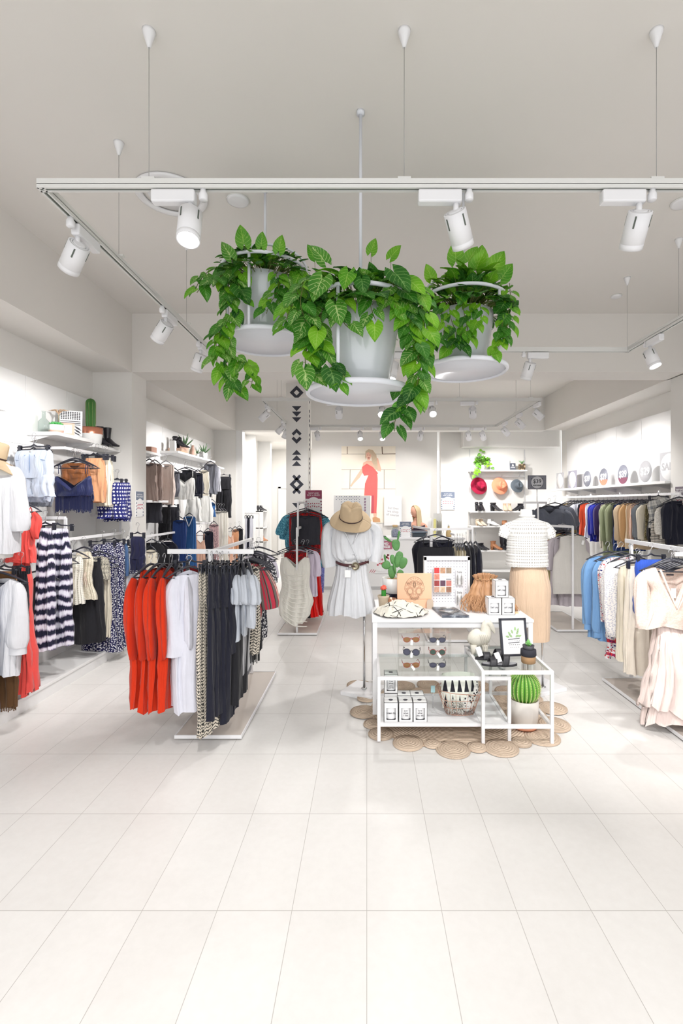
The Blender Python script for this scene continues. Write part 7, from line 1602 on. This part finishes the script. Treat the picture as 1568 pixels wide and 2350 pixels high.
r2=thing('photo_card','card of small red and beige product photos hooked on the pegboard','card',((px0+px1)/2,pY,pz0)); obj('sheet',MB().bb(px0,px1,pY-.004,pY+.012,pz0,pz1),PAPER,r2)
cols=[sr(200,60,60),sr(180,140,110),sr(150,130,110),sr(214,130,110),None,None,sr(150,60,60),sr(90,60,80),sr(190,120,110),sr(190,150,130),sr(206,178,150),sr(150,110,90)]
for i,c_ in enumerate(cols):
    if c_ is None: continue
    a,b=i%3,i//3; w_=(px1-px0)/3; h_=(pz1-pz0)/4; mm=plain('photo_%d'%i,c_,.5,var=.6,vs=45); obj('photo',MB().bb(px0+a*w_+.003,px0+(a+1)*w_-.003,pY-.0055,pY-.004,pz1-(b+1)*h_+.003,pz1-b*h_-.003),mm,r2)
obj('dark_strip',MB().bb(px0+(px1-px0)*.68,px1-.004,pY-.0055,pY-.004,pz0+(pz1-pz0)*.52,pz0+(pz1-pz0)*.545),INK,r2); text('lettering','fashion',.022,plain('pale_coral_ink',sr(236,190,180),.7),r2,(px0+(px1-px0)*.66,pY-.0052,pz0+(pz1-pz0)*.64))
LEAFG=plain('silver_filigree',(.5,.5,.5),.35,.8,var=.3,vs=120)
for j,(yc) in enumerate((1325,1372)):
    c=at(1055,yc,gY-.01); r2=thing('earrings',['silver leaf earrings on a white card, upper pair','silver layered drop earrings on a white card, lower pair'][j],'earrings',(c.x,c.y,c.z)); obj('card',MB().bb(c.x-.03,c.x+.03,c.y+.006,c.y+.009,c.z-.065,c.z+.075),PAPER,r2); text('lettering','Sisla',.026,INK,r2,(c.x,c.y+.004,c.z+.045),ext=.0004)
    for s_ in(-1,1):
        mb=MB()
        for q in range(7):
            zq=c.z+.02-.012*q; w_=.016*sin(pi*(q+1)/8.5)+.003
            for k in range(4): a=pi/3*(k-1.5); mb.tube([(c.x+s_*.017,c.y,zq),(c.x+s_*.017+w_*sin(a),c.y-.003,zq-.010*cos(a)-.004)],[.0015,.0008],4)
        mb.tube([(c.x+s_*.017,c.y+.002,c.z+.032),(c.x+s_*.017,c.y,c.z-.06)],.0012,4); obj('pendant',mb,LEAFG,r2)
# plaque with necklace
qx0,qx1,qy0,qy1=.545,.79,3.72,3.95
r=thing('slate_plaque','dark marbled slab lying on the table under a silver necklace','slab',((qx0+qx1)/2,(qy0+qy1)/2,tz)); m=NT('dark_marble'); n=m.noise(m.coord(),16,6,.7); m.base(m.ramp(n,[(.3,(.012,.015,.025)),(.5,(.08,.095,.12)),(.62,(.30,.33,.36)),(.7,(.05,.06,.08))])); m.set(Roughness=.3); pts=[(.50,3.99),(.70,3.99),(.79,3.72),(.575,3.72)]; pts=[(.585,3.72),(.795,3.72),(.735,4.03),(.55,4.03)]; obj('slab_body',MB().prism(pts,Matrix.Translation((0,0,tz)),.018),m.mat,r,bev=.001)
r=thing('necklace','layered silver fringe necklace spread on the dark slab','necklace',(.665,3.87,tz+.018)); mb=MB()
for k in range(4): mb.tube([(.665+(.045+.012*k)*cos(t),3.90+(.05+.012*k)*sin(t)*1.1,tz+.021+.001*k) for t in [R(a) for a in range(20-190,20+150,12)]],.0028,6)
for i in range(22): a=R(-150+120*i/21); b=Vector((.665+.085*cos(a),3.90+.095*sin(a),tz+.022)); mb.tube([b,b+Vector((.012*cos(a),-.022,0))],.0015,4)
for i in range(9): b=Vector((.645+.005*i,3.80-.0,tz+.023)); mb.tube([b,b+Vector((0,-.045,.0))],[.002,.0012],4)
obj('chains',mb,LEAFG,r)
# scarf pile
r=thing('scarf','cream scarf with black crossing line print, heaped over the table edge','scarf',(.28,3.85,tz)); m=NT('scarf_print'); uv=m.coord('UV')
c0=None
for i,(a_,s_) in enumerate([(.5,9),(2.0,8),(1.2,7),(2.8,7.5)]):
    mp=m.new('ShaderNodeMapping'); m.l(uv,mp.inputs[0]); mp.inputs['Rotation'].default_value=(0,0,a_); X,Y_,_=m.xyz(mp.outputs[0]); n=m.noise(mp.outputs[0],5,1); f=m.math('FRACT',m.math('ADD',m.math('MULTIPLY',X,s_),m.math('MULTIPLY',n,.8))); g=m.math('LESS_THAN',f,.055); brk=m.math('GREATER_THAN',m.noise(mp.outputs[0],12,1),.48); g=m.math('MULTIPLY',g,brk); c0=g if c0 is None else m.math('MAXIMUM',c0,g)
m.base(m.mix(c0,sr(224,220,208),(.03,.03,.03))); m.set(Roughness=.95); m.bump(m.noise(uv,18,3),.5,.01)
mb=MB()
def sf(u,v):
    a=2*pi*u; rr_=v; x=.275+.215*rr_*cos(a)*(1+.10*sin(3*a)); y=3.84+.165*rr_*sin(a)*(1+.12*sin(2*a+1))
    h=.085*(1-rr_**1.8)*(1+.6*mnoise.noise(Vector((x*9,y*9,3))))+.020*(mnoise.noise(Vector((x*16,y*34,1)))+.3)*(1-rr_*.5)+.012*abs(mnoise.noise(Vector((x*40,y*14,5))))
    z=tz+.006+max(0,h)
    if y<3.668: z=min(z,tz+.006-(3.668-y)*.9+.01*sin(30*x)); 
    return (x,y,z)
mb.grid(sf,120,40,(1,1)); 
uvs=[]
for f in range(len(mb.f)): mb.uv[f]=[(mb.v[k][0]*1.0,mb.v[k][1]*1.0+mb.v[k][2]*.7) for k in mb.f[f]]
obj('folds',mb,m.mat,r,solid=.004)
# tan bucket bag
bgx,bgy=xx(1112,4.0),4.02
LEA=plain('tan_leather_bag',sr(180,136,98),.5,var=.08,vs=10,bump=.2,bs=40)
r=thing('bucket_bag','tan drawstring bucket bag with leather fringe on the table','handbag',(bgx,bgy,tz)); mb=MB()
def bf(u,v):
    t=2*pi*u; w=interp([(0,.13),(.3,.15),(.62,.115),(.82,.085),(.9,.078),(1,.098)],v); g=interp([(0,0),(.6,.004),(.88,.013),(1,.012)],v); w+=g*sin(13*t)
    return (bgx+w*cos(t)*1.0+.012*v,bgy+w*.62*sin(t),tz+.005+.285*v-.008*cos(2*t)*v)
mb.grid(bf,104,26); obj('bag_body',mb,LEA,r)
obj('base',MB().lathe([(.13,0),(.13,.006)],(bgx,bgy,tz),36,Matrix.Scale(.62,3,(0,1,0))),LEA,r)
mb=MB(); pts=[(bgx+.012+.09*cos(t),bgy+.058*sin(t),tz+.255+.004*sin(13*t)) for t in [2*pi*i/60 for i in range(60)]]; mb.tube(pts,.004,6,closed=True); obj('drawstring',mb,LEA,r)
mb=MB(); mb.tube([(bgx-.02,bgy-.06,tz+.25),(bgx-.05,bgy-.085,tz+.18),(bgx-.03,bgy-.095,tz+.10),(bgx-.045,bgy-.10,tz+.05)],.004,6); mb.tube([(bgx-.01,bgy-.06,tz+.25),(bgx-.015,bgy-.09,tz+.17),(bgx-.02,bgy-.1,tz+.09)],.004,6); obj('tie_cords',mb,LEA,r)
mb=MB()
for s_ in(-1,1): mb.lathe([(.008,0),(.009,.003),(.003,.005)],(bgx+s_*.045,bgy-.057,tz+.262),14,Matrix.Rotation(R(90),3,'X'))
obj('eyelets',mb,plain('gold_metal',sr(200,176,130),.25,.9),r)
mb=MB(); rr=random.Random(9)
for i in range(90):
    t=pi+pi*(i+.5)/90+rr.uniform(-.02,.02); w=.148; b=Vector((bgx+w*cos(t),bgy+.62*w*sin(t),tz+.13+rr.uniform(-.008,.008))); d=Vector((cos(t)*.02+rr.uniform(-.03,.0),-.02,-.055)); e=b+d; f_=Vector((e.x+rr.uniform(-.035,.02),e.y-.02+rr.uniform(-.01,.01),tz+.045)); g_=Vector((f_.x+rr.uniform(-.02,.03),f_.y-.02-rr.random()*.03,tz+.006+rr.random()*.012)); mb.tube([b,e,f_,g_],[.0028,.0028,.0025,.0018],4)
tag(obj('fringe',mb,LEA,r),kind='stuff')
mb=MB()
for s_,bx_ in((1,1182),):
    c=at(bx_,1395,3.95)
    for i in range(26): a=rr.random()*1.6-.8; mb.tube([(c.x-.03,c.y,tz+.09),(c.x+.01*a,c.y-.01,tz+.05),(c.x+.03*a+.01,c.y-.02,tz+.005)],.0022,4)
tag(obj('tassel',mb,LEA,r),kind='stuff')
obj('shoulder_strap',MB().tube([(bgx+.09,bgy+.02,tz+.25),(bgx+.17,bgy,tz+.17),(bgx+.19,bgy-.03,tz+.07),(bgx+.14,bgy-.06,tz+.02)],.006,6,flat=.4),LEA,r)
r=thing('wooden_button','small beige wooden tag lying beside the candle boxes','tag',(xx(1184,3.9),3.9,tz)); obj('tag_body',MB().bb(xx(1179,3.88),xx(1189,3.88),3.86,3.90,tz,tz+.008),plain('pale_wood',sr(224,192,150),.6),r,bev=.002)
# ---------------------------------------------------------------- leaves
def leafmat(name,dark,light,vein,vs=1.0,var=.5):
    m=NT(name); uv=m.coord('UV'); X,Y_,_=m.xyz(uv); au=m.math('ABSOLUTE',m.math('SUBTRACT',X,.5))
    mid=m.math('LESS_THAN',au,.022); vn=m.math('LESS_THAN',m.math('FRACT',m.math('SUBTRACT',m.math('MULTIPLY',Y_,6.5),m.math('MULTIPLY',au,5))),.10)
    n=m.noise(m.coord(),5,2); n2=m.noise(m.coord(),60,3)
    c=m.mix(m.ramp(n,[(.35,(0,0,0)),(.65,(1,1,1))]),dark,light); c=m.mix(m.math('MULTIPLY',m.math('MAXIMUM',mid,vn),vs),c,vein)
    w=m.math('MULTIPLY',m.math('GREATER_THAN',m.math('ADD',n2,m.math('MULTIPLY',au,-.5)),.52),var); c=m.mix(w,c,vein)
    m.base(c); m.set(Roughness=.42,Specular_IOR_Level=.45); m.bump(m.math('MAXIMUM',mid,vn),.3,.002)
    # thin leaf lets light through
    tr=m.new('ShaderNodeBsdfTranslucent'); m.l(c,tr.inputs[0]); mx_=m.new('ShaderNodeMixShader'); mx_.inputs[0].default_value=.28; out=[x for x in m.n if x.type=='OUTPUT_MATERIAL'][0]
    m.l(m.p.outputs[0],mx_.inputs[1]); m.l(tr.outputs[0],mx_.inputs[2]); m.l(mx_.outputs[0],out.inputs[0]); return m.mat
LV=[leafmat('leaf_deep_green',sr(24,84,22),sr(62,134,28),sr(150,196,110),.55,.25),leafmat('leaf_bright_green',sr(70,146,24),sr(126,190,36),sr(190,222,110),.5,.2),leafmat('leaf_pale_veined',sr(96,160,50),sr(60,128,34),sr(206,228,150),.8,.45)]
STEM=plain('vine_stem',sr(104,112,54),.7)
def leaf(mb,p,d,nrm,L,W,lobes=.25,mi=0,curl=.15,fold=.22):
    """pointed heart-shaped leaf: base at p, tip along d"""
    d=Vector(d).normalized(); s=d.cross(Vector(nrm))
    if s.length<.05: s=d.orthogonal()
    s.normalize(); n=s.cross(d); vs=[];uv=[]; NU,NV=6,7; mb.mi=mi
    for j in range(NV+1):
        v=j/NV; w=W*.5*(sin(pi*min(1,v*1.0)**.62)**.85 if 0<v<1 else (0.35 if v==0 else 0)); 
        for i in range(NU+1):
            u=-1+2*i/NU; a=abs(u); y=v*L-(lobes*L*a*(1-v)**2.2 if True else 0); z=fold*a*w-curl*L*v*v+.03*L*sin(6*v+u*3)
            ww=w*(1+.25*(1-v)*(a>.5)); vs.append(Vector(p)+s*(u*ww)+d*y+n*z); uv.append((i/NU,v))
    fs=[(j*(NU+1)+i,j*(NU+1)+i+1,(j+1)*(NU+1)+i+1,(j+1)*(NU+1)+i) for j in range(NV) for i in range(NU)]
    mb.add(vs,fs,uv); mb.mi=0
def vine(mb,st,pts,rnd,L=.09,dens=.035,spread=.03,side=0,wd=.75,mis=(0,1,2)):
    """stem through pts; leaves alternate along it and hang down"""
    pts=[Vector(p) for p in pts]; P=[]
    for i in range(len(pts)-1):
        p0=pts[max(i-1,0)];p1=pts[i];p2=pts[i+1];p3=pts[min(i+2,len(pts)-1)]
        n=max(2,int((p2-p1).length/.02))
        for k in range(n):
            f=k/n; P.append(.5*((2*p1)+(p2-p0)*f+(2*p0-5*p1+4*p2-p3)*f*f+(3*p1-p0-3*p2+p3)*f**3))
    P.append(pts[-1]); st.tube(P,.0022,5)
    acc=0; k=0
    for i in range(1,len(P)):
        acc+=(P[i]-P[i-1]).length
        if acc>dens:
            acc=0;k+=1; t=(P[i]-P[i-1]).normalized(); a=rnd.uniform(-.9,.9)+(pi if k%2 else 0); out=Vector((cos(a),-.35+.5*sin(a),0))
            q=P[i]+out*spread*rnd.uniform(.3,1); dd=out*.75+Vector((0,0,-rnd.uniform(.35,1.0)))+t*.3; nn=Vector((out.x*.4+rnd.uniform(-.3,.3),-1+rnd.uniform(-.3,.3),.5+rnd.uniform(-.2,.4)))
            l=L*rnd.uniform(.65,1.2); leaf(mb,q,dd,nn,l,l*wd,rnd.uniform(.15,.35),rnd.choice(mis),rnd.uniform(.05,.3)); st.tube([P[i],q],.0013,4)
def crown(mb,st,c,r0,rnd,n,L,zup=.05,mis=(0,1),up=.5,wd=.75,rmin=.2):
    for i in range(n):
        a=rnd.random()*2*pi; rr_=r0*(rmin+(1-rmin)*sqrt(rnd.random())); o=Vector((cos(a),sin(a),0)); e=rnd.uniform(-.2,1.1)*up+ (1-rr_/r0)*.7
        p=Vector(c)+o*rr_+Vector((0,0,rnd.uniform(-.01,zup)*(1.2-rr_/r0*.5))); dd=o*rnd.uniform(.4,1)+Vector((rnd.uniform(-.4,.4),rnd.uniform(-.4,.4),e-.25)); l=L*rnd.uniform(.6,1.15)
        leaf(mb,p,dd,Vector((-o.x*.3+rnd.uniform(-.3,.3),-o.y*.3-.5,1)),l,l*wd,rnd.uniform(.15,.35),rnd.choice(mis),rnd.uniform(.1,.35)); st.tube([Vector(c)+o*rr_*.5+Vector((0,0,-.03)),p],.0016,4)
POTG=plain('glossy_white_pot',(.66,.69,.72),.12,var=.01,coat=.5); CAGE=plain('cage_white',(.72,.74,.79),.4,var=.01)
def basket(lab,plab,x,y,zb,zt,rr_,pr,ph,rodx,bars,arch=True):
    r=thing('hanging_basket',lab,'hanging planter',(x,y,zb)); t=.0115
    obj('bottom_ring',MB().ring((x,y,zb),rr_,.012,64,10,1.3),CAGE,r); obj('disc',MB().lathe([(rr_-.006,zb-.004),(rr_-.006,zb+.004)],(x,y,0),56),CAGE,r); obj('top_ring',MB().ring((x,y,zt),rr_,t,64,10),CAGE,r)
    for a in bars: q=Vector((x+rr_*cos(R(a)),y+rr_*sin(R(a)),0)); obj('bar',MB().tube([q+Vector((0,0,zb)),q+Vector((0,0,zt))],t*.85,10),CAGE,r)
    zh=zt+.20; obj('arch',MB().tube([(x-rr_*cos(pi*i/24),y,zt+.20*sin(pi*i/24)) for i in range(25)],t*.8,8),CAGE,r)
    obj('rod',MB().tube([(x,y,zh),(x,y,CZ-.02)],.009,10),CAGE,r); obj('ceiling_plate',MB().lathe([(.022,CZ-.02),(.022,CZ)],(x,y,0),16),CAGE,r)
    p=thing('hanging_pot_plant',plab,'potted plant',(x,y,zb+.006)); zz0=zb+.006
    obj('pot',MB().lathe([(pr*.66,0),(pr*.70,.006),(pr*.86,ph*.45),(pr*.97,ph*.85),(pr*1.0,ph),(pr*.965,ph),(pr*.93,ph*.9)],(x,y,zz0),56,capt=False),POTG,p); obj('soil',MB().lathe([(pr*.94,ph*.9),(.001,ph*.92)],(x,y,zz0),24,capb=False,capt=False),SOIL,p)
    return p,zz0+ph
def V(px,py,Y): return at(px,py,Y)
# middle
p,zr=basket('white ring hanging planter frame, lowest and nearest of three, in the middle','arrowhead vine spilling from a glossy white pot in the middle planter',-.034,2.65,2.24,2.72,.29,.215,.42,0,[-112,-22,68,158])
rnd=random.Random(21); mb=MB(); st=MB(); cx_,cy_=-.034,2.65
crown(mb,st,(cx_,cy_,zr+.06),.27,rnd,190,.095,.10,(0,0,1,2),.6)
crown(mb,st,(cx_,cy_-.02,zr+.0),.30,rnd,80,.10,.0,(0,0,2),-.1,rmin=.7)
for pts in [[V(760,640,2.5),V(705,650,2.38),V(690,700,2.36),V(712,760,2.38),V(700,820,2.38),V(712,870,2.38)],[V(720,650,2.4),V(735,720,2.42),V(730,790,2.38),V(755,830,2.38),V(778,862,2.36),V(775,890,2.36)],[V(700,640,2.4),V(680,680,2.4),V(662,720,2.42),V(655,745,2.42)],
 [V(780,660,2.42),V(772,700,2.38),V(785,735,2.36),V(800,752,2.36)],[V(845,660,2.4),V(850,700,2.37),V(862,735,2.37)],[V(890,660,2.4),V(905,700,2.38),V(915,720,2.38)],
 [V(930,640,2.5),V(958,690,2.42),V(945,750,2.40),V(960,820,2.38),V(958,880,2.38),V(935,930,2.38),V(908,962,2.38),V(905,990,2.38)],[V(940,640,2.5),V(968,700,2.44),V(972,770,2.42),V(965,850,2.42),V(950,905,2.42)],[V(900,650,2.4),V(930,700,2.40),V(950,780,2.4),V(955,830,2.4)]]:
    vine(mb,st,pts,rnd,.092,.021,.035)
for (px,py,Y,l,mi_,dx) in [(740,640,2.34,.17,2,-.3),(770,700,2.33,.15,2,.2),(905,625,2.34,.17,0,.6),(800,625,2.34,.13,1,-.2),(730,760,2.34,.13,1,-.1),(745,600,2.5,.13,2,-.6),(760,850,2.34,.15,0,.2),(700,850,2.35,.14,2,.1),(940,645,2.36,.14,1,.9),(860,745,2.35,.12,1,0),(830,640,2.34,.12,0,.1),(912,890,2.6,.1,0,-.3),(722,590,2.8,.1,1,-.4),(852,578,2.8,.10,1,.25),(898,590,2.8,.11,1,.6)]:
    l*=.78; st.tube([V(px,py,Y),V(px,py,Y)+Vector((0,.06,-.10))],.0014,4) if py<600 else None; leaf(mb,V(px,py,Y),Vector((dx,-.25,-.8 if py>610 else .7)),Vector((.1*dx,-1,.5)),l,l*.78,.35,mi_,.12)
tag(obj('foliage',mb,LV,p),kind='stuff'); obj('stems',st,STEM,p)
# left
p,zr=basket('white ring hanging planter frame, highest of three, on the left','arrowhead vine in a glossy white pot in the left planter',-.70,3.30,2.745,3.215,.29,.205,.40,0,[-98,-20,75,165])
rnd=random.Random(22); mb=MB(); st=MB(); cx_,cy_=-.70,3.30
crown(mb,st,(cx_,cy_,zr+.05),.27,rnd,190,.088,.08,(0,0,1,2),.45); crown(mb,st,(cx_,cy_-.02,zr-.0),.31,rnd,80,.09,.0,(0,0,1,2),-.1,rmin=.7)
for pts in [[V(530,610,3.1),V(500,640,3.0),V(470,650,3.0),V(452,672,3.02)],[V(530,620,3.1),V(520,680,3.0),V(518,740,3.0),V(505,790,3.0),V(498,830,3.0),V(520,870,3.0),V(545,895,3.0)],[V(520,640,3.05),V(535,700,3.0),V(520,760,3.0),V(512,820,3.0)],[V(512,740,3.0),V(498,800,3.0),V(560,830,3.0),V(582,850,3.0),V(575,890,3.0)],
 [V(630,620,3.05),V(640,660,3.0),V(618,700,3.0),V(612,720,3.0)],[V(680,610,3.1),V(700,650,3.05),V(690,690,3.05)],[V(660,620,3.05),V(655,680,3.03),V(660,730,3.03),V(650,755,3.03)],[V(560,600,3.05),V(548,650,3.0),V(560,690,3.0)],[V(480,620,3.1),V(455,650,3.05),V(450,665,3.05)]]:
    vine(mb,st,pts,rnd,.085,.022,.035)
for (px,py,l,mi_,dx) in [(560,560,.13,1,-.1),(530,590,.12,2,-.4),(550,660,.16,0,.5),(545,830,.13,1,-.2),(530,855,.13,2,.0),(575,840,.12,1,.3),(545,720,.1,1,.2),(640,575,.11,1,.2),(600,565,.1,1,.1)]:
    l*=.85; leaf(mb,V(px,py,3.0),Vector((dx,-.25,-.8 if py>600 else .7)),Vector((.1,-1,.5)),l,l*.78,.35,mi_,.12)
tag(obj('foliage',mb,LV,p),kind='stuff'); obj('stems',st,STEM,p)
# right: rounder, brighter leaves
p,zr=basket('white ring hanging planter frame, right of three','bright heart-leaved pothos in a glossy white pot in the right planter',.665,3.30,2.55,3.015,.29,.205,.37,0,[-157,-50,20,110])
rnd=random.Random(23); mb=MB(); st=MB(); cx_,cy_=.665,3.30
crown(mb,st,(cx_,cy_,zr+.08),.27,rnd,170,.085,.12,(0,1,1),.9,wd=.85); crown(mb,st,(cx_+.06,cy_-.05,zr+.16),.17,rnd,45,.12,.10,(1,1),1.0,wd=.8); crown(mb,st,(cx_,cy_-.02,zr+.02),.31,rnd,80,.09,.0,(0,0,1),-.1,wd=.9,rmin=.7)
for pts in [[V(1030,690,3.05),V(1035,730,3.0),V(1050,770,3.0),V(1062,800,3.0)],[V(1060,690,3.03),V(1070,740,3.0),V(1078,775,3.0)],[V(1080,690,3.05),V(1075,740,3.0),V(1050,780,3.0),V(1030,805,3.0)],[V(1010,700,3.05),V(1020,760,3.0),V(1005,790,3.0),V(992,800,3.0)],[V(1100,690,3.05),V(1105,730,3.0),V(1090,760,3.0)],[V(1160,660,3.1),V(1168,710,3.05),V(1160,770,3.05),V(1140,800,3.05)],[V(1150,670,3.1),V(1155,730,3.05),V(1145,780,3.05),V(1130,815,3.05)],[V(1170,650,3.2),V(1172,700,3.15),V(1168,750,3.1)],[V(975,680,3.2),V(978,740,3.1),V(985,790,3.1)]]:
    vine(mb,st,pts,rnd,.075,.026,.028,wd=.9,mis=(0,1,1))
for (px,py,l,mi_,dx) in [(1046,600,.13,1,-.05),(1130,620,.14,1,.5),(1100,610,.13,1,.1),(1150,640,.12,1,.6),(990,640,.1,1,-.3),(1075,600,.11,1,.5)]:
    leaf(mb,V(px,py,3.15),Vector((dx,-.2,.8)),Vector((.1,-1,.3)),l,l*.8,.3,mi_,.1)
tag(obj('foliage',mb,LV,p),kind='stuff'); obj('stems',st,STEM,p)
# trailing plant on the top back shelf
x,y,z=sxp(1106),SY,z1_
r=thing('trailing_shelf_plant','trailing green plant on the top back shelf left of the small print','plant',(x,y,z)); obj('pot',MB().lathe([(.055,0),(.07,.1),(.065,.1)],(x,y,z),24),CERW,r); mb=MB(); st=MB(); rnd=random.Random(24)
crown(mb,st,(x,y,z+.16),.15,rnd,70,.07,.12,(1,1,2),1.0,wd=.9); 
for pts in [[(x-.02,y-.06,z+.15),(x-.1,y-.14,z+.12),(x-.15,y-.2,z-.02),(x-.18,y-.2,z-.14)],[(x-.04,y-.06,z+.15),(x-.12,y-.14,z+.10),(x-.12,y-.2,z-.05)],[(x+.05,y-.05,z+.15),(x+.14,y-.1,z+.12),(x+.17,y-.12,z+.03)],[(x,y,z+.2),(x,y,z+.34),(x+.02,y,z+.42)]]: vine(mb,st,pts,rnd,.07,.03,.04,wd=.9,mis=(1,1,2))
tag(obj('foliage',mb,LV,r),kind='stuff')
obj('stems',st,STEM,r)
# ---------------------------------------------------------------- groups: repeats of one kind on one rack or shelf
def region(x,y,z):
    if z>2.9: return 'the ceiling tracks'
    if y<1: return 'the shop entrance'
    if x<-1.6 and y<5.5: return 'the near left wall'
    if x<-1.6 and y<10: return 'the bay behind the left pillar'
    if x<-1.6: return 'the passage'
    if x<-.55 and y<4.8: return 'the front left rack'
    if x<-.55 and y<7.6: return 'the middle rack'
    if .3<x<1.6 and 5.3<y<7 and z>.2: return 'the small rack behind the table'
    if x>1.9 and y<4.9: return 'the front right rack'
    if 1.9<x<3.2 and y<7.6: return 'the knitwear rack'
    if x>3.1 and y<9.7: return 'the right wall'
    if y>9.8: return 'the back wall'
    if y>8.8: return 'the sales counter'
    return 'the display tables'
_g={}
for o in list(C.objects):
    if o.parent is None and 'category' in o and 'group' not in o:
        p=o.location; _g.setdefault((o['category'],region(p.x,p.y,p.z)),[]).append(o)
for (c,rg),l in _g.items():
    if len(l)>1:
        pl=c if c.endswith('s') and not c.endswith('ss') else (c+'es' if c.endswith(('s','x','ch')) else c+'s')
        pl={'shelf':'shelves','jewellery stands':'jewellery stands','clothings':'clothes'}.get(c,pl)
        for o in l: o['group']=f"{pl} on {rg}"
